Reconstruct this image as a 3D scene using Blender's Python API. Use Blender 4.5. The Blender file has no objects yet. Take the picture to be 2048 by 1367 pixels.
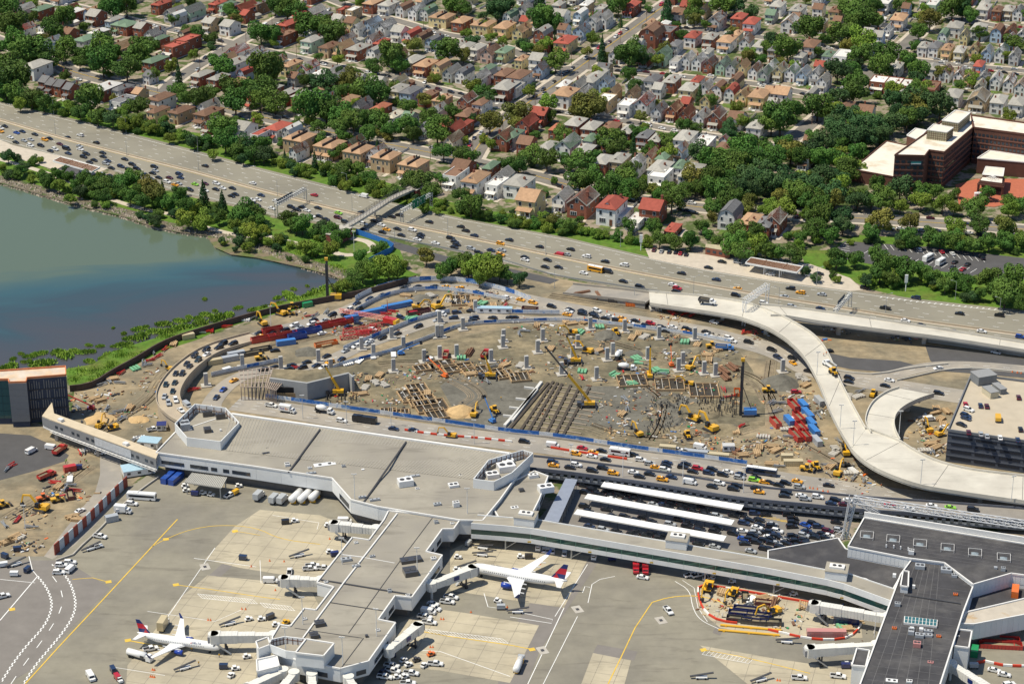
import bpy, math, random
from mathutils import Vector, Matrix
from mathutils.geometry import tessellate_polygon
random.seed(7)
R = random.Random(11)
SC = bpy.context.scene
COL = SC.collection
# ------------------------------------------------------------------ camera
W0, H0, FPX, PITCH, CAMH = 2048.0, 1367.0, 4300.0, math.radians(23.5), 405.0
cam_data = bpy.data.cameras.new('camera')
cam = bpy.data.objects.new('camera', cam_data); COL.objects.link(cam)
cam.location = (0, 0, CAMH); cam.rotation_euler = (math.radians(90) - PITCH, 0, 0)
cam_data.sensor_width = 36.0; cam_data.lens = FPX / W0 * 36.0
cam_data.clip_start = 1.0; cam_data.clip_end = 20000.0
SC.camera = cam
# ------------------------------------------------------------------ sky and sun
SUN_EL, SUN_AZ = math.radians(63), math.radians(188)      # azimuth of the sun measured from +X, counter-clockwise
SUNV = Vector((math.cos(SUN_AZ) * math.cos(SUN_EL), math.sin(SUN_AZ) * math.cos(SUN_EL), math.sin(SUN_EL)))
world = bpy.data.worlds.new('World'); SC.world = world; world.use_nodes = True
wn = world.node_tree
sky = wn.nodes.new('ShaderNodeTexSky'); sky.sky_type = 'NISHITA'; sky.sun_disc = False
sky.sun_elevation = SUN_EL
sky.sun_rotation = math.atan2(SUNV.x, SUNV.y)
sky.air_density = 1.0; sky.dust_density = 0.3; sky.ozone_density = 3.0
bg = wn.nodes['Background']; bg.inputs['Strength'].default_value = 0.105
wn.links.new(sky.outputs[0], bg.inputs[0])
sun_data = bpy.data.lights.new('sun', 'SUN'); sun_data.energy = 4.9; sun_data.angle = math.radians(0.53)
sun_data.color = (1.0, 0.92, 0.75)
sun = bpy.data.objects.new('sun', sun_data); COL.objects.link(sun)
sun.rotation_euler = (-SUNV).to_track_quat('-Z', 'Y').to_euler()
SC.view_settings.view_transform = 'Standard'; SC.view_settings.look = 'None'
SC.view_settings.exposure = 0.06; SC.view_settings.gamma = 1.0; SC.view_settings.use_curve_mapping = False
SC.render.engine = 'CYCLES'
SC.cycles.max_bounces = 5; SC.cycles.diffuse_bounces = 3; SC.cycles.glossy_bounces = 2
SC.cycles.transparent_max_bounces = 4; SC.cycles.transmission_bounces = 2
SC.cycles.use_denoising = True
SC.cycles.sample_clamp_indirect = 6.0
# ------------------------------------------------------------------ survey helpers (a photo pixel to a place on the ground)
CP, SP = math.cos(PITCH), math.sin(PITCH)
def G(px, py, z=0.0):
 x = px - W0 / 2; y = py - H0 / 2
 dz = -FPX * SP - y * CP
 t = (z - CAMH) / dz
 return Vector((x * t, (FPX * CP - y * SP) * t, z))
def PX(v):
 dx, dy, dz = v[0], v[1], v[2] - CAMH
 f = dy * CP - dz * SP; u = dy * SP + dz * CP
 return (W0 / 2 + FPX * dx / f, H0 / 2 - FPX * u / f)
def mpp(py):                                                   # pixels per metre at an image row
 return (py - (H0 / 2 - FPX * math.tan(PITCH))) * CP / CAMH
TY = [0, 342, 684, 1025]
def T(c, r, x, y): return (c * 512 + x / 4.0, TY[r] + y / 4.0)
def TL(c, r, s): return [T(c, r, *map(float, p.split()[:2])) for p in s.split(',')]
# ------------------------------------------------------------------ materials
MATS = {}
def srgb(h):
 v = [int(h[i:i + 2], 16) / 255.0 for i in (0, 2, 4)]
 return tuple((c / 12.92 if c <= 0.04045 else ((c + 0.055) / 1.055) ** 2.4) for c in v)
def mat(name, col, rough=0.75, var=0.18, scale=0.5, metal=0.0, spec=0.3, hue=0.0, bump=0.0, objvar=0.0, coat=0.0, world=False, col2=None, mixscale=0.1, mixlo=0.42, mixhi=0.6, stain=0.0):
 if name in MATS: return MATS[name]
 if isinstance(col, str): col = srgb(col)
 m = bpy.data.materials.new(name); m.use_nodes = True; MATS[name] = m
 nt = m.node_tree; N = nt.nodes; L = nt.links
 b = N['Principled BSDF']
 b.inputs['Roughness'].default_value = rough; b.inputs['Metallic'].default_value = metal
 b.inputs['Specular IOR Level'].default_value = spec
 if coat: b.inputs['Coat Weight'].default_value = coat; b.inputs['Coat Roughness'].default_value = 0.08
 m.diffuse_color = (*col, 1)
 if var <= 0 and not col2 and not objvar:
  b.inputs['Base Color'].default_value = (*col, 1); return m
 if world:
  g = N.new('ShaderNodeNewGeometry'); src = g.outputs['Position']
 else:
  g = N.new('ShaderNodeTexCoord'); src = g.outputs['Object']
 base = None
 if col2:
  if isinstance(col2, str): col2 = srgb(col2)
  n2 = N.new('ShaderNodeTexNoise'); n2.inputs['Scale'].default_value = mixscale; n2.inputs['Detail'].default_value = 5; n2.inputs['Roughness'].default_value = 0.62
  L.new(src, n2.inputs['Vector'])
  r2 = N.new('ShaderNodeMapRange'); r2.inputs['From Min'].default_value = mixlo; r2.inputs['From Max'].default_value = mixhi
  L.new(n2.outputs['Fac'], r2.inputs['Value'])
  mx = N.new('ShaderNodeMix'); mx.data_type = 'RGBA'; mx.inputs[6].default_value = (*col, 1); mx.inputs[7].default_value = (*col2, 1)
  L.new(r2.outputs[0], mx.inputs[0]); base = mx.outputs[2]
 n1 = N.new('ShaderNodeTexNoise'); n1.inputs['Scale'].default_value = scale; n1.inputs['Detail'].default_value = 6; n1.inputs['Roughness'].default_value = 0.65
 L.new(src, n1.inputs['Vector'])
 r1 = N.new('ShaderNodeMapRange'); r1.inputs['From Min'].default_value = 0.25; r1.inputs['From Max'].default_value = 0.75
 r1.inputs['To Min'].default_value = 1 - var; r1.inputs['To Max'].default_value = 1 + var
 L.new(n1.outputs['Fac'], r1.inputs['Value'])
 hs = N.new('ShaderNodeHueSaturation')
 if base is None: hs.inputs['Color'].default_value = (*col, 1)
 else: L.new(base, hs.inputs['Color'])
 if objvar or hue:
  oi = N.new('ShaderNodeObjectInfo')
  rv = N.new('ShaderNodeMapRange'); rv.inputs['To Min'].default_value = 1 - objvar; rv.inputs['To Max'].default_value = 1 + objvar
  L.new(oi.outputs['Random'], rv.inputs['Value'])
  ml = N.new('ShaderNodeMath'); ml.operation = 'MULTIPLY'
  L.new(rv.outputs[0], ml.inputs[0]); L.new(r1.outputs[0], ml.inputs[1]); L.new(ml.outputs[0], hs.inputs['Value'])
  if hue:
   mm = N.new('ShaderNodeMath'); mm.operation = 'MULTIPLY'; mm.inputs[1].default_value = 7.31
   fr = N.new('ShaderNodeMath'); fr.operation = 'FRACT'
   rh = N.new('ShaderNodeMapRange'); rh.inputs['To Min'].default_value = 0.5 - hue; rh.inputs['To Max'].default_value = 0.5 + hue
   L.new(oi.outputs['Random'], mm.inputs[0]); L.new(mm.outputs[0], fr.inputs[0]); L.new(fr.outputs[0], rh.inputs['Value']); L.new(rh.outputs[0], hs.inputs['Hue'])
 else:
  L.new(r1.outputs[0], hs.inputs['Value'])
 res = hs.outputs[0]
 if stain:                                                     # streaks and spots of oil, rubber and mud
  mp = N.new('ShaderNodeMapping'); mp.inputs['Rotation'].default_value = (0, 0, .9); mp.inputs['Scale'].default_value = (.035, .22, .1); L.new(src, mp.inputs['Vector'])
  n3 = N.new('ShaderNodeTexNoise'); n3.inputs['Scale'].default_value = 1.0; n3.inputs['Detail'].default_value = 7; n3.inputs['Roughness'].default_value = .7; n3.inputs['Distortion'].default_value = .6; L.new(mp.outputs[0], n3.inputs['Vector'])
  r3 = N.new('ShaderNodeMapRange'); r3.inputs['From Min'].default_value = .54; r3.inputs['From Max'].default_value = .72; r3.inputs['To Max'].default_value = stain; L.new(n3.outputs['Fac'], r3.inputs['Value'])
  ms = N.new('ShaderNodeMix'); ms.data_type = 'RGBA'; ms.inputs[7].default_value = (.07, .06, .05, 1); L.new(r3.outputs[0], ms.inputs[0]); L.new(res, ms.inputs[6]); res = ms.outputs[2]
 L.new(res, b.inputs['Base Color'])
 if bump:
  bp = N.new('ShaderNodeBump'); bp.inputs['Strength'].default_value = bump; bp.inputs['Distance'].default_value = 0.3
  L.new(n1.outputs['Fac'], bp.inputs['Height']); L.new(bp.outputs[0], b.inputs['Normal'])
 return m
# ------------------------------------------------------------------ mesh builder
class MB:
 def __init__(s): s.v = []; s.f = []; s.m = []; s.smooth = False
 def add(s, vs, fs, mi=0):
  o = len(s.v); s.v += [tuple(v) for v in vs]
  for f in fs: s.f.append(tuple(i + o for i in f)); s.m.append(mi)
  return s
 def box(s, cx, cy, z0, sx, sy, sz, mi=0, rot=0.0, taper=1.0):
  c, n = math.cos(rot), math.sin(rot); vs = []
  for z, k in ((z0, 1.0), (z0 + sz, taper)):
   for x, y in ((-1, -1), (1, -1), (1, 1), (-1, 1)):
    x *= sx / 2 * k; y *= sy / 2 * k
    vs.append((cx + x * c - y * n, cy + x * n + y * c, z))
  return s.add(vs, [(3, 2, 1, 0), (4, 5, 6, 7), (0, 1, 5, 4), (1, 2, 6, 5), (2, 3, 7, 6), (3, 0, 4, 7)], mi)
 def prism(s, poly, z0, z1, mi=0, mtop=None, cap=True, bottom=True):
  n = len(poly)
  a = sum(poly[i][0] * poly[(i + 1) % n][1] - poly[(i + 1) % n][0] * poly[i][1] for i in range(n))
  if a < 0: poly = poly[::-1]; z1 = z1[::-1] if isinstance(z1, list) else z1
  zs = z1 if isinstance(z1, list) else [z1] * n
  vs = [(p[0], p[1], z0) for p in poly] + [(p[0], p[1], z) for p, z in zip(poly, zs)]
  s.add(vs, [(i, (i + 1) % n, n + (i + 1) % n, n + i) for i in range(n)], mi)
  if cap:
   tri = tessellate_polygon([[Vector((p[0], p[1], 0)) for p in poly]])
   tri = [t if ((poly[t[1]][0] - poly[t[0]][0]) * (poly[t[2]][1] - poly[t[0]][1]) - (poly[t[1]][1] - poly[t[0]][1]) * (poly[t[2]][0] - poly[t[0]][0])) > 0 else (t[0], t[2], t[1]) for t in tri]
   s.add([(p[0], p[1], z) for p, z in zip(poly, zs)], tri, mi if mtop is None else mtop)
   if bottom: s.add([(p[0], p[1], z0) for p in poly], [(t[0], t[2], t[1]) for t in tri], mi)
  return s
 def tube(s, p0, p1, r0, r1=None, n=6, mi=0, cap=True):
  p0 = Vector(p0); p1 = Vector(p1); r1 = r0 if r1 is None else r1
  d = (p1 - p0)
  if d.length < 1e-6: return s
  q = d.to_track_quat('Z', 'Y'); vs = []
  for p, r in ((p0, r0), (p1, r1)):
   for i in range(n):
    a = 2 * math.pi * i / n
    vs.append(p + q @ Vector((r * math.cos(a), r * math.sin(a), 0)))
  fs = [(i, (i + 1) % n, n + (i + 1) % n, n + i) for i in range(n)]
  if cap: fs += [tuple(range(n - 1, -1, -1)), tuple(range(n, 2 * n))]
  return s.add(vs, fs, mi)
 def beam(s, p0, p1, w, h, mi=0):
  p0 = Vector(p0); p1 = Vector(p1); d = (p1 - p0).normalized()
  side = Vector((-d.y, d.x, 0))
  side = side.normalized() if side.length > 1e-4 else Vector((1, 0, 0))
  up = side.cross(d) * -1
  if up.length < 1e-6: up = Vector((0, 0, 1))
  up = d.cross(side); vs = []
  for p in (p0, p1):
   for a, b in ((-1, -1), (1, -1), (1, 1), (-1, 1)): vs.append(p + side * (a * w / 2) + up * (b * h / 2))
  return s.add(vs, [(3, 2, 1, 0), (4, 5, 6, 7), (0, 1, 5, 4), (1, 2, 6, 5), (2, 3, 7, 6), (3, 0, 4, 7)], mi)
 def lathe(s, prof, n=12, mi=0, origin=(0, 0, 0), axis='Z'):
  o = Vector(origin); vs = []
  for r, h in prof:
   for i in range(n):
    a = 2 * math.pi * i / n
    p = (r * math.cos(a), r * math.sin(a), h)
    if axis == 'X': p = (h, r * math.cos(a), r * math.sin(a))
    vs.append(o + Vector(p))
  fs = []
  for k in range(len(prof) - 1):
   for i in range(n):
    fs.append((k * n + i, k * n + (i + 1) % n, (k + 1) * n + (i + 1) % n, (k + 1) * n + i))
  fs.append(tuple(range(n - 1, -1, -1))); fs.append(tuple(range((len(prof) - 1) * n, len(prof) * n)))
  return s.add(vs, fs, mi)
 def loft(s, rings, mi=0, cap=True):
  n = len(rings[0]); vs = [p for r in rings for p in r]; fs = []
  for k in range(len(rings) - 1):
   for i in range(n): fs.append((k * n + i, k * n + (i + 1) % n, (k + 1) * n + (i + 1) % n, (k + 1) * n + i))
  if cap: fs += [tuple(range(n - 1, -1, -1)), tuple(range((len(rings) - 1) * n, len(rings) * n))]
  return s.add(vs, fs, mi)
 def extrude_profile(s, prof, w0, mi=0, w1=None):
  n = len(prof)
  ws = w1 or [w0] * n
  vs = [(x, -w / 2, z) for (x, z), w in zip(prof, ws)] + [(x, w / 2, z) for (x, z), w in zip(prof, ws)]
  return s.add(vs, [tuple(range(n)), tuple(range(2 * n - 1, n - 1, -1))] + [(i, n + i, n + (i + 1) % n, (i + 1) % n) for i in range(n)], mi)
 def mesh(s, name, mats, smooth=False):
  me = bpy.data.meshes.new(name); me.from_pydata(s.v, [], s.f)
  for m in (mats if isinstance(mats, (list, tuple)) else [mats]): me.materials.append(m)
  if any(s.m): me.polygons.foreach_set('material_index', s.m)
  if smooth or s.smooth: me.polygons.foreach_set('use_smooth', [True] * len(me.polygons))
  me.update(); return me
 def build(s, name, mats, parent=None, origin=(0, 0, 0), smooth=False, rot=0.0):
  o = Vector(origin)
  if o.length > 0: s.v = [(v[0] - o.x, v[1] - o.y, v[2] - o.z) for v in s.v]
  return obj(name, s.mesh(name, mats, smooth), parent, origin, rot)
def obj(name, me, parent=None, loc=(0, 0, 0), rot=0.0, scale=None):
 o = bpy.data.objects.new(name, me); COL.objects.link(o)
 o.location = loc
 if rot: o.rotation_euler = (0, 0, rot)
 if scale: o.scale = scale
 if parent is not None: o.parent = parent
 return o
def empty(name, loc=(0, 0, 0), rot=0.0): return obj(name, None, None, loc, rot)
def tag(o, label, cat, group=None, kind=None):
 if label: o['label'] = label
 if cat: o['category'] = cat
 if group: o['group'] = group
 if kind: o['kind'] = kind
 return o
def struct(o): o['kind'] = 'structure'; return o
def setmat(o, *ms):
 for i, m in enumerate(ms):
  if m is None: continue
  o.material_slots[i].link = 'OBJECT'; o.material_slots[i].material = m
AUTO = {}
def auto(o, head, tail, cat, group, frm='from the bay'):
 o['category'] = cat; o['group'] = group
 AUTO.setdefault((head, tail, frm), []).append(o); return o
ORD = 'first second third fourth fifth sixth seventh eighth ninth tenth eleventh twelfth thirteenth fourteenth fifteenth sixteenth seventeenth eighteenth nineteenth twentieth'.split()
def ordinal(i):
 if i < 20: return ORD[i]
 n = i + 1
 return str(n) + ('th' if 10 < n % 100 < 14 else {1: 'st', 2: 'nd', 3: 'rd'}.get(n % 10, 'th'))
def finish_labels():
 for (head, tail, frm), os in AUTO.items():
  if len(os) == 1: os[0]['label'] = head + ' ' + tail; continue
  os.sort(key=lambda o: PX(o.location)[0])
  for i, o in enumerate(os): o['label'] = ordinal(i) + ' ' + head + ' ' + frm + ', ' + tail
# ------------------------------------------------------------------ path helpers
def world_path(pts, z=None):
 return [G(p[0], p[1], (p[2] if len(p) > 2 else 0.0) if z is None else z) for p in pts]
def resample(P, step):
 cum = [0.0]
 for a, b in zip(P, P[1:]): cum.append(cum[-1] + (b - a).length)
 n = max(1, int(round(cum[-1] / step))); out = []; k = 0
 for i in range(n + 1):
  d = cum[-1] * i / n
  while k < len(P) - 2 and cum[k + 1] < d: k += 1
  L = cum[k + 1] - cum[k]
  out.append(P[k].lerp(P[k + 1], (d - cum[k]) / L if L else 0))
 return out
def smooth_path(P, it=2):
 for _ in range(it):
  Q = [P[0]]
  for a, b in zip(P, P[1:]): Q += [a.lerp(b, .25), a.lerp(b, .75)]
  Q.append(P[-1]); P = Q
 return P
def offset(P, d):
 out = []
 for i, p in enumerate(P):
  a = P[max(i - 1, 0)]; b = P[min(i + 1, len(P) - 1)]
  t = Vector((b.x - a.x, b.y - a.y, 0)).normalized()
  out.append(p + Vector((-t.y, t.x, 0)) * d)
 return out
def ribbon(mb, Lp, Rp, z=0.0, thick=0.0, mi=0):
 n = len(Lp)
 vs = [(p.x, p.y, p.z + z) for p in Lp] + [(p.x, p.y, p.z + z) for p in Rp]
 fs = [(n + i, n + i + 1, i + 1, i) for i in range(n - 1)]
 if thick:
  o = 2 * n
  vs += [(p.x, p.y, p.z + z - thick) for p in Lp] + [(p.x, p.y, p.z + z - thick) for p in Rp]
  fs += [(o + i, o + i + 1, o + n + i + 1, o + n + i) for i in range(n - 1)]
  fs += [(i, i + 1, o + i + 1, o + i) for i in range(n - 1)] + [(n + i + 1, n + i, o + n + i, o + n + i + 1) for i in range(n - 1)]
  fs += [(0, o, o + n, n), (n - 1, 2 * n - 1, o + 2 * n - 1, o + n - 1)]
 return mb.add(vs, fs, mi)
def sheet(name, pts, z, m, px=True):
 P = [G(*p) for p in pts] if px else [Vector((p[0], p[1], 0)) for p in pts]
 tri = tessellate_polygon([P])
 tri = [t if ((P[t[1]] - P[t[0]]).cross(P[t[2]] - P[t[0]])).z > 0 else (t[0], t[2], t[1]) for t in tri]
 mb = MB(); mb.add([(p.x, p.y, z) for p in P], tri)
 return struct(mb.build(name, m))
def road(name, pts, width, z, m, zpath=False):
 P = smooth_path(world_path(pts, None if zpath else 0.0))
 mb = MB(); ribbon(mb, offset(P, width / 2), offset(P, -width / 2), z)
 return struct(mb.build(name, m)), P
def dashes(mb, P, z, w, on, off, start=0.0, mi=0):
 Q = resample(P, 1.0); n = len(Q); per = int(on + off); i = int(start)
 while i + int(on) < n:
  a, b = Q[i], Q[i + int(on)]
  t = (b - a).normalized(); s = Vector((-t.y, t.x, 0)) * (w / 2)
  mb.add([a - s + Vector((0, 0, z)), b - s + Vector((0, 0, z)), b + s + Vector((0, 0, z)), a + s + Vector((0, 0, z))], [(0, 1, 2, 3)], mi)
  i += per
def stripe(mb, P, z, w, mi=0):
 ribbon(mb, offset(P, w / 2), offset(P, -w / 2), z, 0, mi)
def wall_along(mb, P, h, th, z=0.0, mi=0, zbase=None):
 A = offset(P, th / 2); B = offset(P, -th / 2); n = len(P)
 vs = [(p.x, p.y, (p.z + z if zbase is None else zbase)) for p in A] + [(p.x, p.y, (p.z + z if zbase is None else zbase)) for p in B] + [(p.x, p.y, p.z + z + h) for p in A] + [(p.x, p.y, p.z + z + h) for p in B]
 fs = []
 for i in range(n - 1):
  fs += [(n + i, n + i + 1, 3 * n + i + 1, 3 * n + i), (i + 1, i, 2 * n + i, 2 * n + i + 1), (3 * n + i, 3 * n + i + 1, 2 * n + i + 1, 2 * n + i)]
 fs += [(0, n, 3 * n, 2 * n), (2 * n - 1, n - 1, 3 * n - 1, 4 * n - 1)]
 return mb.add(vs, fs, mi)
def nearest_on(pathpx, px, py):
 best = None
 for a, b in zip(pathpx, pathpx[1:]):
  dx, dy = b[0] - a[0], b[1] - a[1]; L2 = dx * dx + dy * dy or 1
  t = max(0, min(1, ((px - a[0]) * dx + (py - a[1]) * dy) / L2))
  d = (a[0] + t * dx - px) ** 2 + (a[1] + t * dy - py) ** 2
  if best is None or d < best[0]:
   za = a[2] if len(a) > 2 else 0; zb = b[2] if len(b) > 2 else 0
   A = G(a[0], a[1], za); B = G(b[0], b[1], zb)
   best = (d, za + t * (zb - za), math.atan2(B.y - A.y, B.x - A.x))
 return best
# ================================================================== ground, water, roads
M_asph = mat('asphalt_parkway', (0.262, 0.244, 0.194), .9, .12, .06, world=True, col2=(0.215, .20, .161), mixscale=.03, stain=.2)
M_asphS = mat('asphalt_street', (0.205, 0.188, 0.165), .9, .16, .12, world=True, col2=(0.165, .153, .138), mixscale=.05)
M_asphD = mat('asphalt_fresh', (0.085, 0.083, 0.085), .85, .15, .15, world=True)
M_asphR = mat('asphalt_airport_road', (0.28, .26, .232), .9, .12, .1, world=True, col2=(.34, .305, .255), mixscale=.05)
M_walk = mat('concrete_walk', (0.50, .44, .36), .9, .15, .3, world=True)
M_conc = mat('concrete', (0.47, .445, .40), .85, .12, .25, col2=(.40, .37, .325), mixscale=.12)
M_concD = mat('concrete_new_deck', (0.575, .545, .475), .85, .09, .12, world=True, col2=(.49, .46, .40), mixscale=.05, mixlo=.4, mixhi=.65, stain=.22)
M_white = mat('paint_white', (.8, .8, .78), .6, .08, .4)
M_yellow = mat('paint_yellow', (.66, .44, .07), .7, .2, .4)
M_red = mat('paint_red', (.65, .08, .05), .6, .1, .4)
M_dirt = mat('site_dirt', (.315, .25, .158), .95, .32, .16, world=True, col2=(.19, .165, .115), mixscale=.045, mixlo=.4, mixhi=.6, bump=.8, stain=.5)
M_dirt2 = mat('site_soil_grey', (.142, .125, .084), .95, .42, .25, world=True, col2=(.255, .21, .132), mixscale=.05, mixlo=.44, mixhi=.62, bump=.9, stain=.6)
M_gravel = mat('site_gravel', (.158, .15, .125), .95, .25, .4, world=True, col2=(.12, .113, .094), mixscale=.07, bump=.6, stain=.4)
M_sand = mat('sand_heap', (.52, .36, .18), .95, .15, .5, bump=.5)
M_grass = mat('grass_turf', (.085, .172, .018), .95, .4, .3, world=True, col2=(.125, .15, .03), mixscale=.07, mixlo=.45, mixhi=.72, bump=.6)
M_lawn = mat('lawn', (.085, .15, .025), .95, .3, .5, world=True, col2=(.17, .17, .06), mixscale=.09, mixlo=.45, mixhi=.7)
M_yard = mat('yard_ground', (.27, .225, .17), .95, .35, .4, world=True, col2=(.075, .105, .03), mixscale=.11, mixlo=.46, mixhi=.54)
M_mud = mat('mud_flat', (.19, .145, .10), .9, .25, .3, world=True, col2=(.11, .14, .04), mixscale=.1)
M_apron = mat('apron_asphalt', (.255, .236, .186), .9, .14, .12, world=True, col2=(.188, .175, .148), mixscale=.022, mixlo=.42, mixhi=.68, stain=.45)
M_apronC = mat('apron_concrete', (.455, .402, .295), .9, .13, .1, world=True, col2=(.375, .333, .25), mixscale=.035, stain=.5)
M_apronD = mat('apron_dark_patch', (.205, .188, .172), .9, .14, .12, world=True)
M_paver = mat('brick_paving', (.42, .13, .075), .9, .15, .5)
WATER = [(-500, 300), (-60, 352), (0, 366), (75, 387), (140, 407), (200, 422), (250, 434), (300, 452), (350, 463), (385, 468), (415, 472), (430, 494), (462, 508), (512, 514), (550, 522), (612, 536), (662, 549),
   (684, 560), (672, 570), (652, 584), (612, 598), (557, 610), (512, 626), (475, 638), (425, 650), (350, 668), (270, 690), (225, 705), (185, 730), (130, 742), (-500, 765)]
def build_ground():
 hole = [G(*p) for p in WATER]
 outer = [Vector(p) for p in ((-6000, -800, 0), (6000, -800, 0), (6000, 9000, 0), (-6000, 9000, 0))]
 tri = tessellate_polygon([outer, hole]); P = outer + hole
 tri = [t if ((P[t[1]] - P[t[0]]).cross(P[t[2]] - P[t[0]])).z > 0 else (t[0], t[2], t[1]) for t in tri]
 mb = MB(); mb.add(P, tri)
 n = len(hole); mb.add([(p.x, p.y, 0) for p in hole] + [(p.x, p.y, -1.6) for p in hole], [(i, (i + 1) % n, n + (i + 1) % n, n + i) for i in range(n)])
 struct(mb.build('ground', M_yard))
 # the bay: murky water, sediment near the outfall and along the far shore
 m = bpy.data.materials.new('bay_water'); m.use_nodes = True; nt = m.node_tree; N = nt.nodes; L = nt.links; b = N['Principled BSDF']
 b.inputs['Roughness'].default_value = .12; b.inputs['IOR'].default_value = 1.33
 g = N.new('ShaderNodeNewGeometry')
 mp = N.new('ShaderNodeMapping'); L.new(g.outputs['Position'], mp.inputs['Vector'])
 mp.inputs['Rotation'].default_value = (0, 0, -0.55); mp.inputs['Scale'].default_value = (.006, .02, .01)
 n1 = N.new('ShaderNodeTexNoise'); n1.inputs['Scale'].default_value = 1.0; n1.inputs['Detail'].default_value = 4; n1.inputs['Distortion'].default_value = .8
 L.new(mp.outputs[0], n1.inputs['Vector'])
 A = G(330, 500); B = G(420, 620)                              # from the sediment side to the muddy near side
 d = (B - A); L2 = d.length_squared
 vm = N.new('ShaderNodeVectorMath'); vm.operation = 'SUBTRACT'; vm.inputs[1].default_value = A; L.new(g.outputs['Position'], vm.inputs[0])
 dt = N.new('ShaderNodeVectorMath'); dt.operation = 'DOT_PRODUCT'; dt.inputs[1].default_value = d / L2; L.new(vm.outputs[0], dt.inputs[0])
 ad = N.new('ShaderNodeMath'); ad.operation = 'MULTIPLY_ADD'; ad.inputs[1].default_value = 1.5; L.new(n1.outputs['Fac'], ad.inputs[0])
 of = N.new('ShaderNodeMath'); of.operation = 'ADD'; of.inputs[1].default_value = -.75; L.new(dt.outputs['Value'], of.inputs[0]); L.new(of.outputs[0], ad.inputs[2])
 cr = N.new('ShaderNodeValToRGB'); e = cr.color_ramp.elements
 e[0].position = 0.0; e[0].color = (.10, .135, .095, 1); e[1].position = 1.0; e[1].color = (.064, .066, .074, 1)
 for p, c in ((.16, (.062, .11, .105, 1)), (.4, (.04, .092, .108, 1)), (.58, (.04, .07, .085, 1)), (.74, (.054, .066, .078, 1))):
  x = e.new(p); x.color = c
 pm = N.new('ShaderNodeMapping'); pm.vector_type = 'TEXTURE'; pm.inputs['Location'].default_value = G(335, 484); pm.inputs['Rotation'].default_value = (0, 0, .12); pm.inputs['Scale'].default_value = (34, 26, 10)
 nd = N.new('ShaderNodeMix'); nd.data_type = 'VECTOR'; nd.inputs[0].default_value = .12; dn = N.new('ShaderNodeTexNoise'); dn.inputs['Scale'].default_value = .03; L.new(g.outputs['Position'], dn.inputs['Vector']); L.new(g.outputs['Position'], pm.inputs['Vector']); L.new(pm.outputs[0], nd.inputs[4]); L.new(dn.outputs['Color'], nd.inputs[5])
 gs = N.new('ShaderNodeTexGradient'); gs.gradient_type = 'QUADRATIC_SPHERE'; L.new(nd.outputs[1], gs.inputs[0]); ps = N.new('ShaderNodeMath'); ps.operation = 'MULTIPLY_ADD'; ps.inputs[1].default_value = -.55; L.new(gs.outputs['Fac'], ps.inputs[0]); L.new(ad.outputs[0], ps.inputs[2]); ad = ps
 L.new(ad.outputs[0], cr.inputs[0]); L.new(cr.outputs[0], b.inputs['Base Color'])
 nb = N.new('ShaderNodeTexNoise'); nb.inputs['Scale'].default_value = .45; nb.inputs['Detail'].default_value = 6; L.new(g.outputs['Position'], nb.inputs['Vector'])
 bp = N.new('ShaderNodeBump'); bp.inputs['Strength'].default_value = .3; bp.inputs['Distance'].default_value = .1; L.new(nb.outputs['Fac'], bp.inputs['Height']); L.new(bp.outputs[0], b.inputs['Normal'])
 mb = MB(); W = [G(p[0], p[1], -.9) for p in WATER]; c = sum(W, Vector()) / len(W)
 W = [p + (p - c).normalized() * 6 for p in W]
 tri = tessellate_polygon([W]); tri = [t if ((W[t[1]] - W[t[0]]).cross(W[t[2]] - W[t[0]])).z > 0 else (t[0], t[2], t[1]) for t in tri]
 mb.add(W, tri); struct(mb.build('bay_water', m))
build_ground()
# green strips: the parkway verges, the shore park, the embankment
PK_UP = [(-250, 150), (0, 204), (160, 241), (300, 277), (425, 310), (512, 334), (567, 348), (672, 374), (762, 399), (827, 415), (937, 439), (1024, 455), (1129, 474), (1184, 487), (1299, 514), (1406, 537), (1536, 558), (1716, 582), (1836, 598), (1936, 609), (2048, 620), (2300, 648)]
PK_ME = [(-250, 174), (0, 240), (125, 277), (250, 309), (385, 343), (512, 378), (612, 404), (702, 426), (800, 448), (922, 473), (1024, 494), (1149, 521), (1274, 546), (1399, 569), (1536, 593), (1686, 617), (1836, 642), (2048, 671), (2300, 706)]
PK_LO = [(-250, 218), (0, 282), (125, 316), (245, 347), (332, 378), (390, 393), (475, 412), (552, 434), (687, 451), (737, 463), (880, 497), (1024, 529), (1119, 554), (1249, 577), (1319, 587), (1474, 607), (1536, 617), (1711, 642), (1886, 670), (2048, 694), (2300, 732)]
def at_x(pl, x):
 for a, b in zip(pl, pl[1:]):
  if a[0] <= x <= b[0]: return a[1] + (b[1] - a[1]) * (x - a[0]) / (b[0] - a[0])
 return pl[-1][1]
sheet('grass_embankment', [(-250, 110), (0, 165), (60, 190), (160, 212), (250, 236), (330, 258), (430, 270), (520, 300), (600, 325), (700, 345), (800, 372), (880, 398), (960, 420), (1010, 425), (1130, 450), (1180, 468), (1290, 484), (1300, 505), (1299, 520)] + [p for p in PK_UP[::-1] if p[0] < 1299] , .03, M_grass)
sheet('grass_slope', [(1660, 500), (1690, 480), (1720, 470), (1800, 475), (2300, 500), (2300, 660), (2048, 622), (1936, 611), (1836, 600), (1741, 579), (1690, 555), (1610, 530), (1600, 500)], .03, M_grass)
sheet('shore_park', [(-250, 240), (0, 306), (45, 312), (110, 345), (240, 352), (332, 382), (390, 396), (475, 415), (552, 438), (687, 454), (740, 470), (800, 500), (815, 540), (835, 548), (830, 555), (700, 590), (650, 605), (560, 628)] + [(p[0], p[1]) for p in WATER[:22][::-1] if p[0] > -300], .03, M_grass)
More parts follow.
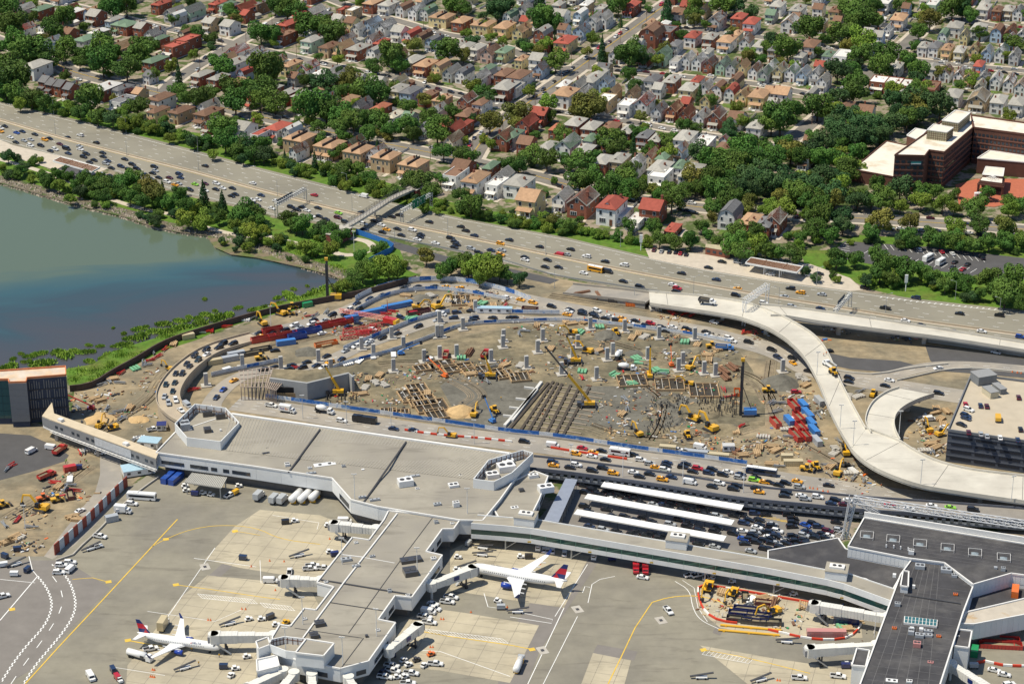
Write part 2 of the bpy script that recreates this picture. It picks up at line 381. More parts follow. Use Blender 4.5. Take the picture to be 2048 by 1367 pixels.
sheet('marsh_bank', [(684, 556), (700, 590), (640, 604), (560, 626), (500, 640), (420, 668), (330, 705), (250, 745), (200, 768), (140, 775), (130, 738), (185, 728), (225, 703), (270, 688), (350, 664), (425, 646), (475, 634), (512, 622), (557, 606), (612, 594), (652, 580)], .045, M_grass)
sheet('mud_shore', [(415, 474), (432, 476), (470, 490), (520, 498), (560, 512), (640, 534), (682, 552), (684, 561), (662, 550), (612, 537), (550, 523), (512, 515), (462, 509), (430, 495)], .06, M_mud)
# parkway
def lane_line(f, a, b, n=60):
 return [G(a_x, at_x(a, a_x) * (1 - f) + at_x(b, a_x) * f) for a_x in [-240 + 2500.0 * i / n for i in range(n + 1)]]
def build_parkway():
 mb = MB(); ribbon(mb, lane_line(0, PK_UP, PK_LO), lane_line(1, PK_UP, PK_LO), .09); struct(mb.build('parkway_road', M_asph))
 mk = MB()
 for f in (.26, .44, .62, .80): dashes(mk, lane_line(f, PK_UP, PK_ME), .13, .22, 3, 9, R.random() * 8)
 for f in (.3, .5, .7): dashes(mk, lane_line(f, PK_ME, PK_LO), .13, .22, 3, 9, R.random() * 8)
 for f in (.12,): stripe(mk, lane_line(f, PK_UP, PK_ME), .13, .25)
 stripe(mk, lane_line(.92, PK_ME, PK_LO), .13, .22)
 for i in range(14):                                              # shoulder ticks
  x = 15 + i * 81
  if 700 < x < 1180: continue
  a = G(x, at_x(PK_UP, x) + 1.2); b = G(x + 14, at_x(PK_UP, x) + 2.0); dashes(mk, [a, b], .14, .8, max(2, int((b - a).length) - 1), 50)
 struct(mk.build('lane_markings', M_white))
 my = MB(); stripe(my, lane_line(.93, PK_UP, PK_ME), .13, .2); stripe(my, lane_line(.07, PK_ME, PK_LO), .13, .2); struct(my.build('edge_markings', M_yellow))
 # the median: a tan strip with a concrete barrier on it
 mm = MB(); P = lane_line(0, PK_ME, PK_LO); ribbon(mm, offset(P, 1.3), offset(P, -1.3), .15); struct(mm.build('median_strip', M_walk))
 wb = MB(); wall_along(wb, P, .95, .5, .15); o = wb.build('median_barrier', mat('barrier_concrete', (.44, .37, .275), .9, .15, .3), origin=P[20])
 tag(o, 'long low tan concrete barrier dividing the two parkway carriageways', 'barrier')
 # hatched gore by the eastern slip road
 gore = MB()
 for i in range(20):
  x = 1760 + i * 12; y = at_x(PK_UP, x) + 5.5 - i * .1
  a = G(x, y + 2); b = G(x + 7, y - 1); dashes(gore, [a, b], .14, .5, max(2, int((b - a).length) - 1), 60)
 struct(gore.build('gore_markings', M_white))
build_parkway()
# neighbourhood streets
STREETS = {
 'boulevard': ([(-250, 20), (-40, 68), (0, 82), (60, 108), (120, 131), (150, 147), (290, 180), (400, 205), (512, 232), (672, 268), (862, 306), (962, 327), (1066, 350), (1144, 373), (1250, 395), (1399, 416), (1550, 427), (1701, 436), (1861, 445), (2060, 460), (2300, 480)], 13),
 'diagonal_street': ([(1390, -30), (1324, 15), (1274, 52), (1204, 102), (1131, 155), (1054, 207), (1000, 247), (960, 285), (940, 320)], 12.5),
 'corner_street': ([(700, -45), (600, 15), (512, 65), (405, 125), (350, 160), (326, 186)], 9.5),
 'side_street': ([(40, -20), (85, 0), (150, 12), (220, 30), (310, 52), (352, 61), (406, 73), (441, 81), (490, 92), (512, 97), (537, 103), (600, 118), (650, 128), (717, 143), (777, 151), (822, 165), (877, 178), (940, 195), (1000, 212), (1050, 215), (1109, 222), (1179, 232), (1234, 240), (1294, 250), (1349, 260), (1414, 271), (1536, 290), (1570, 296)], 8.5),
 'terrace_street': ([(640, -10), (720, 22), (807, 45), (850, 58), (887, 69), (932, 75), (965, 80), (1024, 100), (1060, 118), (1110, 140), (1160, 134), (1236, 141), (1399, 157), (1536, 170), (1606, 187), (1690, 195)], 8.5),
 'hill_street': ([(1274, 52), (1349, 55), (1449, 68), (1560, 78), (1640, 100), (1760, 112), (1841, 122), (1950, 133), (2048, 142), (2300, 168)], 8.5),
 'upper_street': ([(1880, 28), (1961, 47), (2048, 60), (2300, 92)], 8.5),
 'grove_street': ([(1930, -40), (1873, 30), (1801, 100), (1736, 150), (1681, 197), (1623, 247), (1561, 298), (1480, 350), (1440, 414)], 9.5),
}
ST_PATHS = []
def build_streets():
 mk = MB(); my = MB(); wk = MB(); i = 0
 for name, (pts, w) in STREETS.items():
  o, P = road(name, pts, w, .12 + .012 * i, M_asphS); i += 1; ST_PATHS.append(P)
  for s in (-1, 1):
   a = offset(P, s * (w / 2 + .1)); b = offset(P, s * (w / 2 + 2.6))
   ribbon(wk, a if s < 0 else b, b if s < 0 else a, .075 + .004 * i)
  if name in ('boulevard', 'diagonal_street'): stripe(my, offset(P, .25), .25, .22); stripe(my, offset(P, -.25), .25, .22)
 struct(wk.build('sidewalk', M_walk)); struct(my.build('centre_markings', M_yellow))
 for (x, y) in ((345, 163), (930, 322), (1045, 214)):
  for k in range(6):
   a = G(x + k * 3.4, y + k * .6); dashes(mk, [a, a + Vector((1.2, 3.6, 0))], .26, .6, 3, 50)
 struct(mk.build('crosswalk_markings', M_white))
build_streets()
# ================================================================== vehicles
PAINT = {k: mat('paint_' + n, c, .3, 0, coat=.6, spec=.5) for k, n, c in (
 ('k', 'black_car', (.012, .014, .02)), ('n', 'navy_car', (.018, .035, .085)), ('t', 'dark_teal_car', (.012, .03, .035)), ('w', 'white_car', (.78, .78, .77)), ('s', 'silver_car', (.40, .42, .44)),
 ('b', 'blue_car', (.02, .075, .34)), ('r', 'red_car', (.45, .018, .03)), ('m', 'maroon_car', (.09, .012, .025)), ('y', 'taxi_yellow', (.80, .36, .012)), ('g', 'lime_green', (.28, .62, .05)),
 ('Y', 'machine_yellow', (.72, .40, .02)), ('R', 'machine_red', (.50, .035, .03)), ('B', 'container_blue', (.05, .20, .52)), ('o', 'machine_orange', (.75, .17, .03)), ('d', 'dark_steel', (.055, .055, .06)),
 ('G', 'machine_green', (.02, .27, .10)), ('S', 'school_bus', (.75, .36, .02)), ('T', 'tan_box', (.55, .46, .28)), ('P', 'dusty_pink', (.52, .24, .22)), ('N', 'dark_navy_box', (.02, .03, .13)))}
CNAME = dict(k='black', n='dark blue', t='dark green', w='white', s='silver', b='bright blue', r='red', m='maroon', y='yellow', g='lime green', Y='yellow', R='red', B='blue', o='orange', d='dark grey', G='green', S='yellow', T='tan', P='pink', N='navy')
M_glass = mat('car_glass', (.012, .016, .022), .06, 0, spec=.6)
M_tyre = mat('tyre_rubber', (.02, .02, .02), .85, 0)
M_lamp = mat('headlamp', (.7, .7, .68), .2, 0)
M_tail = mat('tail_lamp', (.4, .02, .02), .3, 0)
M_steel = mat('galvanised_steel', (.42, .44, .46), .45, .1, 1.0, metal=.6)
M_dsteel = mat('dark_metal', (.06, .06, .065), .5, .15, 1.0)
def wheels(mb, xs, hw, r, mi=1, w=.25):
 for x in xs:
  for s in (-1, 1): mb.tube((x, s * (hw - w), r), (x, s * hw, r), r, n=8, mi=mi)
def car_mesh(kind):
 b = MB(); g = MB()
 if kind == 'sedan':
  prof = [(-2.3, .35), (-2.35, .75), (-2.2, .95), (-1.5, 1.0), (1.0, .98), (2.1, .85), (2.33, .6), (2.3, .32)]; w = 1.82; hw = .91
  cab = [(-1.75, .97), (-1.15, 1.43), (.15, 1.45), (1.05, .97)]; roof = (-1.12, .12, 1.42); xs = (-1.4, 1.4); wr = .33
 elif kind == 'suv':
  prof = [(-2.4, .4), (-2.42, 1.0), (-2.3, 1.1), (-1.4, 1.12), (1.2, 1.1), (2.2, .98), (2.42, .7), (2.4, .38)]; w = 1.94; hw = .97
  cab = [(-2.3, 1.08), (-2.0, 1.68), (.2, 1.72), (1.15, 1.08)]; roof = (-1.98, .18, 1.69); xs = (-1.45, 1.45); wr = .37
 elif kind == 'van':
  prof = [(-2.8, .4), (-2.82, 2.1), (-2.7, 2.2), (1.2, 2.2), (1.6, 2.0), (2.0, 1.25), (2.7, 1.05), (2.8, .4)]; w = 2.0; hw = 1.0
  cab = None; xs = (-1.8, 1.8); wr = .37
 else:
  prof = [(-2.75, .5), (-2.78, 1.05), (-.6, 1.05), (1.5, 1.08), (2.6, 1.0), (2.8, .75), (2.75, .45)]; w = 1.95; hw = .97
  cab = [(-.75, 1.04), (-.6, 1.75), (.75, 1.78), (1.5, 1.06)]; roof = (-.58, .72, 1.75); xs = (-1.75, 1.75); wr = .4
 n = len(prof); b.extrude_profile(prof, w)
 wheels(b, xs, hw + .02, wr)
 for s in (-1, 1):
  b.box(prof[-2][0] - .02, s * w * .34, prof[-2][1] - .05, .08, .4, .16, 2); b.box(prof[1][0] + .02, s * w * .36, prof[1][1] - .08, .06, .3, .18, 3)
 if cab:
  ws = [w * .93, w * .78, w * .78, w * .93]; g.extrude_profile(cab, w, 0, ws)
  b.box((roof[0] + roof[1]) / 2, 0, roof[2], roof[1] - roof[0] + .1, w * .8, .06)
  for x, z in ((cab[0][0] + .25, 0), (-.35, 0)):
   pass
  for xa, xb, zz in ((cab[1][0] - .02, cab[0][0], cab[0][1]), (cab[2][0] + .02, cab[3][0], cab[3][1])):
   for s in (-1, 1): b.beam((xa, s * w * .39, roof[2]), (xb, s * w * .47, zz), .09, .09)
  for s in (-1, 1): b.beam((-.45, s * w * .395, roof[2]), (-.45, s * w * .47, cab[0][1]), .09, .09)
 else:
  for s in (-1, 1): g.add([(1.25, s * 1.012, 1.3), (1.9, s * 1.012, 1.3), (1.6, s * 1.012, 1.85), (1.25, s * 1.012, 1.95)], [(0, 1, 2, 3) if s < 0 else (3, 2, 1, 0)])
  g.add([(1.63, -.85, 1.97), (2.0, -.9, 1.3), (2.0, .9, 1.3), (1.63, .85, 1.97)], [(0, 1, 2, 3)])
  g.add([(-2.84, -.8, 1.4), (-2.84, .8, 1.4), (-2.84, .8, 1.95), (-2.84, -.8, 1.95)], [(3, 2, 1, 0)])
 if kind == 'pickup':
  b.box(-1.7, 0, 1.052, 1.9, 1.6, .01, 1)
  for s in (-1, 1): b.box(-1.7, s * .9, 1.05, 2.1, .14, .18)
  b.box(-2.7, 0, 1.05, .12, 1.7, .18)
 return b.mesh(kind + '_body', [PAINT['k'], M_tyre, M_lamp, M_tail]), g.mesh(kind + '_windows', M_glass)
CARM = {k: car_mesh(k) for k in ('sedan', 'suv', 'van', 'pickup')}
mbx = MB().box(0, 0, 0, .35, 1.0, .2); TAXISIGN = mbx.mesh('roof_sign', mat('taxi_sign', (.8, .78, .6), .5, 0))
mbx = MB(); mbx.tube((0, -.13, 0), (0, .13, 0), .36, n=10); WHEEL = mbx.mesh('wheel', M_tyre)
KNAME = dict(sedan='sedan', suv='suv', van='van', pickup='pickup truck')
def car(px, py, col, kind, ang, z, tail, group, frm='from the bay', wheels_too=False):
 p = G(px, py, z + .9); p.z = z
 name = {'sedan': 'parked_car' if 'neighbourhood' in group or 'taxi lot' in group else 'sedan', 'suv': 'sport_utility_car', 'van': 'van', 'pickup': 'pickup_truck'}[kind]
 if col == 'y': name = 'taxi'
 o = obj(name, CARM[kind][0], None, p, ang, (1.0, 1.0, 1.0))
 setmat(o, PAINT[col])
 obj('windows', CARM[kind][1], o)
 if col == 'y': obj('roof_sign', TAXISIGN, o, (-.4, 0, {'sedan': 1.48, 'suv': 1.74}.get(kind, 2.2)))
 head = CNAME[col] + ' ' + ({'sedan': 'car', 'suv': 'sport utility car', 'van': 'van', 'pickup': 'pickup truck'}[kind] if col != 'y' else 'taxi')
 auto(o, head, tail, 'car' if kind in ('sedan', 'suv') and col != 'y' else ('taxi' if col == 'y' else KNAME[kind]), group, frm)
 return o
def cars(spec, path, tail, group, flip=False, z=None, jit=.02, frm='from the bay'):
 for (c, r), s in spec.items():
  for it in s.split(';'):
   q = it.split()
   if len(q) < 3: continue
   px, py = T(c, r, float(q[0]), float(q[1])); code = q[2]
   kind = {'v': 'van', 'u': 'suv', 'p': 'pickup'}.get(code[1:2]) or R.choice(['sedan', 'sedan', 'suv'])
   if code[1:2] == 'c': kind = 'sedan'
   d, zz, a = nearest_on(path, px, py)
   if z is not None: zz = z
   if flip: a += math.pi
   car(px, py, code[0], kind, a + R.uniform(-jit, jit), zz + .14, tail, group, frm)
# ------------------------------------------------------------------ larger vehicles: each an Empty with its parts
def vroot(name, px, py, ang, z=0.0):
 p = G(px, py, z); return empty(name, p, ang)
def bus(px, py, ang, z, col, label, name='coach_bus', L=12.0, roof='w', side=None):
 o = vroot(name, px, py, ang, z); h = 3.0
 b = MB(); b.box(0, 0, .4, L, 2.5, h - .5, 0); b.box(0, 0, h - .1, L - .3, 2.3, .15, 0); b.build('body', PAINT[col], o)
 w = MB()
 for s in (-1, 1): w.box(.2, s * 1.26, 1.5, L - 1.4, .03, .9)
 w.box(L / 2, 0, 1.2, .04, 2.2, 1.4); w.build('window_band', M_glass, o)
 t = MB(); t.box(0, 0, h + .05, L - .5, 2.1, .07); t.box(-L * .2, 0, h + .1, 2.2, 1.5, .25); t.build('roof', PAINT[roof], o)
 for x in (-L * .28, L * .33):
  for s in (-1, 1): obj('wheel', WHEEL, o, (x, s * 1.15, .45), 0, (1.25, 1, 1.25))
 return tag(o, label, 'bus')
def box_truck(px, py, ang, z, cab, box, label, L=7.0, name='box_truck', cat='truck', H=2.5):
 o = vroot(name, px, py, ang, z)
 c = MB(); c.extrude_profile([(L / 2 - 1.9, .5), (L / 2 - 1.9, 2.3), (L / 2 - .8, 2.3), (L / 2 - .45, 1.5), (L / 2, 1.3), (L / 2, .5)], 2.2); c.build('cab', PAINT[cab], o)
 g = MB(); g.box(L / 2 - .75, 0, 1.45, .5, 1.9, .65, 0, 0, .86); g.box(L / 2 - 1.3, 0, 1.5, .8, 2.24, .6); g.build('windscreen', M_glass, o)
 b = MB(); b.box(-1.0, 0, 1.0, L - 2.2, 2.4, H); b.build('cargo_box', PAINT[box], o)
 f = MB(); f.box(-.2, 0, .55, L - .6, 1.0, .3); f.build('chassis', M_dsteel, o)
 for x in (-L * .28, L / 2 - 1.1):
  for s in (-1, 1): obj('wheel', WHEEL, o, (x, s * 1.0, .45), 0, (1.25, 1, 1.25))
 return tag(o, label, cat)
def dump_truck(px, py, ang, z, col, label, bed=None):
 o = vroot('dump_truck', px, py, ang, z)
 c = MB(); c.extrude_profile([(1.6, .7), (1.6, 2.7), (2.9, 2.7), (3.1, 1.9), (4.3, 1.7), (4.4, .7)], 2.3); c.build('cab', PAINT[col], o)
 g = MB(); g.box(2.5, 0, 1.9, .9, 2.34, .6); g.box(3.02, 0, 1.9, .12, 1.9, .7); g.build('windscreen', M_glass, o)
 b = MB(); b.box(-1.5, 0, 1.2, 5.6, 2.4, .15)
 for s in (-1, 1): b.box(-1.5, s * 1.17, 1.2, 5.6, .1, 1.4)
 b.box(1.25, 0, 1.2, .12, 2.4, 1.6); b.box(-4.25, 0, 1.2, .12, 2.3, 1.3); b.build('dump_bed', PAINT[bed or col], o)
 l = MB(); l.box(-1.5, 0, 1.4, 5.2, 2.2, .7, 0, 0, .8); l.build('load', M_dirt2, o)
 f = MB(); f.box(0, 0, .6, 8.4, .9, .35); f.build('chassis', M_dsteel, o)
 for x in (-3.2, -1.9, 3.4):
  for s in (-1, 1): obj('wheel', WHEEL, o, (x, s * 1.05, .5), 0, (1.4, 1.3, 1.4))
 return tag(o, label, 'dump truck')
def mixer_truck(px, py, ang, z, label, drumcol='w'):
 o = vroot('concrete_mixer_truck', px, py, ang, z)
 c = MB(); c.extrude_profile([(2.0, .7), (2.0, 2.7), (3.6, 2.7), (3.8, 1.8), (4.6, 1.6), (4.7, .7)], 2.4); c.build('cab', PAINT['w'], o)
 g = MB(); g.box(3.0, 0, 1.9, 1.0, 2.44, .6); g.box(3.72, 0, 1.85, .12, 2.0, .75); g.build('windscreen', M_glass, o)
 d = MB(); d.lathe([(.4, -3.2), (.9, -2.8), (1.35, -1.0), (1.3, .4), (.7, 1.8)], 12, 0, (-.6, 0, 2.5), 'X'); d.smooth = True; d.build('drum', PAINT[drumcol], o)
 f = MB(); f.box(0, 0, .65, 9.0, 1.0, .4); f.box(-3.9, 0, 1.0, .4, 1.6, 1.5); f.build('chassis', M_dsteel, o)
 for x in (-3.0, -1.7, 3.4):
  for s in (-1, 1): obj('wheel', WHEEL, o, (x, s * 1.05, .5), 0, (1.4, 1.3, 1.4))
 return tag(o, label, 'truck')
def excavator(px, py, ang, label, z=0.0, col='Y', s=1.0, reach=0.0, swing=0.0):
 o = vroot('excavator', px, py, ang, z); o.scale = (s, s, s)
 for y in (-1, 1):
  t = MB(); t.extrude_profile([(-2.1, .2), (-2.3, .55), (-2.0, .9), (2.0, .9), (2.3, .55), (2.1, .2)], .6); t.v = [(a, b + y * 1.25, c) for a, b, c in t.v]; t.build('track', M_dsteel, o)
 u = MB(); u.box(-.5, 0, .95, 4.2, 2.6, .35); u.box(-1.8, 0, 1.3, 1.6, 2.6, 1.0); u.box(-.6, -.7, 1.3, 1.6, 1.1, .8); h = u.build('house', PAINT[col], o, rot=swing)
 c = MB(); c.box(.7, .75, 1.3, 1.5, 1.1, 1.55, 0, 0, .88); c.build('cab', M_glass, h)
 b = MB(); b.beam((.9, -.1, 1.5), (3.6, -.1, 4.6), .5, .6); b.beam((3.5, -.1, 4.6), (6.2 + reach, -.1, 4.2), .45, .5); b.build('boom', PAINT[col], h)
 k = MB(); k.beam((6.1 + reach, -.1, 4.3), (6.9 + reach, -.1, 1.6), .35, .4); k.build('stick', PAINT[col], h)
 q = MB(); q.extrude_profile([(6.6 + reach, 1.7), (7.2 + reach, 1.5), (7.1 + reach, .7), (6.4 + reach, .4), (6.2 + reach, 1.0)], 1.1); q.build('bucket', M_dsteel, h)
 return tag(o, label, 'excavator')
def loader(px, py, ang, label, col='Y', z=0.0, name='wheel_loader', cat='loader', s=1.0):
 o = vroot(name, px, py, ang, z); o.scale = (s, s, s)
 b = MB(); b.box(-1.6, 0, .9, 2.6, 2.0, 1.1); b.box(.9, 0, .8, 1.8, 1.6, .8); b.build('body', PAINT[col], o)
 c = MB(); c.box(-.1, 0, 1.7, 1.4, 1.6, 1.5, 0, 0, .88); c.build('cab', M_glass, o)
 r = MB(); r.box(-.1, 0, 3.2, 1.5, 1.7, .12); r.build('cab_roof', PAINT[col], o)
 a = MB()
 for y in (-.6, .6): a.beam((.9, y, 1.5), (3.0, y, .8), .25, .3)
 a.build('lift_arm', PAINT[col], o)
 k = MB(); k.extrude_profile([(2.9, .2), (2.8, 1.2), (3.3, 1.3), (3.1, .5), (4.0, .15)], 2.8); k.build('bucket', M_dsteel, o)
 for x in (-1.7, 1.3):
  for y in (-1, 1): obj('wheel', WHEEL, o, (x, y * 1.15, .75), 0, (2.1, 2.0, 2.1))
 return tag(o, label, cat)
def mobile_crane(px, py, ang, el, L, label, col='Y', z=0.0, carrier='d', s=1.0, tip=None):
 o = vroot('mobile_crane', px, py, ang, z); o.scale = (s, s, s)
 b = MB(); b.box(0, 0, .7, 8.5, 2.7, .9); b.box(3.6, 0, 1.6, 1.6, 2.4, 1.1); b.build('carrier', PAINT[carrier], o)
 for x in (-3.0, -1.6, 1.6, 3.0):
  for y in (-1, 1): obj('wheel', WHEEL, o, (x, y * 1.2, .6), 0, (1.7, 1.4, 1.7))
 for x in (-3.9, 2.6):
  g = MB(); g.box(x, 0, .9, .35, 6.6, .3)
  for y in (-3.2, 3.2): g.tube((x, y, 0), (x, y, 1.0), .18); g.box(x, y, 0, .8, .8, .1)
  g.build('outrigger', PAINT['d'], o)
 t = MB(); t.box(-1.6, 0, 1.6, 3.8, 2.4, 1.3); t.box(.6, .9, 1.6, 1.5, .9, 1.6); t.build('turret', PAINT[col], o)
 base = Vector((-1.5, 0, 2.8)); d = Vector((math.cos(el), 0, math.sin(el)))
 m1 = MB(); m1.beam(base, base + d * (L * .5), 1.0, 1.1); bm = m1.build('boom', PAINT[col], o)
 m2 = MB(); m2.beam(base + d * (L * .45), base + d * L, .65, .7); m2.build('boom_extension', PAINT[tip or col], bm)
 m3 = MB(); m3.box(base.x + d.x * L, 0, base.z + d.z * L - .5, .9, .7, .9); m3.tube((base.x + d.x * L, 0, base.z + d.z * L - .4), (base.x + d.x * L, 0, base.z + d.z * L - 4), .05, n=4); m3.build('hook_block', M_dsteel, bm)
 m4 = MB(); m4.beam(Vector((1.0, 0, 2.3)), base + d * (L * .28), .35, .35); m4.build('lift_cylinder', M_steel, o)
 return tag(o, label, 'crane')
def container(px, py, ang, L, col, label, z=0.0, w=2.44, h=2.6, name='shipping_container', cat='container', frm=None, n=None):
 o = vroot(name, px, py, ang, z)
 b = MB(); b.box(0, 0, .12, L, w, h - .15); b.build('body', PAINT[col], o)
 r = MB()
 k = max(4, int(L / .8))
 for i in range(k + 1):
  x = -L / 2 + L * i / k
  for s in (-1, 1): r.box(x, s * (w / 2 + .03), .2, .12, .07, h - .35)
 r.box(0, 0, h - .03, L + .06, w + .06, .06); r.box(0, 0, 0, L, w, .12); r.build('ribs', PAINT[col], o)
 for s in (-1, 1):
  d = MB(); d.box(L / 2 + .04, s * w * .24, .25, .06, w * .45, h - .45); d.build('door', PAINT[col], o)
 if isinstance(label, tuple): return auto(o, label[0], label[1], cat, label[2], frm or 'from the bay')
 return tag(o, label, cat)
def skip_bin(px, py, ang, L, col, label, w=2.4, h=1.7, load=True, z=0.0):
 o = vroot('open_skip', px, py, ang, z)
 b = MB(); b.box(0, 0, .15, L, w, .1)
 for s in (-1, 1): b.box(0, s * w / 2, .15, L, .1, h)
 for s in (-1, 1): b.box(s * L / 2, 0, .15, .1, w, h)
 k = max(3, int(L / 1.2))
 for i in range(k + 1):
  for s in (-1, 1): b.box(-L / 2 + L * i / k, s * (w / 2 + .07), .2, .14, .1, h - .1)
 b.build('bin', PAINT[col], o)
 if load: l = MB(); l.box(0, 0, .25, L - .3, w - .3, h * .6, 0, 0, .75); l.build('load', M_dirt2, o)
 if isinstance(label, tuple): return auto(o, label[0], label[1], 'skip', label[2])
 return tag(o, label, 'skip')
# ================================================================== houses of the neighbourhood
def sidemat(name, c, sc): return mat(name, c, .85, .14, sc, objvar=.12)
WALLM = {'w': sidemat('siding_white', (.70, .69, .67), .6), 'b': sidemat('brick_red', (.26, .095, .06), 1.5), 't': sidemat('brick_tan', (.46, .34, .21), 1.2), 'c': sidemat('stucco_cream', (.62, .55, .40), .7), 'g': sidemat('siding_grey', (.45, .45, .44), .7),
   'B': sidemat('siding_blue', (.36, .46, .58), .7), 'G': sidemat('siding_mint', (.38, .52, .40), .7), 'y': sidemat('siding_yellow', (.62, .52, .28), .7), 'p': sidemat('stucco_pink', (.55, .38, .32), .7), 'n': sidemat('brick_brown', (.26, .16, .10), 1.3)}
def roofm(name, c): return mat(name, c, .9, .22, .9, objvar=.15, bump=.2)
ROOFM = {'g': roofm('shingle_grey', (.35, .335, .30)), 'd': roofm('shingle_dark_grey', (.155, .155, .16)), 'r': roofm('shingle_red', (.34, .085, .06)), 't': roofm('shingle_tan', (.40, .25, .15)), 'n': roofm('shingle_brown', (.20, .115, .075)), 'G': roofm('shingle_green', (.15, .22, .15)),
   'w': roofm('roof_white', (.66, .64, .60)), 'B': roofm('shingle_blue_grey', (.26, .30, .36)), 'k': roofm('roof_black', (.06, .06, .065)), 'o': roofm('shingle_rust', (.36, .13, .075)), 'c': roofm('roof_cream', (.58, .53, .42))}
WN = dict(w='white', b='red brick', t='tan brick', c='cream', g='grey', B='pale blue', G='mint green', y='yellow', p='pink', n='brown brick')
RN = dict(g='grey', d='dark grey', r='red', t='tan', n='brown', G='green', w='white', B='blue grey', k='black', o='rust red', c='cream')
TN = dict(g='front-gabled', G='side-gabled', h='hip-roofed', f='flat-roofed', m='gambrel-roofed', d='twin')
M_win = mat('window_glass', (.035, .045, .06), .08, 0, spec=.6)
M_trim = mat('window_trim', (.72, .72, .70), .6, 0)
M_doorb = mat('door_brown', (.16, .07, .04), .6, .1, 1)
M_chim = mat('chimney_brick', (.22, .09, .06), .9, .2, 2)
M_porchw = mat('porch_white', (.66, .65, .62), .7, .1, 1)
HW, HD, HE = 7.2, 12.0, 6.0
def slab_roof(mb, quad, th=.22):
 a, b, c, d = [Vector(v) for v in quad]; n = (b - a).cross(d - a).normalized() * th
 vs = [a, b, c, d, a + n, b + n, c + n, d + n]
 mb.add(vs, [(3, 2, 1, 0), (4, 5, 6, 7), (0, 1, 5, 4), (1, 2, 6, 5), (2, 3, 7, 6), (3, 0, 4, 7)])
def house_templates():
 out = {}; x, y, e = HW / 2, HD / 2, HE; o = .35
 # front gable, ridge along y
 w = MB(); rg = 2.9
 w.loft([[(-x, s, 0), (x, s, 0), (x, s, e), (0, s, e + rg), (-x, s, e)] for s in (-y, y)]); r = MB(); k = rg / x
 slab_roof(r, [(-x - o, -y - o, e - o * k), (0, -y - o, e + rg), (0, y + o, e + rg), (-x - o, y + o, e - o * k)][::-1]); slab_roof(r, [(0, -y - o, e + rg), (x + o, -y - o, e - o * k), (x + o, y + o, e - o * k), (0, y + o, e + rg)][::-1])
 out['g'] = (w, r, e + rg)
 w = MB(); rg = 2.6; w.loft([[(s, -y * .75, 0), (s, y * .75, 0), (s, y * .75, e), (s, 0, e + rg), (s, -y * .75, e)] for s in (-x, x)]); r = MB(); yy = y * .75; k = rg / yy
 slab_roof(r, [(-x - o, -yy - o, e - o * k), (x + o, -yy - o, e - o * k), (x + o, 0, e + rg), (-x - o, 0, e + rg)]); slab_roof(r, [(-x - o, 0, e + rg), (x + o, 0, e + rg), (x + o, yy + o, e - o * k), (-x - o, yy + o, e - o * k)])
 out['G'] = (w, r, e + rg)
 def hip(xa, xb, rise, hh):
  c = (xa + xb) / 2; hx = (xb - xa) / 2 + o; rr = y - hx * .75
  vs = [(xa - o, -y - o, hh), (xb + o, -y - o, hh), (xb + o, y + o, hh), (xa - o, y + o, hh), (c, -rr, hh + rise), (c, rr, hh + rise)]
  vs += [(v[0], v[1], hh - .25) for v in vs[:4]]
  return vs, [(0, 1, 4), (1, 2, 5, 4), (2, 3, 5), (3, 0, 4, 5), (6, 7, 1, 0), (7, 8, 2, 1), (8, 9, 3, 2), (9, 6, 0, 3), (9, 8, 7, 6)]
 w = MB().box(0, 0, 0, HW, HD, e); r = MB(); r.add(*hip(-x, x, 1.7, e + .25)); out['h'] = (w, r, e + 1.7)
 w = MB().box(0, 0, 0, HW, HD, e + .2)
 for s in (-1, 1): w.box(s * (x - .12), 0, e + .2, .24, HD, .5); w.box(0, s * (y - .12), e + .2, HW - .48, .24, .5)
 r = MB().box(0, 0, e + .2, HW - .5, HD - .5, .12); r.box(1.0, 2.0, e + .3, 1.2, 1.2, .6); out['f'] = (w, r, e + .7)
 # gambrel
 w = MB(); e2 = e - .8; pr = [(-x, 0), (x, 0), (x, e2), (x * .72, e2 + 2.1), (0, e2 + 3.3), (-x * .72, e2 + 2.1), (-x, e2)]
 w.loft([[(p[0], s, p[1]) for p in pr] for s in (-y, y)]); r = MB()
 pts = [(x + .3, e2 - .2), (x * .74, e2 + 2.15), (0, e2 + 3.4), (-x * .74, e2 + 2.15), (-x - .3, e2 - .2)]
 for a, b in zip(pts, pts[1:]): slab_roof(r, [(b[0], -y - o, b[1]), (a[0], -y - o, a[1]), (a[0], y + o, a[1]), (b[0], y + o, b[1])], .2)
 out['m'] = (w, r, e2 + 3.3)
 # twin house: two hip roofs with a dark party wall between
 w = MB().box(0, 0, 0, HW * 1.9, HD, e + .3); r = MB(); r.add(*hip(-HW * .95, -.2, 1.5, e + .5)); r.add(*hip(.2, HW * .95, 1.5, e + .5)); out['d'] = (w, r, e + 2)
 res = {}
 for k, (w, r, top) in out.items(): res[k] = (w.mesh('house_wall', WALLM['w']), r.mesh('house_roof', ROOFM['g']), top)
 return res
HT = house_templates()
mbx = MB(); mbx.box(0, 0, 0, 1.1, .1, 1.5, 0); mbx.box(0, -.03, .1, .9, .1, 1.3, 1); WINM = mbx.mesh('window', [M_trim, M_win])
mbx = MB(); mbx.box(0, 0, 0, 2.4, .12, 1.6, 0)
for k in (-.75, 0, .75): mbx.box(k, -.04, .12, .62, .1, 1.36, 1)
WINW = mbx.mesh('bay_window', [M_trim, M_win])
mbx = MB(); mbx.box(0, 0, 0, 1.1, .12, 2.2); DOORM = mbx.mesh('door', M_doorb)
mbx = MB(); mbx.box(0, 0, 0, .75, .75, 2.6); mbx.box(0, 0, 2.6, .9, .9, .15); mbx.box(0, 0, 2.75, .35, .35, .3); CHIM = mbx.mesh('chimney', M_chim)
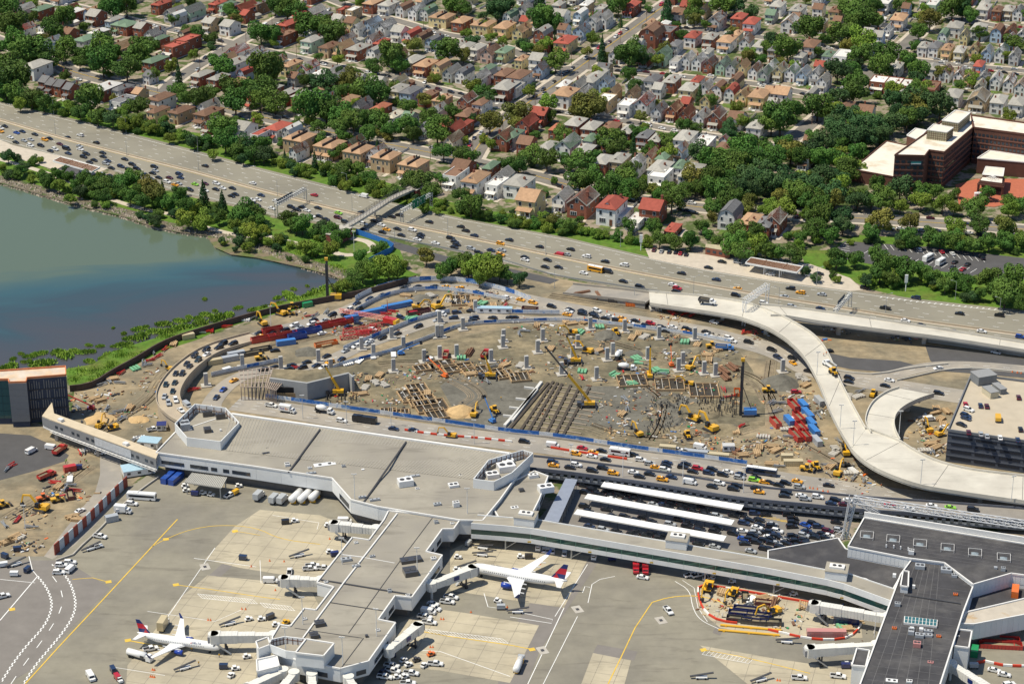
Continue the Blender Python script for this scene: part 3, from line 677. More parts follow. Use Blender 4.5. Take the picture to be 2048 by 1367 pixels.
mbx = MB()
slab_roof(mbx, [(-2.9, -2.2, 2.7), (2.9, -2.2, 2.7), (2.9, 0, 3.4), (-2.9, 0, 3.4)], .18)
for k in (-2.6, -.9, .9, 2.6): mbx.box(k, -2.0, .6, .18, .18, 2.1, 1)
mbx.box(0, -1.05, 0, 5.6, 2.1, .6, 1); mbx.box(0, -2.6, 0, 1.4, 1.2, .3, 1); PORCH = mbx.mesh('porch', [ROOFM['g'], M_porchw])
mbx = MB(); mbx.loft([[(-1.0, 0, 0), (1.0, 0, 0), (1.0, 0, 1.1), (0, 0, 1.9), (-1.0, 0, 1.1)], [(-1.0, 2.6, 0), (1.0, 2.6, 0), (1.0, 2.6, 1.1), (0, 2.6, 1.9), (-1.0, 2.6, 1.1)]])
slab_roof(mbx, [(-1.2, -.2, 1.0), (0, -.2, 2.0), (0, 2.6, 2.0), (-1.2, 2.6, 1.0)][::-1], .12); slab_roof(mbx, [(0, -.2, 2.0), (1.2, -.2, 1.0), (1.2, 2.6, 1.0), (0, 2.6, 2.0)][::-1], .12)
for f in range(len(mbx.m) - 12, len(mbx.m)): mbx.m[f] = 1
mbx.box(0, -.05, .3, 1.0, .08, .8, 2); DORM = mbx.mesh('dormer', [WALLM['w'], ROOFM['g'], M_win])
mbx = MB(); mbx.box(0, 0, HE, .5, HD, 1.9); mbx.box(0, 3, HE + 1.5, .6, .9, 1.5); PARTY = mbx.mesh('party_wall', ROOFM['k'])
HOUSES = []
M_lawnlist = []
def house(px, py, typ, wall, roof, k=1.0, hs=1.0, ang=None, place=None, label=None, wide=1.0, name='house'):
 p = G(px, py, 7.6 * hs); p.z = 0
 if ang is None: ang = math.radians(60.5 + 8 * max(0, min(1, (px - 500) / 700.0))) - math.pi / 2
 o = empty(name, p, ang + R.uniform(-.02, .02))
 s = k * .93; o.scale = (s * wide * R.uniform(.95, 1.03), s ** .5 * R.uniform(1.22, 1.45), hs * (s ** .3) * R.uniform(1.06, 1.2))
 wm, rm, top = HT[typ]
 wo = obj('wall', wm, o); setmat(wo, WALLM[wall])
 ro = obj('roof', rm, o); setmat(ro, ROOFM[roof])
 yf = -HD / 2 * (.75 if typ == 'G' else 1)
 if typ == 'd': obj('party_wall', PARTY, ro)
 if R.random() < .75: obj('chimney', CHIM, ro, (R.choice((-1, 1)) * 1.9, R.uniform(-2, 4), top - 2.4))
 if typ in 'gm': obj('window', WINM, o, (0, yf - .02, HE + .35))
 xs = (-1.9, 1.9) if typ != 'd' else (-4.8, -2, 2, 4.8)
 for x in xs: obj('window', WINM, o, (x, yf - .02, 3.9))
 xr = HW / 2 * (1.9 if typ == 'd' else 1)
 for y in (-3.4, -.4, 2.8): obj('window', WINM, o, (xr + .02, y, 3.9 if y != -.4 else 1.3), math.pi / 2)
 if R.random() < .5 and typ not in 'f': obj('bay_window', WINW, o, (-1.2, yf - .03, 1.2)); obj('door', DOORM, o, (2.0, yf - .03, .3))
 elif typ != 'd':
  q = obj('porch', PORCH, o, (0, yf, 0)); setmat(q, ROOFM[roof if typ != 'f' else 'w'], M_porchw); obj('door', DOORM, o, (.8, yf - .03, .6))
 else:
  for x in (-3.4, 3.4):
   q = obj('porch', PORCH, o, (x, yf, 0)); setmat(q, ROOFM[roof], M_porchw); obj('door', DOORM, o, (x + .8, yf - .03, .6))
 if typ == 'h' and R.random() < .35:
  q = obj('dormer', DORM, o, (0, -4.6, HE + .1)); setmat(q, WALLM[wall], ROOFM[roof])
 HOUSES.append(o)
 zone = place or ('beyond the side streets' if py < 70 else 'between the side streets' if py < 215 else 'near the boulevard')
 side = 'west of the diagonal,' if px < 1324 - (py - 15) * 1.4 else 'east of the diagonal,'
 if place: side = place
 if label: tag(o, label, 'house')
 else: auto(o, WN[wall] + ' ' + TN[typ] + ' house', side + ' with ' + RN[roof] + ' roof', 'house', 'houses of the neighbourhood', 'from the bay')
 return o
HD_ = {
(0, 0): '190 50 g w g;340 60 h b G 1.2;590 85 h b w 1.1;770 115 G b g 1.4;970 175 h t G 1.1;1030 185 h b G 1.1;1140 205 G b g 1.1;1240 255 g w d 1.1;1290 20 h b r 1.1;1400 80 g g g 1.1;1540 65 g G d 1.4;1690 160 G t g 1.2;1840 185 G w g 1.3;1960 50 g b r 1.4;1740 10 h b r;690 300 h g G 1.4;560 250 G b n 1.1;790 245 h t w 1.1;380 195 f w w .8;1400 360 f b r 1.5;1500 310 f b r 1.5;1240 470 h b G 1.3;1620 580 h b g 1.1;1750 610 h b g 1.1;1910 630 h b t;1900 390 g w r 1.1;1900 480 h w g 1.4;980 360 g t t 1.2;290 525 h w g 1.8;850 690 h b w 1.6;985 790 f w d 1.3;1290 775 h w n 1.4;1450 870 h t n 1.2;1670 885 h n n 1.4;1960 1010 G w g 1.4',
(1, 0): '30 20 f n d 1.2;260 180 h b r 1.2;240 260 f b n 1.2;370 110 G b r 1.2;470 80 g w g 1.2;190 20 G g g;700 50 f b r .7;780 65 f t w .9;940 10 h b t 1.3;1060 20 h w g 1.3;660 140 G w g 1.1;770 160 G y n 1.1;830 200 g w g;930 175 g B d 1.1;1040 190 g w d 1.1;1150 235 G w g 1.2;1250 250 m w r;1340 270 m y n;1430 300 m B d;1190 40 m w n;1290 65 g w d;1380 65 m w G;1490 120 d y t 1.1;1650 155 h b t 1.3;1820 180 d y t 1.0;1990 205 h y t 1.4;1640 325 h p g;1690 360 h w g;1770 370 h w g;1880 400 g p n 1.3;1990 395 h y G 1.2;450 315 h G g 1.3;590 355 h t n 1.2;700 355 g y t 1.1;820 375 h b g 1.4;960 390 m w g;280 500 h y t 1.1;420 525 g w r 1.1;510 580 h w w 1.2;620 560 g w g;690 590 g w g;830 610 G g g;980 635 G w g 1.2;1260 470 h t g 1.3;1360 500 h b t 1.4;1480 510 m y t;1570 545 g g g;1670 555 m w d;1800 600 g w g;1140 700 h y g 1.3;1240 715 h B d 1.2;1380 740 h b n 1.1;1490 780 h t t 1.1;1690 780 g b g 1.1;1690 895 h b n 1.2;1810 800 h w n;2000 690 h b g 1.6;1990 580 h b n 1.2;1860 530 h g G .9;130 690 h b g;260 730 h b g 1.1;370 750 h b g 1.1;570 780 g B d;740 790 h t t 1.1;850 820 g g d;1000 850 h b o 1.1;1110 910 h w c;1230 910 G g G;1590 1010 g b r 1.2;1680 970 h b r .7;180 1005 h w r 1.3;40 1050 f w r .9;1660 1310 G b n 1.5;1990 1080 g b G 1.5',
(2, 0): '100 60 g w d 1.3;390 100 G w g 1.4;720 50 f g g;250 245 m b g 1.2;80 220 g y t 1.2;660 150 g w g 1.3;560 220 g B d 1.2;740 130 g w g 1.2;430 320 h y r 1.5;290 320 h b r .8;210 460 G w g 1.3;80 450 h y t .8;60 590 h w n 1.5;30 670 h w g;960 30 h b r 1.3;1340 90 G g n 1.3;1640 140 g g n 1.3;1820 130 h b r 1.2;1920 170 h w r 1.3;1400 30 G b r 1.1;1240 240 f b d 1.7;1000 330 G w g 1.3;850 400 g w d 1.2;1080 420 g b g;1210 420 g G G 1.2;1320 460 f w g .9;1410 450 g w g .95;1500 460 g w g .95;1590 480 g b d .95;1690 490 g G d .95;1770 510 g g G .95;1850 510 g y t .95;1950 525 g w n .95;2030 560 g g G .95;1450 270 h w r 1.2;1590 290 h b g 1.2;1720 310 h w t 1.4;1880 305 g w n 1.1;1990 350 h w g 1.1;740 530 G t d 1.2;700 570 h w g 1.2;640 620 h g g 1.3;540 660 g g g 1.1;580 720 g w g;990 640 h w g 1.2;1130 620 h w d 1.2;1280 630 h b g 1.2;1420 690 h y g 1.4;1560 680 g w g 1.1;1660 690 m w n;1760 710 m w r;1860 730 g y t 1.1;1980 750 h y t 1.5;750 780 f t w 1.4;920 820 f w w 1.2;1060 800 g w r 1.3;1180 850 g w d;1300 850 g b t;1400 880 g b n;1520 900 g w g;1400 800 G b r .9;1640 910 g b g 1.2;1800 920 G w n 1.3;1960 990 h w g 1.3;230 890 G b r 1.5;120 970 g b r 1.3;360 1000 h b o .9;510 970 h b g 1.4;640 1000 h b g 1.3;790 1010 h b n 1.3;930 1030 h b g 1.1;1070 1060 h b d 1.1;1160 1090 h b g;1390 1080 h w g 1.4;120 1130 G b n 1.3;290 1150 h w g;450 1140 g w G 1.5;580 1190 h b g 1.3;730 1265 h b g 1.2;860 1255 h t g 1.3;990 1290 g w g 1.2;1190 1330 h w g 1.5;1540 1130 f w w 1.4;1700 1175 h t n 1.3;20 1060 h g G;1450 1350 h w g 1.4',
(3, 0): '80 30 h w g 1.3;240 60 h w g 1.3;410 50 G w n 1.1;550 70 h y n 1.2;180 160 g w t 1.4;30 90 G g G;880 120 G w t;1050 140 h w t 1.4;1320 20 f G w 1.2;940 10 f g w 1.2;1730 50 h w g 1.2;1840 70 h b n;1930 60 h t g 1.1;2010 70 g w d;1500 200 h w g 1.4;1690 220 h w g 1.4;1840 235 m B n 1.1;1950 240 g b n 1.1;2040 250 g w g;1250 350 h w g;1340 355 h w d;1440 375 h y t;1540 390 h y g;1660 370 g y n;1760 390 g B g;1870 395 g w G;1980 420 g g g;340 350 h w n 1.5;600 430 f w w 1.3;810 240 G g g;890 270 G B g;30 520 g w G;100 540 g y g;195 545 g w G;290 560 g B g;390 570 g w d;450 620 g w g;30 720 G w t 1.1;120 735 G w t 1.4;1290 690 f b n 1.7;1320 530 h w g;1430 550 g w n;1540 570 g w n;1620 590 g y t;1730 600 g w d;1830 610 g w w;1940 625 g w n;2030 660 g w t;1490 740 h w g 1.3;1690 765 g t g 1.6;1850 790 h w g 1.3;2000 810 h w g 1.3;790 870 G w n 1.3;630 830 h g n 1.1;1030 520 h g g;350 1090 G w n 1.1;310 1220 h w n',
(1, 1): '1600 0 f w n 1.3;1930 80 f w w 1.1;1970 20 g w g 1.2',
(2, 1): '60 85 h w g 1.7;410 185 g w g 1.1;1190 10 f w w 1.5;1430 10 h w g 1.4;2030 400 h b d 1.1',
(3, 1): '60 370 g b g 1.3',
(-1, 0): '1900 60 h b g 1.2;1800 200 h w g 1.2;1950 160 g b d 1.1',
}
def build_houses():
 for (c, r), s in HD_.items():
  for it in s.split(';'):
   q = it.split(); px, py = T(c, r, float(q[0]), float(q[1])); k = float(q[5]) if len(q) > 5 else 1.0
   house(px, py, q[2], q[3], q[4], k)
 # rows that run on past the top and the sides of the photograph's frame
 for row, y in enumerate((-14, -34)):
  for i in range(21):
   x = -60 + i * 100 + R.uniform(-15, 15) + row * 30
   house(x, y + R.uniform(-4, 4), R.choice('gghhG'), R.choice('wwbtgy'), R.choice('ggdtn'), R.uniform(1, 1.3), place='on the outermost streets,')
 for i in range(10): house(2090 + R.uniform(-10, 40), 20 + i * 24, R.choice('gh'), R.choice('wby'), R.choice('gdn'), 1.1, place='at the east end,')
 # the brick twins below the boulevard
 for i, (x, y) in enumerate(((350, 1085), (590, 1135), (820, 1188), (1040, 1235), (1260, 1285))):
  px, py = T(1, 0, x, y); house(px, py, 'd', 't', 't', 1.0, 1.15, label=ORD[i] + ' tan brick twin house from the bay in the row below the boulevard')
 # houses overlooking the parkway, each told apart by its look
 for c, r, x, y, t, w, ro, k, hs, lab in (
  (1, 1, 1760, 50, 'h', 'w', 't', 1.4, 1.2, 'large white house with a tan hip roof above the footbridge'),
  (2, 1, 150, 200, 'G', 'y', 't', 1.7, 1.25, 'yellow three-storey house with an orange tiled roof overlooking the parkway'),
  (2, 1, 570, 215, 'g', 'b', 'g', 1.7, 1.15, 'dark brick house with a steep grey slate roof above the parkway'),
  (2, 1, 800, 265, 'h', 'w', 'r', 1.6, 1.2, 'white villa with a bright red hip roof and arched terrace'),
  (2, 1, 1130, 275, 'G', 'b', 'r', 1.7, 1.15, 'brick house with a long salmon red gabled roof beside the villa'),
  (2, 1, 1000, 375, 'f', 'w', 'w', 1.1, .5, 'low white annexe below the salmon-roofed brick house'),
  (2, 1, 1290, 445, 'h', 'b', 'r', .9, .5, 'small red-roofed garden shed among bushes above the parkway'),
  (2, 1, 1750, 310, 'm', 'w', 'd', 1.4, 1.15, 'pale blue and white gambrel house with a dark roof by the hill road'),
  (2, 1, 1910, 385, 'h', 'b', 't', 1.3, .9, 'brick house with a tan hip roof next to the gambrel house'),
  (2, 1, 870, 320, 'f', 'w', 'w', 1.3, .55, 'white arcaded terrace wing of the red-roofed villa')):
  px, py = T(c, r, x, y); house(px, py, t, w, ro, k, hs, label=lab)
 px, py = T(2, 0, 430, 735); house(px, py, 'h', 'w', 't', 1.7, 1.1, label='long white apartment house with a tan roof beside the diagonal street')
 px, py = T(2, 0, 1120, 262); house(px, py, 'm', 'b', 'n', 1.9, 1.2, label='large dark brick house with a brown mansard roof by the diagonal street')
 for i, (x, y) in enumerate(((372, 622), (432, 640), (498, 660), (566, 682))):
  px, py = T(0, 0, x, y); house(px, py, 'G', 'b', 'd', .85, 1.1, label=ORD[i] + ' narrow brick terrace house from the bay in the dark-roofed row')
 for i, (x, y) in enumerate(((890, 630), (1010, 650), (1090, 660))):
  px, py = T(3, 0, x, y); house(px, py, 'f', 'b', 'w', 1.15, 1.0, label=ORD[i] + ' brick terrace house from the bay in the white-roofed row by the grove', wide=1.3)
 from mathutils.kdtree import KDTree
 S = [(p, w) for (P, (q, w)) in zip(ST_PATHS, STREETS.values()) for p in resample(P, 4.0)]; kd = KDTree(len(S)); [kd.insert(p, i) for i, (p, w) in enumerate(S)]; kd.balance(); n = 0
 for _ in range(9000):                                              # narrow houses squeezed into the gaps of the rows
  px, py = R.uniform(-10, 2060), R.uniform(-4, 330)
  if py > at_x(PK_UP, px) - 62 or (px > 1560 and py > 190) or (px > 1380 and py > 280): continue
  p = G(px, py, 7.6); p.z = 0; a = math.radians(60.5 + 8 * max(0, min(1, (px - 500) / 700.0))) - math.pi / 2; u = Vector((math.cos(a), math.sin(a), 0)); v = Vector((-u.y, u.x, 0))
  d = kd.find(p)
  if d[2] < 13 or any(abs((h.location - p).dot(u)) < 8.3 and abs((h.location - p).dot(v)) < 17 for h in HOUSES): continue
  house(px, py, R.choice('gghhGm'), R.choice('wwwbtygBc'), R.choice('ggdtnrGw'), R.uniform(.8, .95), name='row_house'); n += 1
  if n > 110: break
build_houses()
# garages, sheds, lawns, fences behind the houses
def build_yards():
 sh = MB(); sh.box(0, 0, 0, 5, 6, 2.4, 0); sh.add([(-2.8, -3.3, 2.4), (2.8, -3.3, 2.4), (2.8, 3.3, 2.4), (-2.8, 3.3, 2.4), (0, -3.3, 3.3), (0, 3.3, 3.3)], [(0, 1, 4), (1, 2, 5, 4), (2, 3, 5), (3, 0, 4, 5)], 1)
 sh.box(0, -3.05, 0, 3.2, .12, 2.0, 2); gm = sh.mesh('garage', [WALLM['w'], ROOFM['g'], M_trim])
 fm = MB()
 for i in range(9): fm.box(0, i * 1.5, 0, .06, 1.44, 1.5)
 fmesh = fm.mesh('garden_fence', M_porchw)
 n = 0
 for i, h in enumerate(list(HOUSES)):
  a = h.rotation_euler.z; px = PX(h.location)
  if not (-20 < px[0] < 2070 and -5 < px[1] < 470): continue
  f = Vector((math.sin(a), -math.cos(a), 0)); s = Vector((math.cos(a), math.sin(a), 0))
  if R.random() < .38:
   o = obj('garage', gm, None, h.location - f * R.uniform(11, 13) + s * R.uniform(-2, 2), a); setmat(o, WALLM[R.choice('wwbgc')], ROOFM[R.choice('ggdnwt')])
   auto(o, 'small backyard garage', 'behind the houses of the hill streets' if px[1] < 215 else 'behind the houses by the boulevard', 'garage', 'backyard garages')
  if R.random() < .62:
   w, d = R.uniform(4, 7), R.uniform(4, 8); mb = MB(); c = h.location + f * (8.5 + d / 2) if R.random() < .6 else h.location - f * (8 + d / 2) + s * R.uniform(-3, 3)
   mb.box(c.x, c.y, .06, w, d, .012 + .002 * (i % 9), 0, a); struct(mb.build('lawn', M_lawn))
  if R.random() < .5:
   mb = MB(); c = h.location + s * 4.9 + f * 3; mb.box(c.x, c.y, .07, 2.4, 20, .014 + .002 * (i % 11), 0, a); struct(mb.build('driveway', M_walk))
  if R.random() < .3:
   o = obj('garden_fence', fmesh, None, h.location + s * 4.4 - f * 17, a); auto(o, 'pale board garden fence', 'behind a house of the neighbourhood', 'fence', 'garden fences')
build_yards()
# ================================================================== the parkway: bridge, gantries, lamps, filling stations, traffic
M_brick = mat('abutment_brick', (.22, .07, .055), .9, .2, .8)
M_mesh = mat('fence_mesh', (.16, .17, .18), .6, .2, 2.0)
M_rust = mat('rusty_steel', (.19, .10, .06), .8, .3, 1.2)
def build_footbridge():
 pts = [(692, 452, 6), (725, 432, 6.2), (752, 415, 6.4), (782, 395, 6.3), (826, 376, 6)]
 P = resample(smooth_path(world_path(pts)), 3.0); mid = P[len(P) // 2]
 o = empty('footbridge', (mid.x, mid.y, 0)); og = o.location
 def part(name, mb, m): mb.v = [(v[0] - og.x, v[1] - og.y, v[2]) for v in mb.v]; return mb.build(name, m, o)
 d = MB(); ribbon(d, offset(P, 2.0), offset(P, -2.0), 0, 1.1); part('deck', d, M_conc)
 for s in (-1, 1):
  r = MB(); Q = offset(P, 1.9 * s)
  for h in (.5, 1.0, 1.5, 2.0): stripe(r, Q, h, .02)
  for h in (.1, .55, 1.0, 1.5, 2.0): wall_along(r, Q, .08, .08, h)
  for i, q in enumerate(Q): r.box(q.x, q.y, q.z, .14, .14, 2.1)
  part('railing', r, M_dsteel)
 for k in (0, len(P) - 1):
  a = P[k]; t = (P[1] - P[0]) if k == 0 else (P[-1] - P[-2]); b = MB(); c = a + (t.normalized() * (-7 if k == 0 else 6))
  b.box(c.x, c.y, 0, 15, 7, 5.6, 0, math.atan2(t.y, t.x)); part('abutment', b, M_brick)
  w = MB(); w.box(c.x, c.y, 5.6, 15.4, 7.4, .3, 0, math.atan2(t.y, t.x)); part('coping', w, M_conc)
 b = MB(); q = G(750, 432); b.box(q.x, q.y, 0, 1.0, 2.4, 5.4); part('pier', b, M_conc)
 tag(o, 'arched concrete footbridge with dark railings crossing over the parkway', 'bridge')
build_footbridge()
def truss_beam(mb, a, b, s, r, n):
 a = Vector(a); b = Vector(b); t = (b - a).normalized(); side = Vector((-t.y, t.x, 0)) * s / 2; up = Vector((0, 0, s / 2))
 cs = [side + up, side - up, -side - up, -side + up]
 for c in cs: mb.tube(a + c, b + c, r, n=4)
 for i in range(n):
  p = a.lerp(b, i / n); q = a.lerp(b, (i + 1) / n)
  for k in range(4):
   mb.tube(p + cs[k], q + cs[(k + 1) % 4], r * .6, n=4, cap=False); mb.tube(p + cs[k], p + cs[(k + 1) % 4], r * .6, n=4, cap=False)
M_sign = mat('sign_green', (.012, .16, .085), .5, .05, 1.0); M_signb = mat('sign_back', (.10, .105, .11), .6, .1, 1.0)
def gantry(A, B, h, label, sign, flip=False, s=1.6, m=None):
 a = G(*A); b = G(*B); c = (a + b) / 2; o = empty('sign_gantry', c); m = m or M_steel
 A3 = a - c; B3 = b - c; t = (B3 - A3).normalized(); n = Vector((-t.y, t.x, 0))
 for p in (A3, B3):
  l = MB()
  for k in (-1, 1): l.tube(p + n * k * .8, p + n * k * .8 + Vector((0, 0, h)), .2, n=6)
  for i in range(5): l.tube(p + n * (.8 if i % 2 else -.8) + Vector((0, 0, h * i / 5)), p + n * (-.8 if i % 2 else .8) + Vector((0, 0, h * (i + 1) / 5)), .09, n=4)
  l.build('leg', m, o)
 tb = MB(); truss_beam(tb, A3 + Vector((0, 0, h)), B3 + Vector((0, 0, h)), s, .12, int((B3 - A3).length / 2)); tb.build('truss', m, o)
 for (f0, f1, hh, z0, mm) in sign:
  p0 = A3.lerp(B3, f0); p1 = A3.lerp(B3, f1); q = (p0 + p1) / 2; ang = math.atan2(t.y, t.x); w = (p1 - p0).length
  sb = MB(); sb.box(0, 0, 0, w, .15, hh); g = sb.build('sign_panel', mm, o, rot=ang); g.location = q - n * (1.1 if not flip else -1.1) + Vector((0, 0, h + z0))
  if mm is M_sign:
   mk = MB()
   for x in (-w * .28, w * .28): mk.box(x, -.1, hh * .2, .25, .05, hh * .35); mk.add([(x - .5, -.11, hh * .5), (x + .5, -.11, hh * .5), (x, -.11, hh * .72)], [(0, 1, 2)])
   for z in (.03, hh - .1): mk.box(0, -.1, z, w, .05, .08)
   mk.build('sign_arrows', M_white, g)
 return tag(o, label, 'gantry')
gantry((553, 435), (611, 402), 7.5, 'steel truss sign gantry west of the footbridge with dark signs', [(.1, .62, 2.6, -1.0, M_signb)], True)
gantry((804, 447), (863, 413), 7.5, 'steel truss gantry with large green road signs east of the footbridge', [(.30, .52, 5.0, -2.2, M_sign), (.54, .74, 4.4, -2.0, M_sign)])
gantry((1668, 652), (1699, 617), 8.0, 'steel truss sign gantry over the parkway near the straight ramp', [(.3, .75, 3.0, -1.0, M_signb)], True)
gantry((1487, 652), (1533, 620), 13.0, 'tall white lattice gantry standing over the new flyover', [], False, 2.4, mat('white_steel', (.7, .71, .72), .5, .08, 1.0))
M_pole = mat('lamp_pole_metal', (.45, .46, .46), .5, .1, 1.0, metal=.4)
mbx = MB(); mbx.tube((0, 0, 0), (0, 0, 9.5), .13, .08, 6); mbx.tube((0, 0, 9.4), (-2.2, 0, 10.2), .06, n=5); mbx.box(0, 0, 0, .5, .5, .5); POLE1 = mbx.mesh('pole', M_pole)
mbx = MB(); mbx.box(-2.5, 0, 10.1, .9, .35, .18); LHEAD1 = mbx.mesh('lamp_head', M_pole)
def street_lamp(px, py, tail, z=0.0, h=1.0, ang=0.0):
 o = empty('street_lamp', G(px, py, z), ang); o.scale = (1, 1, h); obj('pole', POLE1, o); obj('lamp_head', LHEAD1, o)
 auto(o, 'slim grey lamp post', tail, 'lamp post', 'lamp posts'); return o
for c, r, s in ((0, 0, '430 915,445 1085,1010 1065,1015 1245,1583 1215,1590 1360'), (1, 1, '172 200,728 150,770 330,1535 510,1110 590'), (2, 1, '270 670,400 500,868 605,340 935,1452 985,978 1030'), (3, 1, '85 1075,388 915,940 1130,1497 1025,1850 1160')):
 for p in TL(c, r, s): street_lamp(p[0], p[1], 'beside or between the parkway lanes', 0, 1.0, R.choice((0, 3.14)))
def canopy(corners, z, name_label, posts):
 P = [G(p[0], p[1], z) for p in corners]; c = sum(P, Vector()) / len(P); o = empty('station_canopy', (c.x, c.y, 0)); L = [(p.x - c.x, p.y - c.y) for p in P]
 r = MB(); r.prism(L, z - .5, z); r.build('roof', M_white, o)
 f = MB()
 for a, b in zip(L, L[1:] + L[:1]): f.beam((a[0], a[1], z - .1), (b[0], b[1], z - .1), .3, .9)
 f.build('fascia', M_white, o)
 e = MB(); a, b, cc, d = [Vector((p[0], p[1], z + .15)) for p in L]
 for i in range(1, 8):
  t = i / 8; e.beam(a.lerp(d, t) if False else a.lerp(b, t), d.lerp(cc, t), .35, .3)
 for t in (.3, .7): e.beam(a.lerp(d, t), b.lerp(cc, t), .4, .35)
 e.build('roof_beams', M_rust, o)
 u, v = Vector(L[0]), Vector(L[1])
 for t in (.15, .5, .85):
  for k in (.35, .65):
   q0 = a.lerp(d, k); q1 = b.lerp(cc, k); q = q0.lerp(q1, t); p = MB(); p.tube((q.x, q.y, 0), (q.x, q.y, z - .5), .25); p.build('post', M_white, o)
 for t in (.25, .5, .75):
  q = (a.lerp(b, t) + d.lerp(cc, t)) / 2; pm = MB(); pm.box(q.x, q.y, 0, 1.0, .8, 1.9); pm.box(q.x, q.y, 0, 2.4, 1.4, .15); pm.build('fuel_pump', PAINT['s'], o)
 return tag(o, name_label, 'canopy')
canopy([(106, 322), (122, 314), (200, 335), (184, 344)][::-1], 5.0, 'white-edged filling station canopy with rusty roof beams by the shore', 3)
canopy([(1491, 526), (1502, 515), (1606, 533), (1594, 545)][::-1], 5.0, 'white-edged filling station canopy beside the eastern forecourt', 3)
sheet('forecourt', [(1290, 496), (1420, 510), (1500, 518), (1620, 528), (1700, 556), (1727, 580), (1700, 582), (1536, 560), (1406, 539), (1299, 517)], .1, M_walk)
sheet('station_yard', [(-120, 240), (-20, 272), (30, 292), (120, 312), (215, 338), (180, 352), (110, 340), (60, 325), (0, 306), (-120, 275)], .1, M_walk)
def block(name, corners, z, h, wall, roof, label, cat, wins=0):
 P = [G(p[0], p[1], h) for p in corners]; c = sum(P, Vector()) / len(P); o = empty(name, (c.x, c.y, 0)); L = [(p.x - c.x, p.y - c.y) for p in P]
 w = MB(); w.prism(L, 0, h, cap=False); w.build('wall', wall, o)
 r = MB(); r.prism([(x * 1.02, y * 1.02) for x, y in L], h, h + .25); r.build('roof', roof, o)
 i = min(range(len(L)), key=lambda k: L[k][1] + L[(k + 1) % len(L)][1]); a = Vector((*L[i], 0)); b = Vector((*L[(i + 1) % len(L)], 0)); t = (b - a).normalized(); ang = math.atan2(t.y, t.x)
 nrm = Vector((t.y, -t.x, 0));
 if nrm.y > 0: nrm = -nrm
 for k in range(wins):
  q = a.lerp(b, (k + .5) / wins) + nrm * .06; m = MB(); m.box(0, 0, 0, (b - a).length / wins * .55, .1, 1.3); e = m.build('window', M_win, o, rot=ang); e.location = (q.x, q.y, h * .4)
 m = MB(); m.box(0, 0, 0, 1.2, .12, 2.2); q = a.lerp(b, .06) + nrm * .07; e = m.build('door', M_doorb, o, rot=ang); e.location = (q.x, q.y, 0)
 return tag(o, label, cat)
block('station_shop', TL(2, 1, '1548 610,1552 585,1740 600,1742 645'), 0, 4, WALLM['b'], mat('roof_tan', (.42, .37, .25), .9, .2, .5), 'low brick filling station shop with a tan flat roof', 'building', 4)
block('station_shop', TL(0, 1, '520 10,545 -28,640 -10,620 25'), 0, 4, WALLM['g'], M_asphD, 'low grey filling station shop beside the shore canopy', 'building', 3)
def pylon_sign(px, py, label):
 o = empty('pylon_sign', G(px, py)); a = MB().tube((0, 0, 0), (0, 0, 6), .25); a.build('post', M_white, o); b = MB().box(0, 0, 4.6, 1.5, .6, 4.2); b.build('sign_box', M_white, o); tag(o, label, 'sign')
pylon_sign(T(2, 1, 1030, 635)[0], T(2, 1, 1030, 635)[1], 'white pylon sign on the verge west of the forecourt')
pylon_sign(T(3, 1, 1100, 960)[0], T(3, 1, 1100, 960)[1], 'white pylon sign on the lawn east of the forecourt')
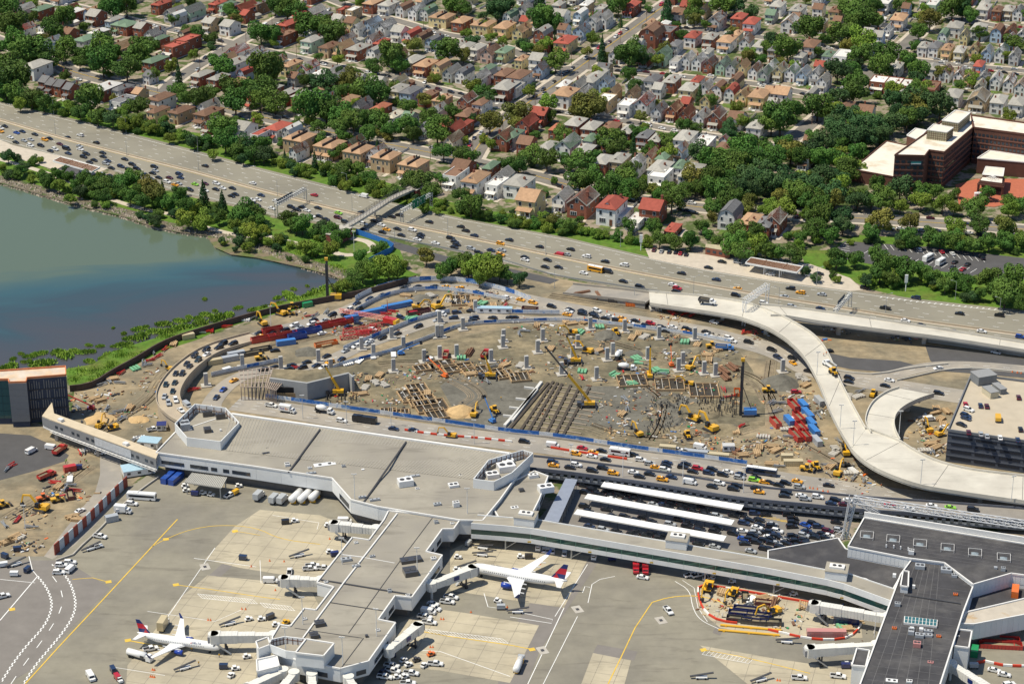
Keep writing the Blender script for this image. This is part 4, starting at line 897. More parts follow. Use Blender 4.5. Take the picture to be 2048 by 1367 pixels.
# traffic
cars({(0, 0): '537 1095 k;642 1077 w;769 1136 k;1640 1322 k', (0, 1): '2020 92 w', (1, 1): '465 187 r;860 197 wv;845 325 k;1085 360 k;1145 348 k;1385 402 k;1637 440 k;1677 472 k;1745 510 n;2025 545 k',
  (2, 1): '220 600 k;468 620 k;375 667 rv;435 662 s;596 677 w;744 717 k;897 745 w;1355 811 k;1633 862 n;1803 935 y', (3, 1): '180 933 k;130 998 s;260 966 y;430 980 s;937 1090 kp;1183 1007 n;1533 1133 k;1850 1147 ku'}, PK_ME, 'on the far parkway carriageway', 'cars on the parkway', True)
cars({(0, 0): '38 1006 k;5 1022 w;5 1047 y;132 1058 b;178 1048 n;278 1071 k;82 1094 w;190 1121 s;245 1113 s;358 1114 y;396 1104 k;126 1134 k;243 1160 w;326 1161 k;477 1148 m;531 1187 kv;440 1191 w;402 1204 k;545 1223 n;642 1190 w;636 1165 s;690 1227 ku;668 1251 ku;820 1218 k;824 1249 k;752 1277 k;716 1294 k;861 1283 n;846 1305 s;997 1269 k;890 1340 k;967 1327 n;1056 1311 k;1094 1345 k;1030 1353 k;1234 1331 k;1240 1360 s',
  (0, 1): '818 20 w;880 34 k;960 52 w;1165 24 n;1220 13 k;1208 60 n;1268 48 k;1355 49 m;1433 21 n;1442 49 n;1335 83 w;1400 106 y;1427 95 s;1560 101 g;1640 97 m;1730 96 w;1518 146 k;1640 151 w;1725 142 k;1780 132 w;1858 133 k;1852 196 k;1882 181 k;2015 228 w;2035 262 k;950 97 y',
  (1, 1): '40 189 n;12 222 w;10 270 k;160 235 w;125 293 w;280 284 k;330 305 k;370 285 k;405 310 w;495 290 k;660 330 g;655 368 m;445 357 w;503 356 k;560 382 k;715 403 k;860 418 w;945 393 k;1002 426 w;870 460 n;1010 484 k;1045 462 y;1130 458 k;1162 508 k;1250 466 w;1318 502 k;1310 522 k;1290 542 w;1435 572 w;1557 532 ku;1590 560 k;1605 582 k;1585 603 k;1720 615 s;1780 645 k;1958 575 yu;1880 628 n;1966 627 s;1957 664 y;1932 679 n',
  (2, 1): '103 684 k;104 705 w;283 706 k;265 762 k;372 764 k;573 810 w;765 800 kv;890 876 k;1022 919 ku;1284 903 w;1322 933 r;1313 956 k;1790 987 ku;1560 1008 w;2015 1050 w', (3, 1): '190 1078 s;420 1093 n;1100 1190 w;1225 1227 k;1710 1275 w;2020 1320 b;1495 1280 n'}, PK_ME, 'on the near parkway carriageway', 'cars on the parkway')
cars({(2, 1): '1680 720 k;1808 724 s;1572 767 k', (3, 1): '335 828 w;20 820 w;775 928 k;410 815 k'}, PK_UP, 'on the filling station forecourt', 'cars at the filling station')
for i, (x, y, cc) in enumerate(((1136, 625, 'm'), (1195, 636, 's'), (1258, 640, 'k'), (1310, 643, 'k'), (1348, 652, 'r'), (1393, 660, 'k'))):
 px, py = T(2, 1, x, y); car(px, py, cc, 'sedan', 1.3, .12, 'parked nose-in west of the forecourt', 'cars at the filling station')
bus(*T(2, 1, 668, 803), nearest_on(PK_ME, *T(2, 1, 668, 800))[2], .1, 'S', 'short yellow school bus on the near parkway carriageway', 'school_bus', 8.5, 'w')
# parked along the streets
def street_cars():
 bl = STREETS['boulevard'][0]; si = STREETS['side_street'][0]; te = STREETS['terrace_street'][0]; hi = STREETS['hill_street'][0]; dg = STREETS['diagonal_street'][0]; cs = STREETS['corner_street'][0]
 cars({(3, 1): '1060 455 w;1130 460 n;1235 468 s;1350 470 n;1610 490 w;1700 500 n;1785 510 k;1875 515 k;1980 515 k;980 455 s;890 440 n;1578 415 n;1300 370 m', (0, 0): '630 632 w;1165 768 w;540 600 k;1560 850 n;1930 935 n;1580 790 k', (1, 0): '240 938 k;40 980 s;530 1080 k;1410 1175 s;1100 1195 s', (2, 1): '345 100 k;520 145 n;390 120 k;940 220 k;1000 235 k;1440 250 w;1400 310 n;1350 300 k;1460 330 k;450 35 w', (1, 1): '2030 10 k'}, bl, 'along the tree-lined boulevard', 'cars in the neighbourhood streets')
 cars({(0, 0): '540 40 w;600 50 s;470 20 k;380 8 k;1240 207 w;1310 222 k;1410 247 s;1455 260 w;1625 295 w;1765 326 k', (1, 0): '30 390 k;100 412 s;160 420 w;350 472 k;480 500 k;540 512 w;660 540 s;820 576 w;900 580 w;960 585 k;1060 605 k;1160 635 k;1245 662 w;1370 690 k;1460 712 m;1560 733 k;1640 745 k;1940 800 k;1990 812 k;2040 822 k', (2, 0): '380 890 k;455 905 w;600 928 k;670 938 s;835 962 r;945 980 k;1085 1000 wv;1200 1022 w;1300 1040 w;1510 1075 s;1570 1085 w;1620 1090 k'}, si, 'along the long side street', 'cars in the neighbourhood streets')
 cars({(1, 0): '1350 230 k;1420 255 w;1440 225 k;1520 287 w;1670 302 k;1680 266 w;1740 318 k;1810 292 w;560 75 w', (2, 0): '20 525 k;60 515 k;520 68 w;910 540 w;1005 558 w;1075 572 m;1210 585 r;1360 612 w;1500 632 k;1590 600 w;1770 670 k;2030 685 w;850 562 k;840 530 k', (3, 0): '280 748 k'}, te, 'along the terrace street', 'cars in the neighbourhood streets')
 cars({(2, 0): '1270 210 w;1340 213 w;1400 222 k;1720 268 w;1600 250 k', (3, 0): '490 382 w;1160 348 w;1130 385 k;1390 505 s;1510 482 w;1590 540 w;1640 505 w;1350 468 s;1700 510 k;1780 562 r;1850 540 s;1890 575 k;1980 588 k;1970 548 s;1700 550 n;1100 235 s;1180 145 w;970 97 k;1200 130 w;2020 215 r', (1, 1): ''}, hi, 'along the hill street', 'cars in the neighbourhood streets')
 cars({(2, 0): '1195 35 rv;1130 82 w;920 230 n;865 265 r;830 292 w;780 332 m;740 355 k;695 382 r;592 460 w;485 540 k;408 592 n;445 568 k;335 650 k;250 712 k;258 740 k;183 765 k', (1, 0): '1800 1062 s;1745 1100 n;1705 1130 k;1710 1158 r;1390 630 w;1350 655 w'}, dg, 'on the wide diagonal street', 'cars in the neighbourhood streets')
 cars({(0, 0): '1580 555 s;1640 460 k;1690 510 n;1765 452 n', (1, 0): '170 195 w;70 200 wv;580 75 w'}, cs, 'on the corner street', 'cars in the neighbourhood streets')
 gr = STREETS['grove_street'][0]
 cars({(3, 0): '70 1150 n;190 1140 s;560 705 k;590 700 w', (3, 1): '235 360 m;300 390 k;10 540 k'}, gr, 'on the street beside the grove', 'cars in the neighbourhood streets')
street_cars()
# the hotel's parking lot
sheet('hotel_parking', [(1668, 500), (1690, 482), (1740, 486), (1860, 494), (1960, 506), (2080, 520), (2080, 560), (1945, 552), (1830, 535), (1740, 528), (1690, 518)], .1, M_asphD)
def parking():
 mk = MB()
 for i in range(17):
  a = T(3, 1, 930 + i * 48, 590 + i * 6.2); p = G(*a); mk.add([p + Vector((-.12, 0, .14)), p + Vector((.12, 0, .14)), p + Vector((1.0, -7, .14)), p + Vector((.8, -7, .14))], [(0, 3, 2, 1)])
 for i in range(16):
  a = T(3, 1, 800 + i * 58, 640 + i * 9.5); p = G(*a); q = G(a[0] - 13, a[1] + 8.0); t = (q - p).normalized() * .12; s = Vector((-t.y, t.x, 0)); z = Vector((0, 0, .14)); mk.add([p + s + z, p - s + z, q - s + z, q + s + z], [(0, 3, 2, 1)])
 for i in range(5):
  a = T(3, 1, 575 + i * 2, 575 + i * 18); p = G(*a); q = G(a[0] + 18, a[1] + 3); z = Vector((0, 0, .14)); s = Vector((0, .14, 0)); mk.add([p + s + z, p - s + z, q - s + z, q + s + z], [(0, 1, 2, 3)])
 mk.build('parking_markings', M_white)['kind'] = 'structure'
 for x, y, c, k, a in ((1207, 625, 's', 'suv', 1.75), (1298, 632, 'k', 'sedan', 1.75), (1390, 640, 'r', 'sedan', 1.75), (1475, 655, 'w', 'sedan', 1.75), (1713, 690, 'k', 'suv', 1.75), (1495, 723, 'k', 'sedan', .9), (1597, 740, 'k', 'sedan', .9), (1478, 765, 'k', 'sedan', .9), (1560, 780, 'r', 'sedan', .9)):
  px, py = T(3, 1, x, y); car(px, py, c, k, a, .12, 'in the hotel parking lot', 'cars in the hotel parking lot')
 bus(*T(3, 1, 1278, 712), .9, .12, 'w', 'large white shuttle bus in the hotel parking lot', 'shuttle_bus', 8.0); bus(*T(3, 1, 1378, 745), .9, .12, 'w', 'small white and blue shuttle bus in the hotel parking lot', 'shuttle_bus', 7.0)
 bus(*T(3, 1, 1710, 215), 0.0, .12, 'w', 'white shuttle bus under the hotel entrance trees', 'shuttle_bus', 8.5)
parking()
# rock revetment and marsh along the bay
def rocks():
 mb = MB(); P = resample(world_path([p for p in WATER if -80 <= p[0] <= 690 and p[1] < 562 and not 415 < p[0] < 560], 0), .8); b = MB(); ribbon(b, offset(P, 10), offset(P, -.2), .05); struct(b.build('revetment_slope', mat('wet_shore', (.15, .125, .09), .9, .4, .5, world=True, col2=(.07, .10, .03), mixscale=.15, mixlo=.5, mixhi=.56)))
 for p in P:
  for k in range(5):
   d = abs(R.gauss(0, 5)) - 1; s = R.uniform(.35, 1.25); c = p + Vector((R.uniform(-.8, .8), d, -.75 + min(.8, d * .25)))
   q = [Vector((R.uniform(.6, 1), 0, 0)), Vector((0, R.uniform(.6, 1), 0)), Vector((-R.uniform(.6, 1), 0, 0)), Vector((0, -R.uniform(.6, 1), 0)), Vector((R.uniform(-.3, .3), R.uniform(-.3, .3), R.uniform(.5, .9))), Vector((0, 0, -.6))]
   mb.add([c + v * s for v in q], [(0, 1, 4), (1, 2, 4), (2, 3, 4), (3, 0, 4), (1, 0, 5), (2, 1, 5), (3, 2, 5), (0, 3, 5)])
 o = mb.build('shore_rocks', mat('shore_rock', (.36, .31, .25), .9, .4, .35, world=True, col2=(.14, .12, .09), mixscale=.4)); tag(o, 'band of tumbled pale boulders along the far shore of the bay', 'rocks', kind='stuff')
rocks()
def tuft_mesh(seed):
 rnd = random.Random(seed); mb = MB()
 for _ in range(260):
  a = rnd.uniform(0, 6.28); r = rnd.random() ** .6; p = Vector((math.cos(a) * r, math.sin(a) * r, 0)); h = rnd.uniform(.5, 1.0) * (1.15 - r * .7); b = rnd.uniform(0, 6.28); w = Vector((math.cos(b), math.sin(b), 0)) * .09
  mb.add([p - w, p + w, p + Vector((rnd.uniform(-.15, .15), rnd.uniform(-.15, .15), h))], [(0, 1, 2)])
 return mb.mesh('marsh_grass', mat('marsh_leaf', (.27, .40, .05), .8, .25, .8, objvar=.2, col2=(.17, .30, .035), mixscale=.8))
TUFT = [tuft_mesh(s) for s in range(3)]
for c, r, s in ((0, 1, '1637 1020 20,1905 1090 28,1722 1115 22,1650 1145 40,1512 1165 26,1580 1170 28,1440 1195 40,1310 1220 46,1490 1195 24,1110 1260 40,1160 1245 26,990 1295 22,905 1250 12,1245 1280 50,1360 1285 60,1130 1320 60,1040 1335 40,1450 1250 60,1600 1215 60,1750 1170 60,1830 1145 40,2020 1105 30,1340 1330 60'),
    (1, 1, '300 940 22,410 915 16,260 990 46,170 1010 28,240 970 30,330 1030 60,190 1060 40,480 980 70,420 1000 50,560 940 50,90 1085 40,20 1100 30,350 660 60,450 680 60,550 720 60,250 640 50,640 770 60,700 800 50,130 650 30'),
    (0, 2, '105 130 24,170 90 22,235 145 22,190 155 22,215 110 24,270 100 34,330 85 36,450 75 40,520 100 60,600 70 40,690 75 40,710 20 22,800 28 24,745 70 24,715 150 36,820 130 36,870 100 40,950 80 40,910 30 20,1040 50 50,340 165 70,90 190 50,650 240 80,760 230 60,840 270 80,900 180 60,980 110 60,600 300 60,1090 120 60,760 320 60,870 210 60,990 20 50,1150 90 40,690 345 40,30 205 40')):
 for it in s.split(','):
  x, y, q = map(float, it.split()); px, py = T(c, r, x, y); rad = q / 4 / mpp(py); p = G(px, py, -.4); p.z = -.7
  o = obj('marsh_grass', R.choice(TUFT), None, p, R.uniform(0, 6), (rad * 1.15, rad * 1.7, min(2.4, .8 + rad * .45))); o['kind'] = 'stuff'; o['label'] = 'clump of bright green marsh grass at the edge of the bay'; o['group'] = 'marsh grass clumps'; o['category'] = 'grass'
def blue_fence():
 pts = [(712, 468), (735, 476), (760, 484), (788, 496), (786, 503), (760, 516), (733, 529)]
 P = resample(world_path(pts), 5.0); c = P[0]; o = empty('construction_fence', c); mm = mat('blue_tarp', (.03, .16, .50), .6, .15, .6)
 for a, b in zip(P, P[1:]):
  m = MB(); m.beam((a - c) + Vector((0, 0, 1.6)), (b - c) + Vector((0, 0, 1.6)), .12, 3.0); m.build('panel', mm, o)
 tag(o, 'bright blue tarpaulin fence zigzagging below the footbridge', 'fence')
blue_fence()
road('park_path', [(500, 462), (560, 480), (610, 490), (655, 500), (690, 512), (730, 505), (748, 494), (735, 482), (700, 476)], 4.5, .08, M_walk)
road('shore_path', [(-40, 308), (60, 335), (140, 362), (215, 397), (290, 420), (345, 428), (400, 452), (470, 470), (560, 482)], 4.0, .075, M_walk)
sheet('round_lawn', TL(1, 1, '700 600,760 580,850 580,910 610,910 640,860 665,780 665,720 640'), .09, M_lawn)
# ================================================================== the airport: ground sheets
sheet('site_ground', [(150, 772), (260, 735), (330, 700), (430, 668), (520, 640), (640, 606), (720, 588), (800, 570), (838, 556), (850, 530), (830, 500), (900, 515), (1024, 533), (1119, 557), (1249, 580), (1319, 590), (1474, 610), (1711, 645), (1886, 672), (2300, 740), (2300, 1040), (1700, 985), (1070, 915), (450, 835), (330, 915), (255, 975), (110, 1118), (-300, 1118), (-300, 840), (140, 850)], .05, M_dirt)
sheet('building_pit', [(640, 770), (700, 735), (800, 700), (930, 672), (1060, 650), (1180, 652), (1330, 668), (1470, 690), (1505, 740), (1530, 800), (1530, 850), (1440, 880), (1330, 895), (1020, 862), (800, 832), (640, 806), (560, 795)], .07, M_dirt2)
sheet('gravel_pad', [(880, 772), (905, 752), (960, 752), (1030, 758), (1085, 768), (1050, 820), (1020, 855), (985, 858), (930, 840), (905, 815)], .09, M_gravel)
sheet('gravel_pad', [(1170, 772), (1300, 772), (1400, 800), (1370, 850), (1290, 862), (1150, 850), (1130, 830)], .09, M_gravel)
sheet('apron', [(-300, 1112), (100, 1112), (118, 1105), (250, 982), (300, 946), (700, 990), (1100, 1042), (1700, 1110), (2300, 1190), (2300, 1520), (-300, 1520)], .06, M_apron)
sheet('north_yard', [(-100, 860), (60, 870), (112, 893), (138, 910), (130, 922), (60, 944), (0, 960), (-100, 985)], .08, M_asphD)
sheet('service_road', [(200, 905), (240, 915), (245, 960), (232, 1000), (190, 1050), (150, 1090), (105, 1118), (88, 1112), (160, 1020), (190, 985), (200, 950)], .085, M_asphR)
# concrete stands on the apron, with their slab joints
def slab_joints(q, step=7.6):
 P = [G(*p) for p in q]; u = (G(520, 1193) - G(352, 1169)).normalized(); v = Vector((-u.y, u.x, 0)); mb = MB()
 for d, e in ((u, v), (v, u)):
  lo = min(p.dot(e) for p in P); hi = max(p.dot(e) for p in P); k = lo + step * .5
  while k < hi:
   xs = []
   for a, b in zip(P, P[1:] + P[:1]):
    fa, fb = a.dot(e) - k, b.dot(e) - k
    if fa * fb < 0: xs.append((a + (b - a) * (fa / (fa - fb))).dot(d))
   xs.sort()
   for s0, s1 in zip(xs[::2], xs[1::2]):
    A = d * s0 + e * k; B = d * s1 + e * k; w = e * .07; z = Vector((0, 0, .1)); mb.add([A - w + z, B - w + z, B + w + z, A + w + z], [(0, 1, 2, 3)] if d is u else [(3, 2, 1, 0)])
   k += step
 struct(mb.build('slab_joints', M_joint))
M_joint = mat('joint_sealant', (.21, .19, .16), .9, .2, .3, world=True)
for q in ([(410, 1118), (470, 1052), (520, 1019), (640, 1030), (700, 1052), (690, 1090), (640, 1160), (560, 1148), (480, 1135)],
   [(255, 1330), (360, 1195), (415, 1150), (520, 1160), (625, 1185), (640, 1215), (560, 1280), (520, 1320), (500, 1400), (250, 1400)],
   [(900, 1100), (960, 1072), (1180, 1112), (1168, 1132), (1128, 1215), (1060, 1205), (900, 1180)],
   [(800, 1245), (860, 1215), (930, 1225), (1078, 1250), (1020, 1365), (880, 1340), (770, 1330)],
   [(1150, 1400), (1186, 1305), (1262, 1320), (1240, 1400)],
   [(1395, 1170), (1560, 1180), (1720, 1235), (1725, 1275), (1560, 1275), (1440, 1255), (1398, 1220)],
   [(1400, 1290), (1560, 1318), (1715, 1340), (1700, 1420), (1560, 1420)]): sheet('concrete_stand', q, .09, M_apronC); slab_joints(q)
for q in ([(300, 1330), (325, 1285), (400, 1190), (480, 1118), (470, 1105), (395, 1170), (330, 1250), (280, 1330)], [(1035, 1240), (1130, 1110), (1200, 1118), (1080, 1300), (1040, 1400), (985, 1400)], [(0, 1120), (130, 1120), (220, 1175), (60, 1340), (-40, 1400), (-200, 1400)],
   [(1425, 1265), (1470, 1175), (1490, 1178), (1440, 1270)], [(1195, 1288), (1275, 1302), (1268, 1320), (1185, 1306)]): sheet('asphalt_patch', q, .075, M_apronD)
def apron_marks():
 my = MB(); mw = MB(); mr = MB()
 def line(mb, pts, w, z=.12): P = world_path(pts); stripe(mb, smooth_path(P) if len(P) > 4 else P, z, w)
 line(my, [(50, 1367), (75, 1340), (120, 1290), (200, 1205), (300, 1097), (355, 1038)], .5); line(my, [(305, 1092), (330, 1078), (380, 1058), (440, 1049), (512, 1054), (560, 1078), (640, 1088)], .35)
 line(my, [(352, 1169), (420, 1178), (520, 1193), (560, 1198)], .4); line(my, [(255, 1280), (300, 1288), (330, 1292)], .6); line(my, [(848, 1263), (900, 1272), (1024, 1290), (1064, 1298)], .5)
 line(my, [(1216, 1367), (1240, 1318), (1270, 1255), (1304, 1204)], .42); line(my, [(1304, 1204), (1340, 1193), (1390, 1190), (1430, 1198), (1470, 1218)], .5); line(my, [(1408, 1299), (1480, 1312), (1536, 1325), (1620, 1346)], .45)
 line(my, [(145, 1158), (185, 1155), (215, 1163)], .35); line(my, [(468, 1061), (520, 1070)], .3)
 for c in ((352, 1169), (256, 1280), (1064, 1298), (1407, 1299), (1468, 1217), (332, 1078), (217, 1163), (470, 1062), (24, 1218)):
  p = G(*c); my.box(p.x, p.y, .1, 2.2, 2.0, .03, 0, .3)
 # checkered road edges
 for pts in ([(3, 1362), (30, 1320), (55, 1288), (80, 1262), (95, 1240), (104, 1215), (102, 1195), (92, 1172), (75, 1152)], [(47, 1367), (70, 1330), (100, 1295), (125, 1265), (145, 1235), (152, 1210), (148, 1185), (138, 1160), (125, 1145), (105, 1128)]):
  P = resample(smooth_path(world_path(pts)), 1.2); a = offset(P, .45); b = offset(P, -.45)
  for i in range(len(P) - 1):
   A, B = (a, P) if i % 2 else (P, b); mw.add([A[i] + Vector((0, 0, .12)), A[i + 1] + Vector((0, 0, .12)), B[i + 1] + Vector((0, 0, .12)), B[i] + Vector((0, 0, .12))], [(3, 2, 1, 0)])
 dashes(mw, smooth_path(world_path([(22, 1367), (50, 1325), (85, 1280), (112, 1240), (127, 1205), (122, 1175), (100, 1145)])), .12, .3, 5, 7)
 for pts, w in (([(58, 1112), (65, 1140), (75, 1152)], .3), ([(0, 1158), (70, 1165)], .25), ([(75, 1152), (0, 1240)], .4), ([(388, 1116), (512, 1133)], .25), ([(430, 1095), (320, 1255)], .25), ([(230, 1334), (330, 1350)], .2), ([(295, 1222), (430, 1242), (485, 1218)], .2), ([(1128, 1215), (1040, 1400)], .3), ([(1155, 1232), (1080, 1380)], .25),
     ([(1045, 1225), (1105, 1238), (1103, 1246), (1020, 1233)], .25), ([(1110, 1232), (1175, 1128)], .25), ([(1176, 1205), (1184, 1168), (1200, 1158), (1230, 1152)], .25), ([(1165, 1185), (1170, 1172), (1180, 1174)], .25),
     ([(1350, 1162), (1380, 1180), (1385, 1215), (1400, 1240), (1440, 1258)], .25), ([(1365, 1160), (1388, 1175), (1396, 1215), (1415, 1243)], .2), ([(545, 1030), (638, 1045), (634, 1058)], .2), ([(520, 1120), (522, 1165), (555, 1172)], .2), ([(845, 1300), (880, 1302), (1020, 1352)], .25), ([(968, 1186), (976, 1213), (1000, 1216)], .25)): line(mw, pts, w)
 # hatched strips beside the lead-in lines
 for a, b, n, d in (((850, 1257), (1005, 1277), 22, (12, 9)), ((1412, 1300), (1505, 1318), 12, (-8, 8)), ((395, 1187), (505, 1198), 20, (10, 9)), ((520, 1205), (580, 1212), 10, (10, 9))):
  line(mw, [a, b], .18); line(mw, [(a[0] + d[0], a[1] + d[1]), (b[0] + d[0], b[1] + d[1])], .18)
  for i in range(n + 1):
   p = (a[0] + (b[0] - a[0]) * i / n, a[1] + (b[1] - a[1]) * i / n); line(mw, [p, (p[0] + d[0], p[1] + d[1])], .14, .125)
 struct(my.build('apron_yellow_markings', M_yellow)); struct(mw.build('apron_white_markings', M_white))
 for c in ((1155, 1218), (1085, 1300), (410, 1133), (1322, 1240)):
  p = G(*c); b = MB(); b.box(p.x, p.y, .1, 3.4, 5, .04, 0, .35); struct(b.build('drain_slab', M_conc)); b = MB(); b.box(p.x, p.y, .14, 1.2, 1.6, .02, 0, .35); struct(b.build('drain_cover', M_dsteel))
apron_marks()
# ================================================================== airport roads
PATHS = {
 'outer_loop': [(1062, 604), (1024, 594), (987, 584), (912, 575), (837, 573), (787, 582), (750, 595), (720, 609), (692, 622), (662, 632), (625, 643), (587, 653), (550, 662), (512, 673), (466, 685, 1), (437, 694, 1.6), (410, 706, 2.6), (385, 723, 3.6), (362, 743, 4.6), (344, 766, 5.5), (334, 790, 6), (340, 812, 6), (362, 830, 6), (400, 850, 6)],
 'inner_loop': [(1200, 630), (1100, 642), (1024, 638), (985, 634), (945, 634), (907, 636), (870, 641), (836, 652), (794, 667), (764, 677), (712, 696), (680, 712), (650, 723), (632, 729), (590, 737), (560, 738), (527, 741), (495, 748), (467, 760), (446, 777), (432, 793), (420, 812), (430, 826)],
 'frontage': [(1030, 596), (1066, 604), (1103, 612), (1139, 619), (1164, 624), (1190, 628), (1210, 635), (1244, 639), (1270, 643), (1300, 648), (1345, 655), (1373, 659), (1414, 666), (1457, 678), (1500, 687), (1543, 699), (1585, 717), (1617, 739), (1698, 757), (1770, 770), (1877, 786), (1936, 795), (2060, 815)],
 'departures': [(470, 806), (512, 812), (600, 825), (685, 840), (827, 860), (940, 874), (1024, 884), (1105, 893), (1184, 906), (1281, 920), (1371, 930), (1456, 944), (1536, 955), (1598, 967), (1657, 974), (1720, 984), (1850, 1000), (2060, 1025)],
 'viaduct': [(1062, 925, 4.6), (1140, 933, 4.6), (1205, 942, 4.6), (1290, 953, 4.6), (1380, 967, 4.6), (1460, 981, 4.6), (1536, 990, 4.6), (1620, 997, 4.6), (1700, 1006, 4.6), (1850, 1016, 4.6), (2060, 1032, 4.6)],
 'loop_ramp': [(1936, 792), (1870, 732), (1800, 738), (1740, 752), (1690, 752)],
 'east_road': [(2060, 740), (1960, 731), (1880, 730), (1830, 738), (1780, 752), (1700, 757)],
}
def build_roads():
 mk = MB()
 for n, w in (('outer_loop', 9.5), ('inner_loop', 9.0), ('frontage', 15), ('departures', 15), ('east_road', 9)):
  pts = PATHS[n]
  if n == 'outer_loop': pts = pts[:14]
  o, P = road(n + '_road', [p[:2] for p in pts], w, .15 + .01 * len(n) / 10, M_asphR)
  dashes(mk, P, .22, .2, 3, 6)
  if w > 12:
   for k in (-1, 1): dashes(mk, offset(P, k * w * .22), .22, .2, 3, 6)
 struct(mk.build('road_markings', M_white))
build_roads()
sheet('east_asphalt', [(1640, 702), (1700, 715), (1800, 722), (1850, 735), (1780, 745), (1700, 738), (1650, 728)], .12, M_asphD)
sheet('east_asphalt', [(1850, 690), (2100, 725), (2100, 760), (1960, 748), (1880, 742), (1860, 720)], .11, M_asphD)
sheet('slip_asphalt', [(732, 470), (800, 486), (902, 515), (1024, 538), (1119, 560), (1100, 568), (1024, 552), (902, 530), (800, 500)], .1, M_asphD)
# curved ramp up to the terminal
M_ramp = mat('ramp_concrete', (.46, .385, .285), .85, .14, .3, col2=(.38, .32, .245), mixscale=.15)
def ramp(pts, width, label, parap=.95, thick=1.0, m=None, name='ramp', piers=True, fill=None, mw=None):
 m = m or M_ramp; P = resample(smooth_path(world_path(pts)), 3.0); c = P[len(P) // 2]; o = empty(name, (c.x, c.y, 0)); off = Vector((c.x, c.y, 0)); Q = [p - off for p in P]
 d = MB(); ribbon(d, offset(Q, width / 2), offset(Q, -width / 2), 0, thick); d.build('deck', m, o)
 for s in (-1, 1):
  w = MB(); wall_along(w, offset(Q, s * (width / 2 + .15)), parap + .5, .35, -.5); w.build('parapet', mw or m, o)
  if fill:
   f = MB(); wall_along(f, offset(Q, s * (width / 2 - .3)), 0, .4, -.5, 0, 0.0); f.build('retaining_wall', m, o)
 if piers:
  for i in range(4, len(Q), 9):
   q = Q[i]
   if q.z > 3: p = MB(); p.box(q.x, q.y, 0, 1.5, 3.5, q.z - thick); p.build('pier', m, o)
 tag(o, label, 'ramp'); return o
ramp([(512, 673, .2)] + PATHS['outer_loop'][14:], 10.0, 'curved concrete ramp full of cars climbing to the terminal', fill=True)
ramp(PATHS['viaduct'], 11.0, 'long elevated roadway with dark steel edge above the taxi lot', m=mat('viaduct_asphalt', (.26, .24, .215), .9, .12, .2), name='viaduct', mw=mat('viaduct_edge', (.12, .13, .16), .7, .15, .4))
def viaduct_fascia():
 P = resample(smooth_path(world_path(PATHS['viaduct'])), 3.2); Q = offset(P, -6.1); c = Q[0]; o = empty('viaduct_walkway', (c.x, c.y, 0)); off = Vector((c.x, c.y, 0)); m = mat('fascia_steel', (.10, .115, .145), .6, .2, .5)
 b = MB(); wall_along(b, [q - off for q in Q], .5, 2.6, -2.6); b.build('walkway', m, o)
 for a, d in zip(Q, Q[1:]):
  w = MB(); a = a - off; d = d - off; w.box((a.x + d.x) / 2, (a.y + d.y) / 2 - 1.0, a.z - 2.2, 1.4, .3, 1.9); w.build('bracket', m, o)
 r = MB(); wall_along(r, offset([q - off for q in Q], -1.2), .08, .08, -1.1); wall_along(r, offset([q - off for q in Q], -1.2), .08, .08, -1.6); r.build('railing', M_steel, o)
 tag(o, 'dark bracketed walkway slung along the elevated roadway edge', 'walkway')
viaduct_fascia()
# ------------------------------------------------------------------ the new flyover, pale concrete
def deck(Lp, Rp, z, label, name='flyover', th=1.3, par=1.0, thin=False):
 zl = z if isinstance(z, list) else [z] * len(Lp)
 A = smooth_path([G(p[0], p[1], k) for p, k in zip(Lp, zl)]); B = smooth_path([G(p[0], p[1], k) for p, k in zip(Rp, zl)])
 c = (A[0] + B[0]) / 2; off = Vector((c.x, c.y, 0)); o = empty(name, off); A = [a - off for a in A]; B = [b - off for b in B]
 d = MB(); ribbon(d, A, B, 0, th); d.build('deck', M_concD, o)
 for E_ in (A, B):
  w = MB(); wall_along(w, E_, par + .6, .4, -.6); w.build('parapet', M_concD, o)
 j = MB()
 for i in range(6, len(A) - 2, 9): j.beam(A[i] + Vector((0, 0, .02)), B[i] + Vector((0, 0, .02)), .15, .05)
 j.build('expansion_joint', M_dsteel, o)
 for i in range(4, len(A), 8):
  q = (A[i] + B[i]) / 2
  if q.z > 3.5:
   w = (A[i] - B[i]).length; t = A[i] - B[i]; p = MB(); p.box(q.x, q.y, q.z - th - 1.3, w * .8, 1.8, 1.3, 0, math.atan2(t.y, t.x)); p.box(q.x, q.y, 0, 2.6, 1.8, q.z - th - 1.3, 0, math.atan2(t.y, t.x)); p.build('pier', M_conc, o)
 return tag(o, label, 'flyover'), A, B
deck([(1300, 608), (1324, 612), (1399, 622), (1474, 634), (1499, 642), (1536, 656), (1566, 674), (1586, 690), (1611, 716), (1634, 757), (1654, 809), (1678, 859), (1702, 897)],
  [(1298, 584), (1319, 586), (1399, 592), (1474, 602), (1520, 614), (1561, 631), (1596, 650), (1625, 668), (1646, 690), (1660, 715), (1676, 754), (1702, 806), (1731, 858)],
  [3.6, 4.2, 5.6, 7, 7.6, 8, 8, 8, 8, 8, 8, 8, 8], 'pale concrete flyover curving from the parkway down to the terminals')
deck([(1541, 632), (1566, 632), (1636, 644), (1711, 654), (1798, 665), (1881, 675), (2070, 705)], [(1520, 610), (1550, 612), (1611, 619), (1711, 633), (1786, 644), (1886, 660), (2070, 690)], [8, 8, 8, 7.4, 6.6, 5.6, 4], 'straight pale concrete ramp running beside the parkway', 'straight_ramp')
deck([(1702, 898), (1721, 919), (1761, 944), (1836, 972), (1911, 984), (1986, 995), (2080, 1008)], [(1732, 857), (1800, 882), (1823, 899), (1873, 924), (1936, 939), (1990, 946), (2080, 956)], 8, 'broad pale concrete junction deck in front of the parking garage', 'junction_deck')
